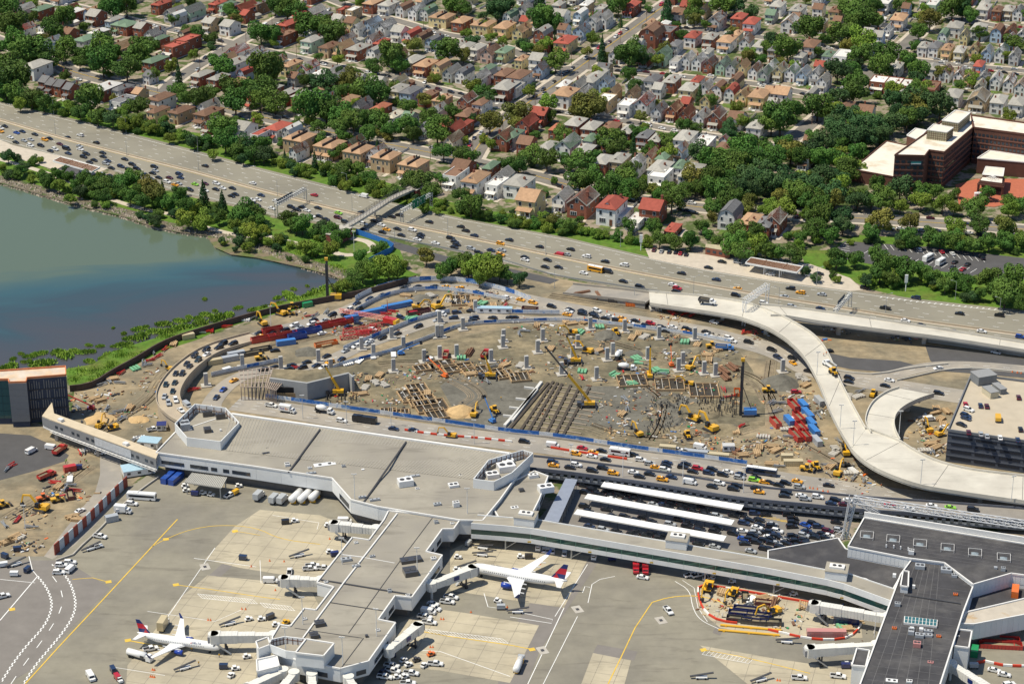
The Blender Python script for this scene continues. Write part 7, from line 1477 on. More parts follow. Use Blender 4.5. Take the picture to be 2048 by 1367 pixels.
for i in range(26):
 x, y = R.choice([(R.uniform(750, 1850), R.uniform(60, 330)), (R.uniform(1050, 1800), R.uniform(430, 780))]); heap(2, 2, x, y, R.uniform(2, 5), R.uniform(.6, 1.6), R.choice([M_dirt2, M_dirt, M_gravel]), ORD[i % 20] + ' low earth mound from the west' + (' in the rear pit' if i > 19 else ' in the pit'))
def ruts():
 mb = MB()
 for pts in ([(1500, 850), (1440, 868), (1330, 880), (1230, 868), (1180, 850)], [(1540, 720), (1530, 790), (1560, 860), (1640, 905), (1700, 940)], [(1180, 680), (1300, 715), (1430, 735), (1510, 760), (1530, 800)], [(760, 770), (850, 745), (900, 755), (960, 790), (930, 810)], [(180, 880), (230, 840), (300, 800), (330, 745), (390, 715)], [(540, 690), (640, 670), (700, 655), (760, 640)], [(1100, 590), (1200, 605), (1330, 622), (1430, 640), (1560, 670)], [(760, 735), (830, 728), (900, 742), (960, 735)], [(1290, 770), (1330, 800), (1320, 850), (1300, 880)], [(20, 1040), (90, 1000), (140, 960), (180, 930)]):
  P = smooth_path(world_path(pts), 3)
  for k in range(5): o = R.uniform(-4, 4); stripe(mb, offset(P, o), .105, .5); stripe(mb, offset(P, o + 2), .105, .5)
 struct(mb.build('wheel_ruts', mat('rut_mud', (.16, .13, .09), .95, .3, .4, world=True, col2=(.26, .21, .145), mixscale=.12)))
ruts()
# machines
PI = math.pi
for a in ((1, 2, 640, 425, PI, 1.1, 13, 'yellow telescopic crane beside the retaining wall', 'Y', None), (1, 2, 1855, 290, PI, 1.25, 10, 'yellow telescopic crane above the foundation pits', 'Y', None), (2, 2, 490, 172, PI, 1.18, 12, 'yellow telescopic crane among the far columns', 'Y', None), (2, 2, 1100, 285, PI / 2, 1.45, 13, 'upright yellow crane beside the green formwork', 'Y', None), (2, 2, 600, 520, PI, .92, 33, 'yellow crane with a long dark boom in the middle of the pit', 'Y', 'd')):
 mobile_crane(*T(a[0], a[1], a[2], a[3]), a[4], a[5], a[6], a[7], a[8], tip=a[9])
for a in ((1, 1, 1460, 1100, .6, 'yellow excavator inside the loop road with its arm raised', 1.3), (1, 1, 200, 1150, 2.6, 'yellow excavator by the sea wall', 1.1), (1, 1, 55, 1230, 2.2, 'yellow excavator by the sea wall near the marsh', 1.1), (1, 1, 1290, 1100, .4, 'small yellow excavator behind the gravel heap', 1.0), (1, 2, 1745, 590, 1.2, 'yellow excavator digging the sand heap', 1.0), (1, 2, 1560, 760, 2.9, 'yellow excavator at the red barriers by the terminal', .9), (2, 2, 600, 85, 3.0, 'yellow excavator among the columns at the rear of the pit', 1.1), (2, 2, 1010, 745, 1.8, 'yellow excavator near the blue pit fence', 1.0), (2, 2, 1450, 625, 2.6, 'yellow excavator at the spoil mound', 1.2), (2, 2, 1590, 705, 2.4, 'large yellow excavator below the spoil mound', 1.4), (2, 2, 1430, 215, 1.3, 'yellow excavator with its arm up by the columns', 1.1), (2, 2, 1410, 345, 2.8, 'dark-tracked excavator beside the rebar cage', .9), (3, 2, 1285, 715, 1.4, 'yellow excavator under the spur deck', 1.0), (3, 2, 1380, 748, .3, 'second yellow excavator under the spur deck', 1.0), (3, 2, 560, 1060, 1.4, 'yellow excavator near the site office', 1.1), (3, 2, 620, 900, 1.8, 'yellow excavator under the flyover curve', 1.1), (0, 2, 800, 680, 1.0, 'yellow excavator beside the footbridge', 1.0), (0, 2, 900, 700, 3.6, 'second yellow excavator beside the footbridge', 1.0), (0, 2, 330, 1345, 2.6, 'large yellow excavator in the west yard', 1.3), (2, 1, 480, 1305, 2.9, 'yellow excavator at the far edge of the pit', 1.0), (2, 3, 1565, 625, 4.5, 'yellow excavator breaking the apron', 1.3), (2, 3, 1765, 665, 4.2, 'yellow excavator beside the apron skips', 1.1), (3, 3, 40, 810, 3.4, 'yellow excavator at the far end of the apron skips', 1.1), (0, 2, 1350, 220, 2.0, 'small yellow excavator beside the curved ramp', .8)):
 excavator(*T(a[0], a[1], a[2], a[3]), a[4], a[5], s=a[6], swing=R.uniform(-.4, .4))
for a in ((2, 2, 1405, 760, -1.4, 'yellow wheel loader facing the pit fence', 'Y'), (2, 1, 830, 1305, -1.2, 'yellow wheel loader at the rear of the pit', 'Y'), (1, 2, 1910, 560, -1.0, 'yellow wheel loader beside the sand heap', 'Y'), (1, 1, 270, 1150, 0, 'yellow wheel loader by the sea wall', 'Y'), (1, 1, 290, 1100, .3, 'yellow wheel loader beside the green skip', 'Y'), (0, 2, 465, 1275, .4, 'yellow bulldozer in the west yard', 'Y'), (0, 2, 350, 1265, .5, 'red road roller in the west yard', 'o'), (0, 2, 25, 1320, .6, 'yellow loader at the edge of the west yard', 'Y'), (3, 2, 385, 1010, -1.2, 'yellow loader near the site office', 'Y'), (3, 2, 310, 1030, -.4, 'second yellow loader near the site office', 'Y'), (3, 2, 2, 400, 0, 'yellow loader at the gravel heap', 'Y'), (3, 2, 525, 255, -1.2, 'yellow telehandler on the flyover', 'Y'), (3, 2, 840, 430, 1.2, 'yellow loader beside the spur deck', 'Y'), (1, 2, 40, 140, .3, 'yellow loader between the loop roads', 'Y'), (2, 2, 1600, 45, .2, 'yellow loader at the frontage fence', 'Y')):
 loader(*T(a[0], a[1], a[2], a[3]), a[4], a[5], a[6], z=8.1 if 'flyover' in a[5] else 0)
for a in ((0, 2, 375, 1085, .9, 'R', 'red dump truck in the west yard'), (1, 2, 1520, 120, 1.5, 'R', 'red dump truck among the columns'), (1, 2, 1835, 112, 1.3, 'R', 'second red dump truck among the columns'), (0, 2, 480, 880, 1.2, 'R', 'red truck on the dark yard'), (2, 2, 1700, 62, -.1, 'B', 'blue dump truck at the frontage fence'), (3, 2, 490, 200, 2.0, 'w', 'white flatbed truck on the flyover')):
 dump_truck(*T(a[0], a[1], a[2], a[3]), a[4], 8.1 if 'flyover' in a[6] else 0, a[5], a[6])
mixer_truck(*T(2, 2, 915, 225), -.15, 0, 'white concrete mixer truck beside the green formwork'); mixer_truck(*T(2, 2, 850, 125), 1.3, 0, 'white concrete mixer truck among the rear columns')
def pile_rig(px, py, h, base, label, ang=0.6):
 o = vroot('pile_rig', px, py, ang); m = MB(); m.box(0, 0, 0, 5.5, 1.0, 1.0); m.v = [(x, y + 1.6, z) for x, y, z in m.v]; m.build('track', M_dsteel, o); m = MB(); m.box(0, -1.6, 0, 5.5, 1.0, 1.0); m.build('track', M_dsteel, o)
 m = MB(); m.box(-1.0, 0, 1.0, 5.5, 3.2, 2.2); m.build('house', PAINT[base], o); m = MB(); m.tube((3.0, 0, .3), (3.0, 0, h), .55, n=8); m.tube((3.7, .4, .3), (3.7, .4, h * .92), .2, n=6); m.build('mast', M_dsteel, o); m = MB(); m.box(3.2, 0, h, 1.6, 1.2, 1.4); m.build('mast_head', PAINT['Y'], o); m = MB(); m.beam((-1.5, 0, 3.0), (2.8, 0, h * .55), .3, .3); m.build('stay', M_dsteel, o); tag(o, label, 'pile rig')
pile_rig(*T(2, 2, 1885, 585), 26, 'B', 'tall dark pile rig with a blue body at the east end of the pit', PI); pile_rig(*T(1, 1, 625, 1030), 21, 'Y', 'tall dark pile rig beside the sea wall', PI)
def red_crane():
 o = vroot('crawler_crane', *T(1, 1, 1060, 1225), 2.6); m = MB(); m.box(0, 1.8, 0, 6, .9, 1.1); m.box(0, -1.8, 0, 6, .9, 1.1); m.build('tracks', M_dsteel, o); m = MB(); m.box(-1, 0, 1.2, 6.5, 3.2, 2.4); m.build('house', PAINT['R'], o); m = MB(); truss_beam(m, (2, 0, 3), (26, 4, 3.2), 1.5, .12, 14); m.build('lattice_boom', PAINT['R'], o); m = MB(); truss_beam(m, (0, 0, 3.4), (.5, 0, 12), 1.3, .12, 6); m.build('mast', PAINT['R'], o); m = MB(); m.box(-4.6, 0, 1.4, 1.6, 3.4, 2.0); m.build('counterweight', PAINT['Y'], o); tag(o, 'red crawler crane with its lattice boom laid low between the loops', 'crane')
 for i, (x, y, L) in enumerate(((830, 1275, 16), (810, 1305, 14), (790, 1335, 14), (1010, 1240, 12), (900, 1300, 12))): q = vroot('boom_section', *T(1, 1, x, y), .35); m = MB(); truss_beam(m, (-L / 2, 0, 1), (L / 2, 0, 1), 1.7, .12, 8); m.build('lattice', PAINT['R'], q); m = MB(); m.box(-L / 2, 0, .1, .3, 1.9, 1.9); m.box(L / 2, 0, .1, .3, 1.9, 1.9); m.build('end_frame', PAINT['R'], q); auto(q, 'red lattice boom section', 'lying on the ground between the loops', 'boom section', 'red boom sections')
red_crane()
def lift(px, py, ang, col, label, L=9, el=.6):
 o = vroot('boom_lift', px, py, ang); m = MB(); m.box(0, 0, .5, 3.2, 2.2, .6); m.box(-.4, 0, 1.1, 2, 1.6, .9); m.build('chassis', PAINT[col], o)
 for x in (-1.1, 1.1):
  for s in (-1, 1): obj('wheel', WHEEL, o, (x, s * 1.0, .45), 0, (1.25, 1.2, 1.25))
 d = Vector((math.cos(el), 0, math.sin(el))); b = Vector((-.6, 0, 1.9)); m = MB(); m.beam(b, b + d * L, .35, .45); m.build('boom', PAINT[col], o); e = b + d * L; m = MB(); m.box(e.x + .6, 0, e.z - .4, 1.2, 1.8, .1)
 for s in (-1, 1): m.box(e.x + .6, s * .9, e.z - .3, 1.2, .06, 1.0); m.box(e.x + .6 + s * .6, 0, e.z - .3, .06, 1.8, 1.0)
 m.build('basket', M_dsteel, o); tag(o, label, 'boom lift')
lift(*T(1, 2, 1890, 640), 2.2, 'B', 'blue boom lift beside the sand heap', 10, .9); lift(*T(1, 2, 1160, 100), .25, 'B', 'blue boom lift among the columns', 10, .3); lift(*T(1, 2, 1510, 280), 2.4, 'o', 'orange and white boom lift above the foundation pits', 12, .4); lift(*T(0, 2, 730, 540), 2.9, 'R', 'red boom lift beside the building shell', 13, .35); lift(*T(2, 2, 1275, 190), 1.7, 'o', 'orange boom lift beside the green formwork', 8, 1.1)
# containers, skips, cabins
for i, (c, r, x, y, L, col) in enumerate(((1, 1, 1130, 1095, 16, 'B'), (1, 1, 910, 1150, 16, 'B'), (1, 1, 765, 1195, 7, 'B'), (3, 2, 280, 520, 6, 'B'), (3, 2, 318, 595, 8, 'B'), (3, 2, 345, 665, 6, 'B'), (3, 2, 367, 725, 7, 'B'), (3, 2, 168, 645, 6, 'B'), (1, 2, 240, 20, 9, 'B'), (0, 2, 1720, 175, 7, 'T'), (0, 2, 1840, 150, 8, 's'), (0, 2, 1890, 115, 8, 's'), (3, 2, 200, 985, 8, 'T'), (3, 2, 150, 940, 5, 'T'), (0, 1, 1505, 1340, 6, 'T'), (1, 1, 410, 1085, 5, 'G'), (3, 2, 390, 810, 7, 's'), (3, 2, 410, 490, 7, 's'), (0, 2, 560, 1030, 5, 'R'), (2, 2, 1490, 910, 9, 's'), (2, 2, 1650, 932, 9, 'T'), (2, 2, 1245, 870, 7, 'T'), (3, 3, 465, 985, 14, 'P'), (3, 3, 625, 885, 9, 'N'), (0, 2, 1350, 1100, 9, 'b'), (0, 2, 1410, 1110, 9, 'b'), (0, 3, 895, 65, 5, 's'), (3, 3, 1975, 650, 6, 'o'), (3, 3, 1650, 1130, 5, 'G'))):
 ang = {0: .45, 1: .35, 2: -.2}.get(c, 1.85)
 if c == 1 and r == 1: ang = .5
 if (c, r) == (3, 2) and col == 'B': L *= 1.15
 if c == 3 and r == 3: ang = -.02 if x < 1000 else 1.3
 if c == 0 and y > 1050 and r == 2: ang = 1.2
 if c == 3 and x in (200, 150): ang = 0.0
 container(*T(c, r, x, y), ang, L, col, (CNAME[col] + ' steel container', {0: 'on the west side of the airport', 1: 'between the loop roads', 2: 'behind the blue pit fence', 3: 'on the east side of the airport'}[c], 'steel containers'), z=7.6 if (c, x) == (3, 1975) else 0, frm='from the bay')
for i, (c, r, x, y, L, col) in enumerate(((1, 1, 410, 1300, 14, 'b'), (1, 1, 600, 1245, 15, 'R'), (1, 1, 215, 1335, 14, 'R'), (1, 1, 60, 1360, 12, 'R'), (2, 1, 845, 1050, 9, 'd'), (2, 1, 985, 1080, 9, 'o'), (2, 1, 145, 1115, 8, 'm'), (3, 2, 205, 525, 8, 'R'), (3, 2, 245, 625, 8, 'R'), (3, 2, 268, 705, 8, 'R'), (3, 2, 292, 765, 8, 'R'), (3, 2, 222, 765, 9, 'R'), (3, 2, 60, 665, 7, 'R'), (2, 2, 1800, 415, 6, 'o'), (0, 2, 565, 1235, 7, 'm'), (2, 3, 1870, 785, 9, 'N'), (2, 3, 1830, 820, 9, 'N'), (2, 3, 1815, 865, 9, 'd'), (2, 3, 1975, 835, 9, 'N'), (2, 3, 1950, 860, 9, 'N'), (2, 3, 1930, 885, 9, 'd'), (3, 3, 20, 890, 8, 'd'), (2, 3, 1865, 690, 6, 'd'), (2, 3, 2010, 735, 6, 'm'), (1, 1, 130, 1290, 10, 'R'), (1, 1, 680, 1225, 12, 'R'), (1, 2, 40, 70, 10, 'd'), (1, 2, -30, 100, 10, 'd'), (1, 1, 330, 1340, 9, 'b'), (1, 2, 560, 25, 11, 'o'), (1, 1, 1300, 1150, 12, 'm'), (3, 3, 1860, 1075, 15, 'R'), (3, 3, 1840, 1030, 15, 'R'))):
 ang = .45 if c == 1 else (-.2 if c == 2 else 1.85)
 if (c, r) == (3, 3): ang = -.1
 if (c, r) == (3, 2): L *= 1.1
 if c == 2 and x in (1800, 1865): ang = 1.5
 skip_bin(*T(c, r, x, y), ang, L, col, (CNAME[col] + ' open skip', {0: 'on the west side of the airport', 1: 'between the loop roads', 2: 'along the site or apron works', 3: 'on the east side of the airport'}[c], 'open skips'), w=3 if r == 3 and c == 3 else 2.5, h=2.6 if (c, r) in ((1, 1), (3, 2)) else 1.7)
def cabin(px, py, ang, L, w, col, label, h=3.0):
 o = vroot('site_cabin', px, py, ang); m = MB(); m.box(0, 0, .5, L, w, h - .5); m.build('wall', PAINT['w'], o); m = MB(); m.box(0, 0, h, L + .2, w + .2, .15); m.build('roof', mat('cabin_roof_' + col, {'B': (.35, .5, .6), 's': (.5, .5, .5), 'N': (.03, .04, .16)}[col], .6, .1, 1), o)
 n = max(2, int(L / 4))
 for k in range(n): m = MB(); m.box(-L / 2 + L * (k + .5) / n, -w / 2 - .04, 1.4, 1.4, .08, 1.0); m.build('window', M_win, o)
 m = MB(); m.box(L / 2 - 1.2, -w / 2 - .05, .5, 1.0, .08, 2.0); m.build('door', M_steel, o); tag(o, label, 'cabin')
cabin(*T(1, 1, 1910, 1135), -.05, 17, 3, 'B', 'long white site trailer with a blue roof between the loops'); cabin(*T(0, 2, 1105, 1045), .35, 13, 7, 'B', 'white site cabin block with a pale blue roof below the footbridge'); cabin(*T(0, 2, 1200, 830), -.2, 9, 6, 'B', 'blue-roofed cabin behind the footbridge end'); cabin(*T(0, 2, 1295, 700), .1, 4, 4, 'N', 'small navy tent cabin near the terminal corner'); cabin(*T(2, 2, 1730, 870), 0.0, 5, 3, 's', 'grey-roofed cabin at the east end of the pit')
# stacks of material
def stack(px, py, ang, kind, label):
 o = vroot('material_stack', px, py, ang, .1)
 if kind == 'l':
  for k in range(3):
   for j in range(4): m = MB(); m.box(R.uniform(-.2, .2), -1.2 + j * .8, k * .4, R.uniform(4, 6), .65, .34); m.build('plank', M_timber, o)
 elif kind == 'p':
  for k in range(6): m = MB(); y = -1.6 + (k % 4) * .9 + (.45 if k > 3 else 0); m.tube((-4, y, .45 + (.8 if k > 3 else 0)), (4, y, .45 + (.8 if k > 3 else 0)), .42, n=8); m.build('pipe', M_rust, o)
 elif kind == 'c':
  for k in range(5): m = MB(); m.box(-2.4 + k * 1.2, R.uniform(-.3, .3), 0, .9, 3.2, .9); m.build('block', M_conc, o)
 elif kind == 'w':
  for k in range(5): m = MB(); m.tube((-2.4 + k * 1.1, -1.2, .5), (-2.4 + k * 1.1, 1.2, .5), .5, n=10); m.build('drum', PAINT['w'], o)
 elif kind == 'g':
  for k in range(3): m = MB(); m.box(R.uniform(-.4, .4), -1.6 + k * 1.5, 0, 4.4, 1.1, R.uniform(.7, 1.3)); m.build('form_panel', mat('formwork_green', (.16, .38, .22), .7, .2, .8), o)
 else:
  for k in range(5): m = MB(); m.beam((R.uniform(-3, -2), R.uniform(-1, 1), .3 + k * .2), (R.uniform(2, 3), R.uniform(-1, 1), .3 + k * .2), .25, .3); m.build('beam', PAINT['R'] if kind == 'r' else M_steel, o)
 auto(o, {'l': 'stack of timber planks', 'p': 'stack of rusty pipes', 'c': 'row of concrete blocks', 'w': 'row of white drums', 'g': 'stack of green form panels', 'r': 'heap of red steel beams', 's': 'heap of steel beams'}[kind], label, 'stack', 'stacked building materials')
for c, r, s in ((2, 2, '1760 210 p,1575 150 l,1700 285 p,1690 240 p,560 235 g,990 130 g,1020 165 g,820 265 g,960 335 g,1380 5 g,1210 245 g,1150 225 g,560 290 r,1690 385 r,1740 440 r,1830 680 r,1790 720 l,690 75 l,310 60 l,905 460 s,920 540 s,1850 910 l,1700 850 l,1760 865 p,1980 850 l,1960 890 l,2010 760 c,1640 60 l,70 190 c,660 90 s,1560 110 l,1200 260 s,1480 30 l,880 580 l'),
    (1, 2, '870 370 c,960 330 c,1020 345 c,990 270 l,900 300 l,850 420 l,800 400 l,1370 415 l,1700 90 p,1380 140 w,830 155 w,740 180 w,1640 130 g,1990 190 l,560 30 l,1100 105 w,930 120 w,230 300 r,330 210 r,480 250 r,420 275 s,1720 260 l,1850 320 s,1900 200 s'),
    (3, 2, '80 560 s,30 490 s,100 490 s,150 700 c,170 760 s,400 560 s,410 600 s,540 860 c,530 890 c,560 800 s,40 840 l,60 870 l,300 350 l,500 1000 l,480 990 s,310 600 l,1330 570 l,1380 620 l,1400 660 l,1350 540 l,1300 820 l,1340 850 l,1250 870 c,660 1050 c,690 1090 s,770 1110 s,30 980 l,90 1000 s,1310 880 s,1430 560 l,250 280 c,290 300 c,680 1030 w,720 440 c,640 440 c,740 400 s'),
    (2, 1, '480 1225 l,430 1210 l,590 1215 l,700 1250 g,540 1290 g,100 1285 s,60 1310 s,1010 1310 l,960 1340 l,1060 1330 c,1380 1150 r,1280 1140 r,1440 1160 r,1880 1300 r,1950 1300 r,1850 1290 r,740 1010 c,1140 1090 c,1150 1110 c,560 980 p,680 1005 p,40 1120 c,200 1240 l'),
    (1, 1, '1200 1000 l,1750 1030 l,1810 1060 g,1830 1000 s,1720 1080 l,1560 1040 c,1260 1170 g,1220 1180 g,1380 1150 c,1900 1080 l,1990 1080 r,1420 1010 s,1600 990 s,560 1130 s,430 1165 r,480 1160 s,880 1290 r,1040 1150 r,1100 1130 r,1400 1000 c,1080 1090 l'),
    (0, 2, '900 300 l,970 250 r,1080 215 g,1150 170 s,1200 150 r,1260 120 r,1320 60 r,1390 20 l,820 345 s,870 320 s,960 330 s,1230 90 s,1180 190 s,880 590 s,950 560 s,1010 540 s,1040 530 l,980 620 s,850 540 s,620 530 s,760 460 l,800 470 l,1560 380 r,1540 390 r,640 890 r,680 880 s,570 1150 s,470 1160 l,520 1180 s,600 1190 r,440 1130 r,560 1100 w,60 1020 s,100 990 r,1090 780 s,1120 770 w,690 870 c,1450 690 s'),
    (0, 1, '1650 1290 r,1700 1280 r,1820 1250 r,1600 1300 s,2020 1180 s,1960 1195 w'), (2, 3, '1915 700 w,1900 720 s,2010 690 l,1985 720 l,1900 740 s,1680 640 l'), (3, 3, '50 755 w,40 715 l,30 740 p,280 750 l,600 920 g,680 850 r,620 935 l,290 770 s,70 790 s,1720 1000 r,1960 1060 r'), (0, 3, '60 240 l,90 230 l,150 210 c,40 100 s,250 120 s,120 200 l,580 40 l,620 60 l,150 60 r')):
 for it in s.split(','):
  q = it.split(); lab = {0: 'on the west side of the airport', 1: 'in the western half of the site', 2: 'in the middle of the site', 3: 'near the flyover or east terminal'}[c]
  if r == 3 and c in (2, 3): lab = 'in the apron works compound'
  stack(*T(c, r, float(q[0]), float(q[1])), R.uniform(-.3, 2.2), q[2], lab)
for i, y in enumerate((905, 945)):
 p = vroot('yellow_pipe', *T(2, 3, 1910 - i * 15, y + 20), -.17); m = MB(); m.tube((-11, 0, .5), (11, 0, .5), .45, n=10); m.build('pipe', PAINT['Y'], p)
 for k in (-9, 0, 9): m = MB(); m.box(k, 0, 0, .8, 1.2, .3); m.build('cradle', PAINT['Y'], p)
 auto(p, 'long yellow steel pipe', 'lying below the apron skips', 'pipe', 'yellow pipes')
# loose small debris: nobody could count it
def debris():
 cols = [PAINT['w'], M_timber, M_conc, PAINT['o'], M_rust, PAINT['G'], M_dsteel, PAINT['B'], PAINT['R'], M_sand]
 regs = [(2, 2, 0, 20, 1800, 330, 520), (2, 2, 700, 330, 1850, 800, 480), (1, 2, 560, 230, 1500, 560, 330), (1, 2, 1400, 130, 2047, 300, 220), (3, 2, 0, 420, 480, 1020, 360), (3, 2, 1180, 530, 1420, 940, 170), (2, 1, 0, 1180, 1300, 1367, 300), (1, 1, 1150, 960, 2047, 1110, 260), (0, 2, 560, 380, 1180, 720, 230), (0, 2, 300, 1050, 720, 1367, 70), (0, 2, 1080, 180, 1300, 340, 40), (1, 1, 350, 1110, 700, 1200, 30), (3, 2, 480, 950, 800, 1180, 130), (2, 2, 1560, 780, 2047, 960, 200), (1, 1, 600, 1130, 1250, 1340, 160), (2, 1, 1180, 1100, 2000, 1340, 140), (3, 1, 300, 1240, 1300, 1360, 90), (2, 3, 1560, 600, 2047, 880, 150), (3, 3, 0, 680, 740, 980, 150), (0, 3, 0, 0, 360, 330, 120)]
 for c, r, x0, y0, x1, y1, n in regs:
  m = MB(); c0 = G(*T(c, r, (x0 + x1) / 2, (y0 + y1) / 2))
  for i in range(n):
   if i % 14 == 0: q = G(*T(c, r, R.uniform(x0, x1), R.uniform(y0, y1))); sd = R.uniform(1.2, 5)
   p = q + Vector((R.gauss(0, sd), R.gauss(0, sd), 0)); k = R.choices(range(10), (1.6, 5, 6, .6, 5, .7, 7, .4, .5, 4))[0]; s = R.uniform(.25, .9)
   m.box(p.x, p.y, .08, s * R.uniform(.6, 3.2), s * R.uniform(.5, 1.2), s * R.uniform(.2, .8), k, R.uniform(0, 3.14))
  o = m.build('debris', cols, origin=c0); o['kind'] = 'stuff'; o['label'] = 'scattered offcuts and loose materials on the construction ground'
debris()
# people at work
def person_mesh(stride, arm):
 sk = [((0, 0, .95), .15), ((0, 0, 1.2), .15), ((0, 0, 1.42), .17), ((0, 0, 1.52), .06), ((0, 0, 1.66), .105), ((.02, 0, 1.76), .085),
   ((stride * .3, .1, .9), .1), ((stride * .8, .11, .5), .075), ((stride, .12, .08), .05), ((stride + .14, .13, .05), .045), ((-stride * .3, -.1, .9), .1), ((-stride * .7, -.11, .5), .075), ((-stride, -.12, .08), .05), ((-stride + .14, -.13, .05), .045),
   ((0, .22, 1.4), .07), ((arm * .4, .28, 1.12), .05), ((arm, .26, .92), .04), ((0, -.22, 1.4), .07), ((-arm * .3, -.28, 1.12), .05), ((arm * .2, -.27, .88), .04)]
 ed = [(0, 1), (1, 2), (2, 3), (3, 4), (4, 5), (0, 6), (6, 7), (7, 8), (8, 9), (0, 10), (10, 11), (11, 12), (12, 13), (2, 14), (14, 15), (15, 16), (2, 17), (17, 18), (18, 19)]
 me = bpy.data.meshes.new('person_skeleton'); me.from_pydata([s[0] for s in sk], ed, []); o = bpy.data.objects.new('person_skeleton', me); COL.objects.link(o)
 o.modifiers.new('skin', 'SKIN');
 for i, s in enumerate(sk): me.skin_vertices[0].data[i].radius = (s[1], s[1])
 me.skin_vertices[0].data[0].use_root = True; o.modifiers.new('sub', 'SUBSURF').levels = 1
 dg = bpy.context.evaluated_depsgraph_get(); nm = bpy.data.meshes.new_from_object(o.evaluated_get(dg)); bpy.data.objects.remove(o); nm.name = 'person'
 nm.materials.clear()
 for m in (mat('hi_vis', (.75, .42, .02), .7, .1, 3), mat('work_trousers', (.04, .05, .09), .8, .1, 3), mat('skin', (.35, .2, .13), .6, 0), mat('hard_hat', (.8, .78, .7), .4, 0)): nm.materials.append(m)
 for p in nm.polygons: z = p.center.z; p.material_index = 1 if z < .92 else (0 if z < 1.5 else (2 if z < 1.7 else 3)); p.use_smooth = True
 return nm
PM = [person_mesh(.22, .2), person_mesh(.02, .05), person_mesh(.12, .3)]; HV = [mat('hi_vis', 0), mat('hi_vis_lime', (.35, .7, .05), .7, .1, 3), mat('hi_vis_orange', (.8, .2, .03), .7, .1, 3)]
for c, r, s, tail in ((0, 2, '525 970,533 960,680 955,692 965,1050 420,705 1018,968 1030,445 1105,645 972,560 1010', 'on the west side of the airport'), (2, 2, '245 590,265 560,300 620,690 570,1900 510,1925 515,1975 410,1945 520,1515 580,1250 590,640 580,700 490,1010 640,1120 640,1300 150,980 40,1140 560,1460 590,1975 750,1690 440', 'in the building pit'), (1, 2, '650 440,320 440,1690 240,1100 340,1960 460,400 450', 'near the retaining wall'), (0, 3, '1535 1105,1755 1155,1590 1215,1740 1040', 'beside the parked small jet'), (3, 2, '905 1160,445 110,465 100,990 420', 'around the flyover')):
 for p in TL(c, r, s):
  o = obj('person', R.choice(PM), None, G(p[0], p[1], 8.05 if (c == 3 and p[1] < 720) else .12), R.uniform(0, 6.28)); setmat(o, R.choice(HV)); auto(o, 'worker in hi-vis vest', tail, 'person', 'workers on the airport')
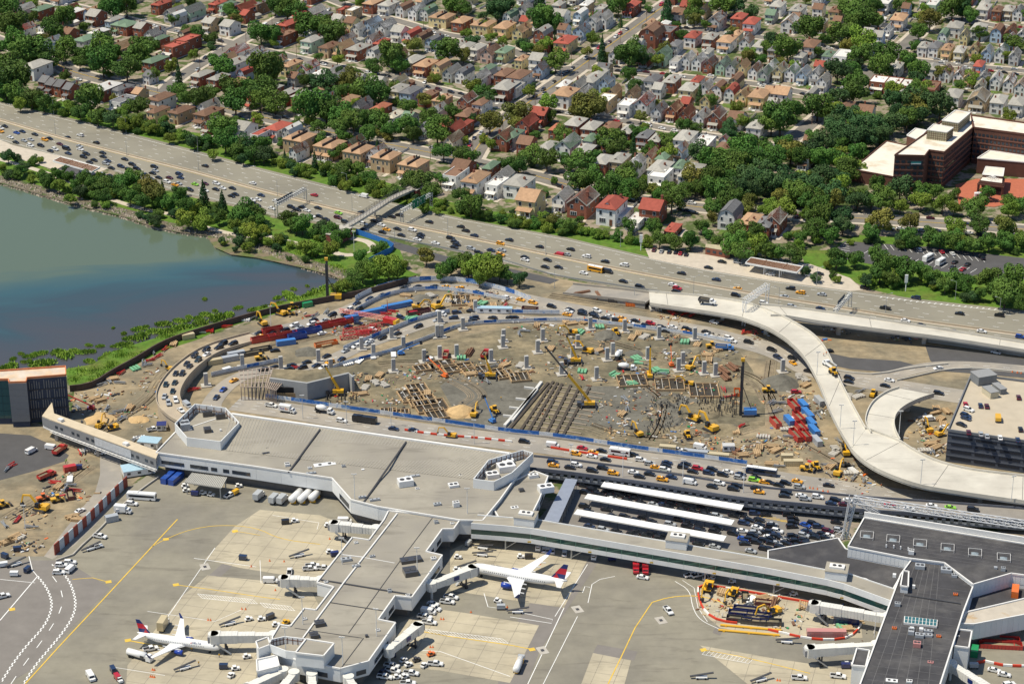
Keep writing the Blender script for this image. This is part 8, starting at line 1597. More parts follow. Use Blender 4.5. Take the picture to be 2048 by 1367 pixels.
# ================================================================== the apron: aircraft, jet bridges, ground vehicles
M_fus = mat('fuselage_white', (.80, .80, .79), .3, 0, coat=.3); M_navy = mat('tail_navy', (.012, .03, .15), .35, 0, coat=.3); M_tred = mat('tail_red', (.55, .02, .04), .35, 0, coat=.3); M_eng = mat('engine_blue', (.015, .05, .32), .3, 0, coat=.4)
def airplane(nose, tail, k, label, letter=True):
 a = G(nose[0], nose[1], 3.4); b = G(tail[0], tail[1], 3.4); d = a - b; L = 38.0; o = empty('airplane', (a.x - d.x / 2, a.y - d.y / 2, 0), math.atan2(d.y, d.x)); s = k if k else d.length / L; o.scale = (s, s, s); r = 1.98
 rings = []
 for x, rad, zc in ((19.4, .15, 3.0), (18.9, .75, 3.1), (17.8, 1.35, 3.3), (16.2, 1.8, 3.5), (14, 1.97, 3.6), (-6, 1.98, 3.6), (-10, 1.85, 3.75), (-14, 1.35, 4.2), (-17.5, .7, 4.75), (-19.2, .25, 5.0)):
  rings.append([(x, rad * math.cos(i * 6.283 / 16), zc + rad * math.sin(i * 6.283 / 16)) for i in range(16)])
 m = MB(); m.loft(rings); f = m.build('fuselage', M_fus, o, smooth=True)
 m = MB()
 for y in (-1, 1):
  for i in range(30): x = 12.5 - i * .82; m.add([(x, y * 1.995, 3.75), (x + .3, y * 1.995, 3.75), (x + .3, y * 1.965, 4.1), (x, y * 1.965, 4.1)], [(0, 1, 2, 3) if y < 0 else (3, 2, 1, 0)])
 w = m.build('cabin_windows', M_win, f); w['kind'] = 'stuff'
 m = MB(); m.add([(17.75, -.75, 4.45), (17.75, .75, 4.45), (17.1, .95, 4.95), (17.1, -.95, 4.95)], [(0, 1, 2, 3)]); m.add([(17.7, -.8, 4.4), (16.9, -1.45, 4.4), (16.7, -1.25, 4.9), (17.1, -.97, 4.93)], [(0, 3, 2, 1)]); m.add([(17.7, .8, 4.4), (16.9, 1.45, 4.4), (16.7, 1.25, 4.9), (17.1, .97, 4.93)], [(0, 1, 2, 3)]); m.build('cockpit_windows', M_win, f)
 for y in (-1, 1):
  m = MB(); m.loft([[(4.2, y * 1.2, 2.6), (-3.2, y * 1.2, 2.55), (-3.2, y * 1.2, 3.0), (3.5, y * 1.2, 3.3)], [(.3, y * 6.5, 3.05), (-3.9, y * 6.5, 3.05), (-3.9, y * 6.5, 3.25), (.2, y * 6.5, 3.45)], [(-4.8, y * 17.0, 4.2), (-6.4, y * 17.0, 4.2), (-6.4, y * 17.0, 4.3), (-4.8, y * 17.0, 4.35)]]); wg = m.build('wing', M_fus, o)
  m = MB(); m.loft([[(-4.8, y * 17.0, 4.2), (-6.4, y * 17.0, 4.2), (-6.4, y * 17.0, 4.35), (-4.8, y * 17.0, 4.35)], [(-6.6, y * 17.8, 6.5), (-7.3, y * 17.8, 6.5), (-7.3, y * 17.75, 6.55), (-6.6, y * 17.75, 6.55)]]); m.build('winglet', M_navy, wg)
  for q in (5, 8.5, 12): m = MB(); m.box(-4.4 - (q - 5) * .22, y * q, 2.85 + q * .06, 1.6, .25, .3); m.build('flap_fairing', M_fus, wg)
  m = MB(); m.lathe([(.95, 5.6), (1.12, 5.2), (1.15, 3.6), (.85, 1.6)], 14, 0, (-1.2, y * 5.6, 1.75), 'X'); e = m.build('engine', M_eng, o, smooth=True); m = MB(); m.lathe([(.9, 5.62), (.3, 5.64)], 12, 0, (-1.2, y * 5.6, 1.75), 'X'); m.build('intake', M_dsteel, e); m = MB(); m.box(2.0, y * 5.6, 2.6, 3.0, .3, .6); m.build('pylon', M_fus, e)
  m = MB(); m.loft([[(-14.6, y * .8, 4.6), (-18.2, y * .8, 4.6), (-18.2, y * .8, 4.8), (-14.6, y * .8, 4.9)], [(-17.2, y * 6.1, 5.1), (-18.8, y * 6.1, 5.1), (-18.8, y * 6.1, 5.2), (-17.2, y * 6.1, 5.25)]]); m.build('tailplane', M_fus, o)
 def finpt(t, z0): zz = 5.2 + (11.6 - 5.2) * t; return [(-12.8 - 5.0 * t, -.14, zz), (-18.2 - 1.4 * t, -.1, zz), (-18.2 - 1.4 * t, .1, zz), (-12.8 - 5.0 * t, .14, zz)]
 for i, (t0, t1, mm) in enumerate(((0, .34, M_navy), (.34, .72, M_tred), (.72, 1.0, M_navy))): m = MB(); m.loft([finpt(t0, 0), finpt(t1, 0)]); m.build('fin', mm, o)
 m = MB(); m.add([(-13.6, -.17, 5.3), (-16.2, -.17, 5.3), (-15.2, -.17, 7.4)], [(0, 2, 1)]); m.add([(-13.6, .17, 5.3), (-16.2, .17, 5.3), (-15.2, .17, 7.4)], [(0, 1, 2)]); m.build('fin_emblem', M_tred, o)
 for x, y in ((14.5, 0), (-1.6, 3.4), (-1.6, -3.4)):
  m = MB(); m.tube((x, y, .4), (x, y, 2.6), .14); m.tube((x, y - .35, .5), (x, y + .35, .5), .5, n=10, mi=1); m.build('landing_gear', [M_steel, M_tyre], o)
 if letter:
  t = text_on(o, 'DELTA', 1.45, (9.2, -1.78, 4.55), (math.radians(62), 0, 0), M_navy); m = MB(); m.add([(6.4, -1.80, 4.6), (7.0, -1.80, 4.6), (6.7, -1.5, 5.2)], [(0, 1, 2)]); m.build('emblem', M_tred, o)
 return tag(o, label, 'airplane')
airplane((940, 1133), (1133, 1168), None, 'larger white jetliner with a navy and red tail at a jet bridge'); airplane((438, 1291), (276, 1267), None, 'smaller white jetliner with a navy and red tail beside the fuel tanker')
airplane((825, 1412), (1022, 1458), 1.0, 'jetliner hidden below the frame with one wingtip beside the fuel tanker', False)
airplane((1300, 1408), (1500, 1456), 1.0, 'jetliner mostly hidden below the east apron, only its wingtip showing', False)
M_jb = mat('jetbridge_white', (.66, .65, .61), .55, .1, .5)
def jetbridge(rot, end, label, z=4.3):
 a = G(rot[0], rot[1], z + 1.5); b = G(end[0], end[1], z + 1.5); d = b - a; L = d.length; o = empty('jet_bridge', (a.x, a.y, 0), math.atan2(d.y, d.x)); n = max(2, int(L / 7))
 m = MB(); m.tube((0, 0, z - .4), (0, 0, z + 3.1), 2.0, n=12); m.tube((0, 0, 0), (0, 0, z), .5, n=8); m.build('rotunda', M_jb, o)
 seg = (L - 3) / 3
 for i, (w, h) in enumerate(((2.6, 2.7), (2.9, 3.0), (3.2, 3.3))):
  x0 = 1.0 + i * seg; m = MB(); m.box(x0 + seg / 2, 0, z - .1 * i, seg + .6, w, h); t = m.build('tunnel_section', M_jb, o); q = MB()
  for k in range(int(seg / 1.2)): q.box(x0 + .6 + k * 1.2, 0, z - .1 * i, .14, w + .12, h + .06)
  q.build('tunnel_ribs', M_jb, t)
 m = MB(); m.box(L - .6, 0, z - .3, 3.2, 3.8, 3.6); m.tube((L + .2, 0, z - .3), (L + .2, 0, z + 3.3), 1.9, n=12); m.build('cab', M_jb, o); m = MB(); m.box(L + 1.7, 0, z + .1, .9, 3.0, 2.4); m.build('bellows', mat('bellows_grey', (.28, .28, .29), .8, .1, 1), o)
 m = MB(); m.box(L - 4, 1.5, .8, .5, .5, z - .8); m.box(L - 4, -1.5, .8, .5, .5, z - .8); m.box(L - 4, 0, .6, 1.0, 4.2, .5); m.build('drive_column', M_dsteel, o)
 for y in (-1.7, 1.7): obj('wheel', WHEEL, o, (L - 4, y, .6), 0, (1.7, 1.6, 1.7))
 m = MB(); m.beam((L - 1, 2.4, z + .2), (L - 6, 2.4, .3), 1.0, .2); m.build('service_stair', M_steel, o); m = MB(); m.box(L * .55, -1.7, z + .9, 2.4, .06, 1.6); m.build('poster', M_navy, o)
 return tag(o, label, 'jet bridge')
for r_, e_, l_ in (((752, 1059), (668, 1051), 'white jet bridge on the west side nearest the terminal'), ((642, 1162), (568, 1161), 'white jet bridge halfway down the concourse west side'), ((548, 1272), (428, 1274), 'long white jet bridge docked to the smaller jetliner'), ((863, 1170), (945, 1140), 'white jet bridge docked to the larger jetliner'), ((778, 1300), (836, 1255), 'empty white jet bridge on the concourse east side'), ((566, 1344), (492, 1380), 'low white jet bridge leaving the frame below the stair tower'), ((588, 1349), (548, 1400), 'white jet bridge second along the concourse end'), ((624, 1352), (626, 1404), 'white jet bridge at the middle of the concourse end'), ((697, 1358), (722, 1404), 'white jet bridge at the east corner of the concourse end'), ((1775, 1236), (1628, 1212), 'long white jet bridge by the apron works compound'), ((1752, 1292), (1620, 1301), 'white jet bridge below the pink trailer'), ((1902, 1330), (1985, 1385), 'ribbed white jet bridge on the far side of the east concourse')): jetbridge(r_, e_, l_)
def tug(px, py, ang, head, tail, col='w'):
 o = vroot('tow_tractor', px, py, ang, .1); m = MB(); m.box(0, 0, .35, 2.9, 1.5, .55); m.box(.9, 0, .9, 1.0, 1.4, .25); m.build('body', PAINT[col], o); m = MB(); m.box(-.4, 0, .9, 1.0, 1.3, .8, 0, 0, .9); m.build('cab', M_glass, o); m = MB(); m.box(-.4, 0, 1.7, 1.2, 1.4, .08); m.build('cab_roof', PAINT[col], o)
 for x in (-.9, .9):
  for y in (-.65, .65): obj('wheel', WHEEL, o, (x, y, .36))
 auto(o, head, tail, 'tractor', 'apron tractors')
def cart(px, py, ang, col, tail):
 o = vroot('baggage_cart', px, py, ang, .1); m = MB(); m.box(0, 0, .4, 3.2, 1.6, .12); m.build('bed', M_dsteel, o); m = MB(); m.box(0, 0, .55, 3.0, 1.5, 1.4); m.box(0, 0, 1.95, 3.1, 1.6, .1); m.build('canopy', PAINT[col], o)
 for x in (-1.1, 1.1):
  for y in (-.7, .7): obj('wheel', WHEEL, o, (x, y, .25), 0, (.7, .7, .7))
 auto(o, CNAME[col] + ' covered baggage cart', tail, 'baggage cart', 'baggage carts')
def belt(px, py, ang, tail):
 o = vroot('belt_loader', px, py, ang, .1); m = MB(); m.box(0, 0, .4, 4.0, 1.6, .6); m.build('chassis', PAINT['w'], o); m = MB(); m.beam((-4, .2, .9), (4.2, .2, 2.4), .9, .25); m.build('belt', M_dsteel, o)
 for x in (-1.4, 1.4):
  for y in (-.75, .75): obj('wheel', WHEEL, o, (x, y, .36))
 auto(o, 'belt loader with a raised conveyor', tail, 'belt loader', 'belt loaders')
def tanker(px, py, ang, col, label):
 o = vroot('fuel_tanker', px, py, ang, .1); m = MB(); m.lathe([(.5, -5.0), (1.25, -4.7), (1.25, 2.8), (.5, 3.1)], 12, 0, (0, 0, 1.9), 'X'); m.build('tank', PAINT['w'], o, smooth=True); m = MB(); m.extrude_profile([(3.4, .5), (3.4, 2.6), (4.7, 2.6), (5.3, 1.6), (5.4, .5)], 2.3); m.build('cab', PAINT[col], o); m = MB(); m.box(4.9, 0, 1.6, .5, 2.0, .7, 0, 0, .85); m.build('windscreen', M_glass, o); m = MB(); m.box(0, 0, .5, 9.5, 1.2, .35); m.box(2.0, 0, .9, 1.6, 2.5, 1.4); m.build('chassis', M_dsteel if col == 'w' else PAINT['Y'], o)
 for x in (-3.6, -2.4, 4.2):
  for y in (-1.0, 1.0): obj('wheel', WHEEL, o, (x, y, .45), 0, (1.25, 1, 1.25))
 tag(o, label, 'tanker')
tanker(*T(0, 3, 1115, 1165), -.45, 'w', 'long white fuel tanker under the smaller jetliner tail'); tanker(*T(2, 3, 55, 1235), 1.35, 's', 'white fuel tanker parked alone on the open apron')
def gse():
 W_, A_, E_ = 'on the west apron', 'along the concourse', 'on the east apron'
 for c, r, s, t in ((0, 3, '490 412 wu 0;560 390 wu 0;470 470 wu 0;565 445 wv 1.2;800 182 wp -.3;765 265 wp .5;1205 1080 wp .4;725 1305 wv -1.1;640 1400 wp 0;20 660 wp .5', W_), (0, 2, '1055 1285 wu -.2;985 1345 wv .2;1840 1215 wp .9;640 1340 w .9;250 865 wv 1.0;412 840 wv -.3', W_), (1, 3, '450 415 wp .1;430 440 wp .1;540 435 wp 0;268 465 wp 1.6;115 538 wv 0;710 60 wv 0;1560 668 wp -.3;1530 705 wp -.2;1415 720 w -.4;1430 760 wu -.4;1380 785 wv -.3;1350 825 wp -.3;1385 870 wp -.2;1085 1215 wp -.3;1095 1255 wp -.3;1030 1305 wp -.2;1240 1275 wp -.2;1435 1200 wp -.1;1020 1260 n 1;1215 1355 wp 0', A_), (2, 3, '1045 508 w -.3;1250 775 wp -1.2;215 268 wv 1.4;258 288 w 1.5;288 292 w 1.5;325 296 w 1.5;420 318 w 1.5;1430 490 wp .5;1490 492 wp .5;1550 503 wp 1.4;1610 500 w 1.4;660 340 wv 1.4', E_), (3, 3, '560 1298 wp -.2;250 1312 wp -.1;640 1200 w 0;1810 1250 w -.4;1890 1285 w -.3;1930 1365 wu .3;300 90 b -.7', E_)):
  for it in s.split(';'):
   x, y, k, an = it.split(); px, py = T(c, r, float(x), float(y)); car(px, py, k[0], {'p': 'pickup', 'v': 'van', 'u': 'suv'}.get(k[1:], 'sedan'), float(an), .12, t, 'airport service cars')
 for c, r, s, t in ((0, 3, '140 305 n .2;40 360 n -.6;30 430 w .3;220 470 n 1.2;115 505 w 0;1790 1245 n 0;905 1270 n -1.1;940 1330 r -1;1945 375 n -.2', W_), (1, 3, '630 345 N .3;235 88 k .2;1960 770 s 0;1085 1150 N .2;1700 260 s 1.1;115 845 d .7', A_), (2, 3, '800 380 N 0;135 365 k 0', E_), (3, 3, '620 1240 N 0;1645 1240 s 0', E_), (0, 2, '1560 1225 N -.2;1885 1215 Y 1;630 1015 N .1', W_)):
  for it in s.split(';'): x, y, k, an = it.split(); cart(*T(c, r, float(x), float(y)), float(an), k, t)
 for c, r, s, t in ((0, 3, '1990 860 .4;1885 1255 .2;1975 1160 .3;960 1350 -1;1850 1310 1', W_), (1, 3, '310 75 .2;590 322 .3;575 110 .2;45 860 .2;1935 715 -.4;1615 365 -.1;1180 1190 .8;1220 1225 .6;1130 1325 .2;1190 1320 .5;1605 465 .2;160 905 .2;1345 1230 1', A_), (2, 3, '70 360 0;1760 560 0', E_), (3, 3, '205 660 .2;435 835 .3', E_), (0, 2, '1480 1160 .3;1490 1195 .2;1625 1215 .1;1690 1230 -.2;1910 1160 .3', W_)):
  for it in s.split(';'): x, y, an = it.split(); tug(*T(c, r, float(x), float(y)), float(an), 'small white tow tractor', t)
 for it in ((1400, 1140, 1, 'o'), (1285, 1185, 1, 'd'), (240, 885, 1, 'Y')): tug(*T(it[2], 3, it[0], it[1]), .6, CNAME[it[3]] + ' tow tractor', A_, it[3])
 for c, s, t in ((0, '1840 895 .45;1480 1250 .5;730 295 .6;130 420 .6', W_), (1, '345 350 .4;1810 345 -.2;1680 440 .3;1815 290 -.3', A_), (2, '45 800 0;1515 1325 0;1990 1345 .4', E_), (3, '150 1040 -.15', E_)):
  for it in s.split(';'): x, y, an = it.split(); belt(*T(c, 3, float(x), float(y)), float(an), t)
 bus(*T(0, 2, 1135, 1255), -.15, .1, 'w', 'white and dark apron bus beside the kerb wall', 'apron_bus', 12)
 box_truck(*T(0, 3, 985, 0), -.2, .1, 'w', 'w', 'white catering truck at the end of the kerb wall', 7); box_truck(*T(0, 3, 1310, 920), 1.4, .1, 'w', 'T', 'raised tan-topped catering truck behind the smaller jetliner', 8, H=3.4)
 for i, (x, y) in enumerate(((990, 425), (1065, 430), (1030, 385))): box_truck(*T(2, 3, x, y + 30), -1.6, .1, 'r', 'r', ORD[i] + ' red fire truck from the bay under the skybridge', 8, 'fire_truck', 'fire truck')
 for i, (x, y, c) in enumerate(((25, 1250, 'w'), (150, 1275, 'w'), (215, 1280, 'w'))): box_truck(*T(1, 2, x, y), 1.2, .1, 'w', 's', ORD[i] + ' white tank truck from the bay beside the terminal wall', 7)
 for i, (x, y, L) in enumerate(((320, 1265, 9), (400, 1258, 11), (470, 1262, 7))):
  o = vroot('storage_tank', *T(1, 2, x, y), 1.2, .1); m = MB(); m.lathe([(.6, -L / 2), (1.5, -L / 2 + .5), (1.5, L / 2 - .5), (.6, L / 2)], 14, 0, (0, 0, 2.3), 'X'); m.build('tank', PAINT['w'], o, smooth=True)
  for k in (-.3, .3): m = MB(); m.box(L * k, 0, 0, .4, 2.6, 1.3); m.build('saddle', PAINT['Y'], o)
  tag(o, ('first', 'longest', 'shortest')[i] + ' white horizontal storage tank beside the terminal wall', 'tank')
 cn = MB(); cn.box(0, 0, 0, .7, .7, .06); cn.lathe([(.3, .05), (.06, .95)], 8); cm = cn.mesh('traffic_cone', PAINT['o'])
 for c, s in ((0, '1665 857,1685 860,1935 770,1965 772,1220 1255,1235 1258,1205 1310,1220 1312,1235 1315,2010 430'), (1, '110 385,225 390,590 210,1480 850,1500 852,1395 1075,1415 1075,2010 755,1720 795,155 620'), (2, '205 408,225 410'), (3, '75 1340,95 1342,1790 1200')):
  for p in TL(c, 3, s): auto(obj('traffic_cone', cm, None, G(*p, .1)), 'orange traffic cone', 'standing on the apron', 'cone', 'traffic cones')
 for p in TL(3, 2, '335 1165,395 1175,440 1190,480 1195,360 1170,1955 240,1995 245,2025 250') + TL(2, 1, '580 1175,760 1125,820 1150,860 1165,1020 1190,1120 1205,1250 1225,480 1150'): auto(obj('traffic_cone', cm, None, G(*p, .2)), 'orange traffic cone', 'beside the site roads', 'cone', 'traffic cones')
gse()
def shelter():
 P = [G(*p, 5.5) for p in TL(0, 2, '1540 1045,1815 1080,1770 1165,1478 1120')]; c = sum(P, Vector()) / 4; o = empty('vehicle_shelter', (c.x, c.y, 0)); L = [Vector((p.x - c.x, p.y - c.y, 0)) for p in P]; m = MB(); m.prism([(p.x, p.y) for p in L], 5.2, 5.5); m.build('roof', mat('shelter_roof', (.36, .35, .32), .7, .1, 1), o); m = MB()
 for i in range(22): m.beam(L[0].lerp(L[1], i / 21) + Vector((0, 0, 5.6)), L[3].lerp(L[2], i / 21) + Vector((0, 0, 5.6)), .3, .2)
 m.build('corrugation', mat('shelter_rib', (.45, .44, .40), .7, .1, 1), o)
 for p in L: m = MB(); m.box(p.x * .92, p.y * .92, 0, .4, .4, 5.2); m.build('post', M_steel, o)
 tag(o, 'open vehicle shelter with a grey corrugated roof beside the terminal', 'shelter')
shelter()
mbx = MB(); mbx.tube((0, 0, 0), (0, 0, 11), .16, .1, 6); MAST = mbx.mesh('mast', M_trimw); mbx = MB(); mbx.box(0, 0, 10.8, 1.8, .15, .15)
for k in (-.8, -.3, .3, .8): mbx.box(k, -.2, 11.0, .4, .3, .4)
MHEAD = mbx.mesh('floodlights', M_trimw)
for c, r, s, z, t in ((1, 3, '690 410,1290 490,375 890,965 985,240 1140,695 1215', 9.5, 'on the grey concourse roof'), (1, 2, '790 1255,1690 1370', 10.1, 'on the terminal roof edge'), (3, 3, '850 1000,1490 1200', 0, 'beside the east concourse'), (0, 3, '205 140', 0, 'in the west yard'), (1, 1, '120 1250,785 640', 0, 'near the bay shore'), (2, 2, '885 1075,1365 1135,1850 1200,470 1010', 4.7, 'on the elevated roadway'), (3, 2, '680 820,1220 1135,1945 1270,575 690,390 260,1048 740', 8.1, 'on the flyover decks'), (1, 2, '375 610,725 660,1080 670,1745 810', .2, 'beside the departures road')):
 for p in TL(c, r, s): o = empty('floodlight_mast', G(*p, z), R.uniform(-.3, .3)); obj('mast', MAST, o); obj('floodlights', MHEAD, o); auto(o, 'white floodlight mast', t, 'light mast', 'floodlight masts')
def roof_units():
 for c, r, s, z, t in ((1, 2, '1195 1140 6 4 2.6 w,250 985 2 2 1 w,90 855 1.5 1 .6 w,1250 1075 6 1 .6 s,440 1050 4 1 .6 s,850 1245 3 1 .8 s,950 1265 4 1 .8 s,1450 1300 3 1.5 .8 s,1600 1310 2.5 2 2 w,1580 1150 4 3 1 w,1650 1060 3 1.5 .3 w,700 995 1.5 1 .8 s,550 975 9 3 .1 w,80 890 3 1 .5 d,430 1010 1.5 1 .8 w,855 1017 1.2 1 .2 w,1290 1170 1.6 1.4 .3 w', 10.2, 'on the main terminal roof'), (1, 3, '1240 385 8 3.4 1.2 d,1235 485 5 5 1.8 d,510 895 3.5 3 1.4 d,465 990 3 3 1.4 d,1440 80 1.6 1.4 1 s,1570 85 1.5 1.2 .4 w,800 240 1.5 1.2 .5 w,560 555 1.5 1.2 .5 w,720 380 4 2 1 s,1420 370 2 1.5 .8 w,1215 660 1.5 1.2 .5 w,1070 630 1.5 1.4 1 s,390 850 1.5 1.2 .5 w,975 940 1.5 1.2 .5 w,885 990 1 1 .8 d,800 430 3 1 .8 s,930 350 2 1 .6 s', 9.6, 'on the concourse roof'), (0, 2, '1660 715 3 3 1.8 d,1520 700 1.5 1.5 .7 w,1765 710 .8 .8 .8 w,1480 690 4 5 3 s,1660 590 4 2 2.5 d,1765 610 4 2 2.5 d', 10.4, 'inside the octagonal plant enclosure'), (1, 2, '2000 1020 7 5 2.6 w,1890 1075 5 4 1.8 w,2010 970 5 3 2 w', 10.4, 'inside the plant enclosure by the viaduct'), (2, 2, '270 1190 6 4 2.5 w,170 1080 4 2 1.4 w,75 1190 2 2 1 d,20 1320 3 2 .2 w', 8.7, 'on the terminal annex roof'),
       (3, 3, '1215 440 3.5 2.6 1.4 s,1425 470 4 2.6 1.4 s,1490 510 2 1.6 1 s,1035 740 2 1.6 1.2 s,1145 960 2 3 1.4 s,1210 990 3 2 1.2 s,1280 955 3 1.4 1 s,1280 985 3 1.6 .8 s,1190 1065 2.6 2.2 1.6 P,1500 655 1.6 1.2 .6 o,1365 990 1.6 1.2 .6 o,1010 925 1.6 1.2 .6 o,1150 935 1.4 1.4 1 w,1225 940 1.4 1.4 1 w,1165 600 1 1 1.2 w,1010 510 1.2 1.2 1.2 w,990 1340 4 2 .2 w,1130 1350 2 1.6 .6 w,1300 1195 2 1.4 .3 P', 12.2, 'on the east concourse roof'), (3, 3, '1145 325 2 2 1.6 w,945 275 .5 .5 1.2 w,1005 280 .5 .5 1.2 w,1060 290 .5 .5 1.2 w,1120 300 .5 .5 1.2 w,1880 460 1.6 1.4 1.4 s,1820 445 1.2 1 .8 s', 13.2, 'on the dark hall roof')):
  for it in s.split(','):
   x, y, sx, sy, h, k = it.split(); sx, sy, h = float(sx), float(sy), float(h); o = empty('roof_unit', G(*T(c, r, float(x), float(y)), z), .3 if c < 3 else -.2); m = MB(); m.box(0, 0, 0, sx, sy, h); m.build('casing', PAINT[k], o)
   if sx > 1.4: m = MB(); m.tube((-sx * .22, 0, h), (-sx * .22, 0, h + .12), min(sx, sy) * .25, n=10); m.tube((sx * .22, 0, h), (sx * .22, 0, h + .12), min(sx, sy) * .25, n=10); m.build('fan', M_dsteel, o)
   auto(o, CNAME[k] + (' plant unit' if sx > 1.4 else ' roof vent'), t, 'roof unit', 'rooftop plant')
roof_units()
mbx = MB(); mbx.tube((0, 0, 0), (0, 0, 10), .16, .11, 6); UP = mbx.mesh('pole', M_bark if 'M_bark' in globals() else M_rust); mbx = MB(); mbx.box(0, 0, 9.0, 2.4, .14, .16); mbx.box(0, 0, 8.2, 1.8, .12, .14); mbx.tube((.3, .25, 7.0), (.3, .25, 8.0), .22); UC = mbx.mesh('crossarm', M_dsteel)
for c, s in ((0, '1600 540,1970 360,1780 410,1260 735'), (1, '390 300,130 220,650 530,325 460,1735 1200,1395 1275,50 955,1340 240,1975 1040'), (2, '615 545,475 520,865 345,395 695,185 840,910 540,865 240,1075 200'), (3, '560 835,495 720,1040 440,350 1000,1735 560,780 1100')):
 for p in TL(c, 0, s): o = empty('utility_pole', G(*p), R.uniform(0, 1.5)); obj('pole', UP, o); obj('crossarm', UC, o); auto(o, 'wooden utility pole', 'beside a neighbourhood street', 'utility pole', 'utility poles')
# ================================================================== trees and bushes
def leafmat(name, c, c2):
 m = mat(name, c, .75, .30, .55, objvar=.28, hue=.022, col2=c2, mixscale=.35, mixlo=.35, mixhi=.65, spec=.25)
 b = m.node_tree.nodes['Principled BSDF']; return m
M_leaf = leafmat('leaf_green', (.105, .192, .03), (.062, .138, .028))
M_leafB = leafmat('leaf_light', (.195, .275, .035), (.13, .21, .03))
M_leafD = leafmat('leaf_dark', (.06, .126, .038), (.042, .098, .034))
M_leafR = leafmat('leaf_red', (.17, .04, .04), (.10, .03, .03))
M_leafO = leafmat('leaf_olive', (.20, .20, .04), (.14, .16, .034))
M_bark = mat('bark', (.10, .075, .055), .95, .2, 2.0)
def leaf_quads(mb, rnd, centre, rad, n, size):
 for _ in range(n):
  while True:
   d = Vector((rnd.uniform(-1, 1), rnd.uniform(-1, 1), rnd.uniform(-1, 1)))
   if .01 < d.length < 1: break
  d = d.normalized() * (d.length ** .45)
  p = centre + Vector((d.x * rad[0], d.y * rad[1], d.z * rad[2]))
  nrm = (d.normalized() * .9 + Vector((rnd.uniform(-1, 1), rnd.uniform(-1, 1), rnd.uniform(-.6, 1)))).normalized()
  u = nrm.orthogonal().normalized(); v = nrm.cross(u); a = rnd.uniform(0, 6.28)
  u, v = u * math.cos(a) + v * math.sin(a), v * math.cos(a) - u * math.sin(a)
  s = size * rnd.uniform(.6, 1.3)
  mb.add([p - u * s, p + v * s * .55 + nrm * s * .12, p + u * s, p - v * s * .55 + nrm * s * .12], [(0, 1, 2, 3)])
def crown_mesh(seed, form='round'):
 rnd = random.Random(seed); mb = MB()
 if form == 'cone':
  for k in range(9):
   t = k / 8; r = .95 * (1 - t) ** .8 + .06
   leaf_quads(mb, rnd, Vector((rnd.uniform(-.05, .05), rnd.uniform(-.05, .05), -.9 + 2.3 * t)), (r, r, .25), int(240 * (1 - t) + 40), .11)
  return mb.mesh('crown', M_leaf)
 nl = rnd.randint(9, 13)
 leaf_quads(mb, rnd, Vector((0, 0, 0)), (.66, .66, .6), 600, .075)
 for k in range(nl):
  a = 6.283 * k / nl + rnd.uniform(-.4, .4); e = rnd.uniform(-.5, 1.0); q = rnd.uniform(.42, .82)
  c = Vector((math.cos(a) * q * math.cos(e), math.sin(a) * q * math.cos(e), q * math.sin(e) * .95))
  r = rnd.uniform(.22, .44); leaf_quads(mb, rnd, c, (r, r, r * .8), int(120 + 1100 * r * r), .072)
 return mb.mesh('crown', M_leaf)
CROWNS = [crown_mesh(s) for s in range(9)]; CONES = [crown_mesh(40 + s, 'cone') for s in range(3)]
def trunk_mesh(seed):
 rnd = random.Random(seed); mb = MB(); mb.tube((0, 0, 0), (.03, .02, 1.0), .055, .035, 7)
 for k in range(5):
  a = k * 1.26 + rnd.uniform(-.3, .3); mb.tube((.02, .01, .75 + .05 * k), (math.cos(a) * .45, math.sin(a) * .45, 1.3 + .12 * k), .028, .01, 5)
 return mb.mesh('trunk', M_bark)
TRUNKS = [trunk_mesh(s) for s in range(3)]
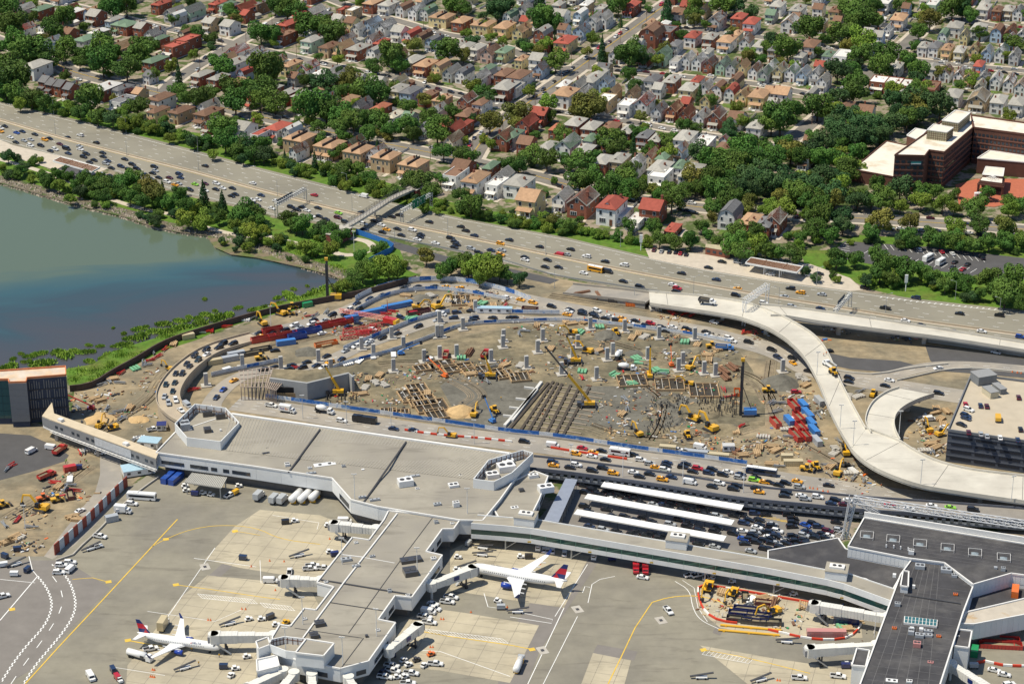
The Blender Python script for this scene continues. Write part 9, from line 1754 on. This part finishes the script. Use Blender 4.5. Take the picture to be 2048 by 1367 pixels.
TREES = {
(0, 0): '60 60 90;80 190 110;520 140 90;420 230 80;900 40 90;1010 30 80;100 340 80;230 400 120;60 500 90;370 460 80;110 620 130;40 680 90;120 740 80;520 390 85;650 430 60;790 380 90;820 490 100;900 420 70;1010 540 90;1100 420 90;1180 360 80;1220 590 50;1500 255 50;1580 270 50;1690 310 45;1380 150 40;1840 90 60;1780 530 80;1710 470 40;1430 640 50 c;1420 730 60;1500 780 60;1610 770 80;1690 730 50;1840 700 80;1880 800 100;2010 700 70;720 780 100;250 780 70;350 820 60;1100 850 70;1050 750 38 r;530 590 30 r;1000 880 50 b;1780 1010 90;1800 1110 90;1310 960 40;500 900 34 b;640 890 60;780 930 60;900 950 60 d;980 990 50 b;1100 980 50 b;1200 1000 50;1250 1030 40 b;1310 1040 30;1400 1060 30 d;1480 1080 40;1550 1130 50 d;1660 1110 50;1900 1180 60;1980 1150 70 d;2030 1230 60;1700 1230 40 b;1900 1270 34;560 860 40 b;440 850 40;160 830 50 b',
(1, 0): '330 70 80;250 60 80;150 50 60;400 190 90;490 200 80;580 230 80;630 260 80;40 260 80;130 270 70;90 540 120;50 700 90;150 800 90;420 840 110;560 870 90;30 800 70;550 660 80 d;730 650 80 o;850 700 90;680 740 70;980 740 80;1100 440 100;1150 520 60;1260 350 55 o;1530 390 90;1660 440 50 o;930 530 60;560 300 40 c;1740 690 60 b;1830 800 50 d;1580 900 60;1350 800 50 o;1220 850 60;680 920 80;780 960 80;880 940 80;980 960 70;1080 1020 70;1210 1000 80;1260 1070 60;1400 950 70;1450 1030 100;1500 1200 70;1650 1220 60;1720 1250 50;320 990 50;500 1010 50;680 1010 70;690 1080 40;900 1070 60;750 1090 30 b;970 1170 25 c;1470 840 40 c;1870 970 80 o;1820 1110 35 b;1880 1150 40 b;1560 40 60;1640 50 60;1930 70 80 d;1970 30 90 d;1880 300 40 b;1970 330 40 b;830 20 40 b;40 1150 70;60 1230 60 d;230 1260 25 c;470 1310 40 c;620 1230 40;120 1240 40;560 1330 50 b;700 1340 60;800 1350 50;1690 960 40;2000 1300 50;660 450 28 c',
(2, 0): '220 70 80 c;240 140 90;340 180 60;850 40 70;870 190 25 c;1240 100 70 c;1480 40 60;1460 110 60;1680 30 90;1780 30 70 d;350 480 80;340 370 34 c;120 380 50;200 400 40 o;720 430 50 c;820 470 30 c;930 430 90;960 360 60;940 590 50;980 690 50;290 820 60 b;600 840 110 o;540 860 90 o;660 830 80 o;50 900 90 o;40 960 60 o;1500 780 45 c;1380 1000 60;1460 1020 50;1740 1080 60 d;1740 1020 60 d;770 1120 80;830 1170 70;860 1090 50;970 1180 40 c;1220 1110 60;1240 1230 60 b;1300 1100 40;400 1070 70;160 1240 70;280 1270 80;550 1290 90;450 1300 60;50 1310 70;190 1070 35;1500 1220 90 d;1600 1280 90;1700 1290 100;1850 1200 100;1950 1270 100;1800 1330 100;1900 1150 90;2010 1200 80;950 1340 60;1100 1200 50;1900 430 50 b;1990 470 40;1360 280 40;1980 1340 80;1320 200 30',
(3, 0): '340 220 90;160 380 90;40 330 70 d;590 270 90;720 110 100;800 130 90;650 60 80;760 310 90 b;690 180 70;1210 250 60;1300 150 80 o;1480 50 90;1560 60 80 d;1620 120 60;740 440 80;930 430 90;900 520 90;560 560 80 d;660 540 70;1130 480 70;1200 560 70;1180 620 60 d;690 720 90;690 660 70;400 840 100;100 940 110;200 880 80;30 980 80;620 940 90 d;760 1000 100 d;570 1050 90 d;680 1100 90 d;880 1000 80 d;1010 800 80 d;1130 790 90 d;1250 800 90 d;1380 840 100 d;1060 900 80 d;1000 980 80 d;1200 920 70 d;900 1080 70 d;450 1130 80 d;720 1210 70;420 1250 80;250 1250 70;60 1250 80;610 1320 70 b;780 1100 80 d;570 1230 60 b;1540 680 40;1930 920 50 b;1970 330 60;860 30 60;1050 40 40;1130 50 40;130 1140 60;350 1280 40 o;520 1000 80 d',
(0, 1): '130 30 40;380 60 50;480 30 40;370 90 50;470 110 50 b;670 60 60;740 100 60;830 110 60;640 150 50 d;820 200 50;750 190 40;930 60 30;1010 70 70;1070 50 60;960 150 50;1040 200 60;1190 120 70 o;1230 180 80 o;1150 230 60;1300 140 25 c;1360 260 60;1420 190 50;1460 170 40;1630 220 60 c;1480 280 60;1400 330 40 d;1500 380 70 b;1580 280 50;1620 390 70 b;1750 360 50;1680 330 40;1780 270 50 c;1930 330 90;2020 320 80;2000 490 70 b;1880 430 50 b;1620 450 30;1990 420 50;1740 280 40;540 40 40;880 170 40;1090 150 50;1280 230 50;60 20 34 b;250 60 34 b;330 30 34;600 110 40',
(1, 1): '270 390 70;370 420 70;320 430 60;520 440 50 d;590 470 60;700 500 50;640 530 50;400 600 60 b;480 620 50 b;590 620 60 b;270 590 30 b;100 560 40 b;180 550 40 b;40 530 40;20 400 50;50 440 30;830 680 50;1020 600 40;960 620 40;850 800 70;950 800 70 b;1060 770 90 b;1130 790 60 b;780 860 60;700 910 50 b;640 930 40 b;1360 680 60 o;1500 800 60;1560 760 60;1640 720 70;1700 780 70 b;1800 740 90 b;1850 790 90 b;1790 850 60 b;1950 800 60;2010 830 50;1920 720 60 b;1640 180 60;1720 270 80;1310 80 80;1260 60 70;1400 170 60;900 50 60;680 40 50;640 20 40 b;780 80 40;1150 180 40 b;1080 160 50;1200 110 50;1500 250 30 b;1860 360 40;1960 380 40;1780 340 40;2030 420 30;1350 300 40 b;1450 320 30 b;1000 730 60 b;1180 740 40 b;900 740 50;560 530 40;460 500 40',
(2, 1): '340 80 30;540 70 90;640 60 80;720 130 80;830 100 80;880 60 80;930 140 70;1010 140 70;1280 220 90;1250 150 60;1180 170 50;1380 150 60;1470 120 60;1590 60 90;1640 140 90;1740 190 90;1700 60 80;1820 140 80 d;1870 40 90 d;1930 140 80 d;2000 60 90 d;1600 290 60;1640 270 40 o;1610 370 50 o;1890 250 60 o;1850 310 50 o;2030 300 50 b;60 390 40 b;330 380 50 o;440 430 50;540 390 35;240 390 20 r;930 430 50;1140 450 60;1180 540 60;1310 560 60;1250 530 40;1430 550 60;1520 440 50;1560 500 40;1640 560 50;1790 480 80;1780 580 80;1830 640 70;1960 580 80 b;2030 620 70;1940 480 60;940 540 40 b;1000 560 30;1080 570 40 b;60 860 50 d;280 450 40 b;180 420 40;120 420 40 b;20 420 40;620 480 30 b;560 480 30;680 500 40 b;840 520 40;740 500 36 b;390 480 30 b',
(3, 1): '200 170 90;120 80 90 d;40 100 90 d;300 120 100 d;420 60 90 d;330 220 80;490 180 90 d;560 70 70 d;120 300 80 b;20 270 50 b;300 340 40 b;420 350 90;380 450 80;590 350 80 d;600 420 70 d;500 510 60;270 530 50;90 650 60;210 660 70;30 640 60;550 700 70;700 690 60;870 660 70;900 780 90;1090 770 90;1000 740 70;980 850 60;1240 800 60;1290 840 60;1420 900 60;1500 860 60;1580 900 60;1780 850 90;1840 930 90;1950 830 80;1900 980 90;2020 960 80;2010 1050 50;720 200 70;830 220 70;910 220 90;880 100 60;1060 130 90 d;1060 270 60 b;1230 230 70 b;1220 160 60;1400 250 70 b;1330 160 60;1500 180 40;1490 290 50 b;1660 290 80;1760 170 50;1930 230 50;1930 300 60 b;2020 270 60;900 390 80 o;1140 400 70 o;1500 440 70 b;1690 420 70;1900 450 80 o;820 490 60;1120 520 60;1170 560 50;1290 520 60;1380 540 70;1480 560 60;1560 590 50;1650 590 60;1770 570 60;1900 560 60;2000 550 60;1980 640 30;1690 950 30 b',
}
LEAFN = {'': ('mid-green', M_leaf), 'b': ('bright green', M_leafB), 'd': ('dark green', M_leafD), 'r': ('dark red', M_leafR), 'o': ('olive green', M_leafO), 'c': ('dark conical', M_leafD)}
def tree(px, py, rpx, code='', zone=None):
 zc = 1.0; rad = rpx / mpp(py)
 small = rad < 2.9 and code != 'c'
 rad *= 1.22; hc = rad * (.8 if small else 1.02) + (.1 if small else .8)        # height of the crown's middle
 if code == 'c': rad *= .72; hc = rad * 1.55
 p = G(px, py, hc); p.z = 0
 o = empty('bush', p, R.uniform(0, 6.28))
 cm = R.choice(CONES if code == 'c' else CROWNS); vz = R.uniform(1.0, 1.35) * (1.75 if code == 'c' else 1.0)
 c = obj('crown', cm, o, (0, 0, hc), 0, (rad * R.uniform(.95, 1.2), rad * R.uniform(.95, 1.2), rad * vz)); setmat(c, LEAFN[code][1])
 ht = hc / 1.0; obj('trunk', R.choice(TRUNKS), o, (0, 0, 0), 0, (rad * 1.1, rad * 1.1, ht))
 if zone is None:
  if px < 830 and py > at_x(PK_LO, px): zone = 'in the shore park'
  elif px < 1100 and py > at_x(PK_LO, px): zone = 'beside the fenced loop road'
  elif py > at_x(PK_UP, px) - 45 and px < 1560: zone = 'on the parkway embankment'
  elif px > 1560 and py > 455: zone = 'between hotel parking and parkway'
  elif px > 1560 and py > 195: zone = 'in the grove around the hotel'
  elif py < 100: zone = 'among the uphill houses'
  elif py < 215: zone = 'among the side street houses'
  else: zone = 'along the boulevard'
 o.name = ('verge_bush' if 'embank' in zone else 'bush') if small else 'conifer_tree' if code == 'c' else {'in the s': 'park_tree', 'on the p': 'verge_tree', 'in the g': 'grove_tree', 'along th': 'street_tree', 'among th': 'garden_tree'}.get(zone[:8], 'tree')
 size = 'bush' if small else ('large tree' if rad > 5.2 else 'tree')
 auto(o, LEAFN[code][0] + ' ' + size, zone, 'bush' if small else 'tree', 'trees and bushes ' + zone)
def build_trees():
 for (c, r), s in TREES.items():
  for it in s.split(';'):
   q = it.split(); px, py = T(c, r, float(q[0]), float(q[1])); tree(px, py, float(q[2]) / 4, q[3] if len(q) > 3 else '')
 from mathutils.kdtree import KDTree
 S = [p for P in ST_PATHS for p in resample(P, 4.0)]; kd = KDTree(len(S)); [kd.insert(p, i) for i, p in enumerate(S)]; kd.balance()
 H = KDTree(len(HOUSES)); [H.insert(h.location, i) for i, h in enumerate(HOUSES)]; H.balance()
 n = 0
 while n < 230:                                                    # garden trees and shrubs between the houses
  px, py = R.uniform(-10, 2060), R.uniform(-5, 400)
  if py > at_x(PK_UP, px) - 50 or (px > 1690 and py > 200): continue
  p = G(px, py)
  if kd.find(p)[2] < 7 or H.find(p)[2] < 7.5: continue
  n += 1; tree(px, py - 3, R.uniform(7, 13), R.choice(['', '', 'b', 'd', 'o']), 'in the gardens between houses')
 for i in range(150):                                              # overgrown embankment
  x = R.uniform(0, 1180); y = at_x(PK_UP, x) - R.uniform(9, 34)
  tree(x, y, R.uniform(5, 10.5), R.choice(['', 'b', 'b', 'd']), 'on the parkway embankment')
 for i in range(70):
  x = R.uniform(0, 660); w = at_x([q for q in WATER[:17]], x); y = w - R.uniform(6, max(10, (w - at_x(PK_LO, x)) * .8))
  tree(x, y - 3, R.uniform(5, 11), R.choice(['', 'b', 'd']), 'in the shore park')
 for i in range(36):                                               # the grove by the hotel and the big yards
  x, y = [(R.uniform(1380, 1700), R.uniform(285, 410)), (R.uniform(1660, 1860), R.uniform(175, 275)), (R.uniform(1560, 1720), R.uniform(240, 430))][i % 3]
  tree(x, y - 6, R.uniform(14, 22), R.choice(['', 'd', '', 'b', 'o']), 'in the grove around the hotel')
 for i in range(60):
  x = R.uniform(1560, 2048); y = R.uniform(462, 490) if i % 2 else at_x(PK_UP, x) - R.uniform(14, 50)
  tree(x, y, R.uniform(6, 12), R.choice(['', 'b', 'd']), 'between hotel parking and parkway')
build_trees()
finish_labels()
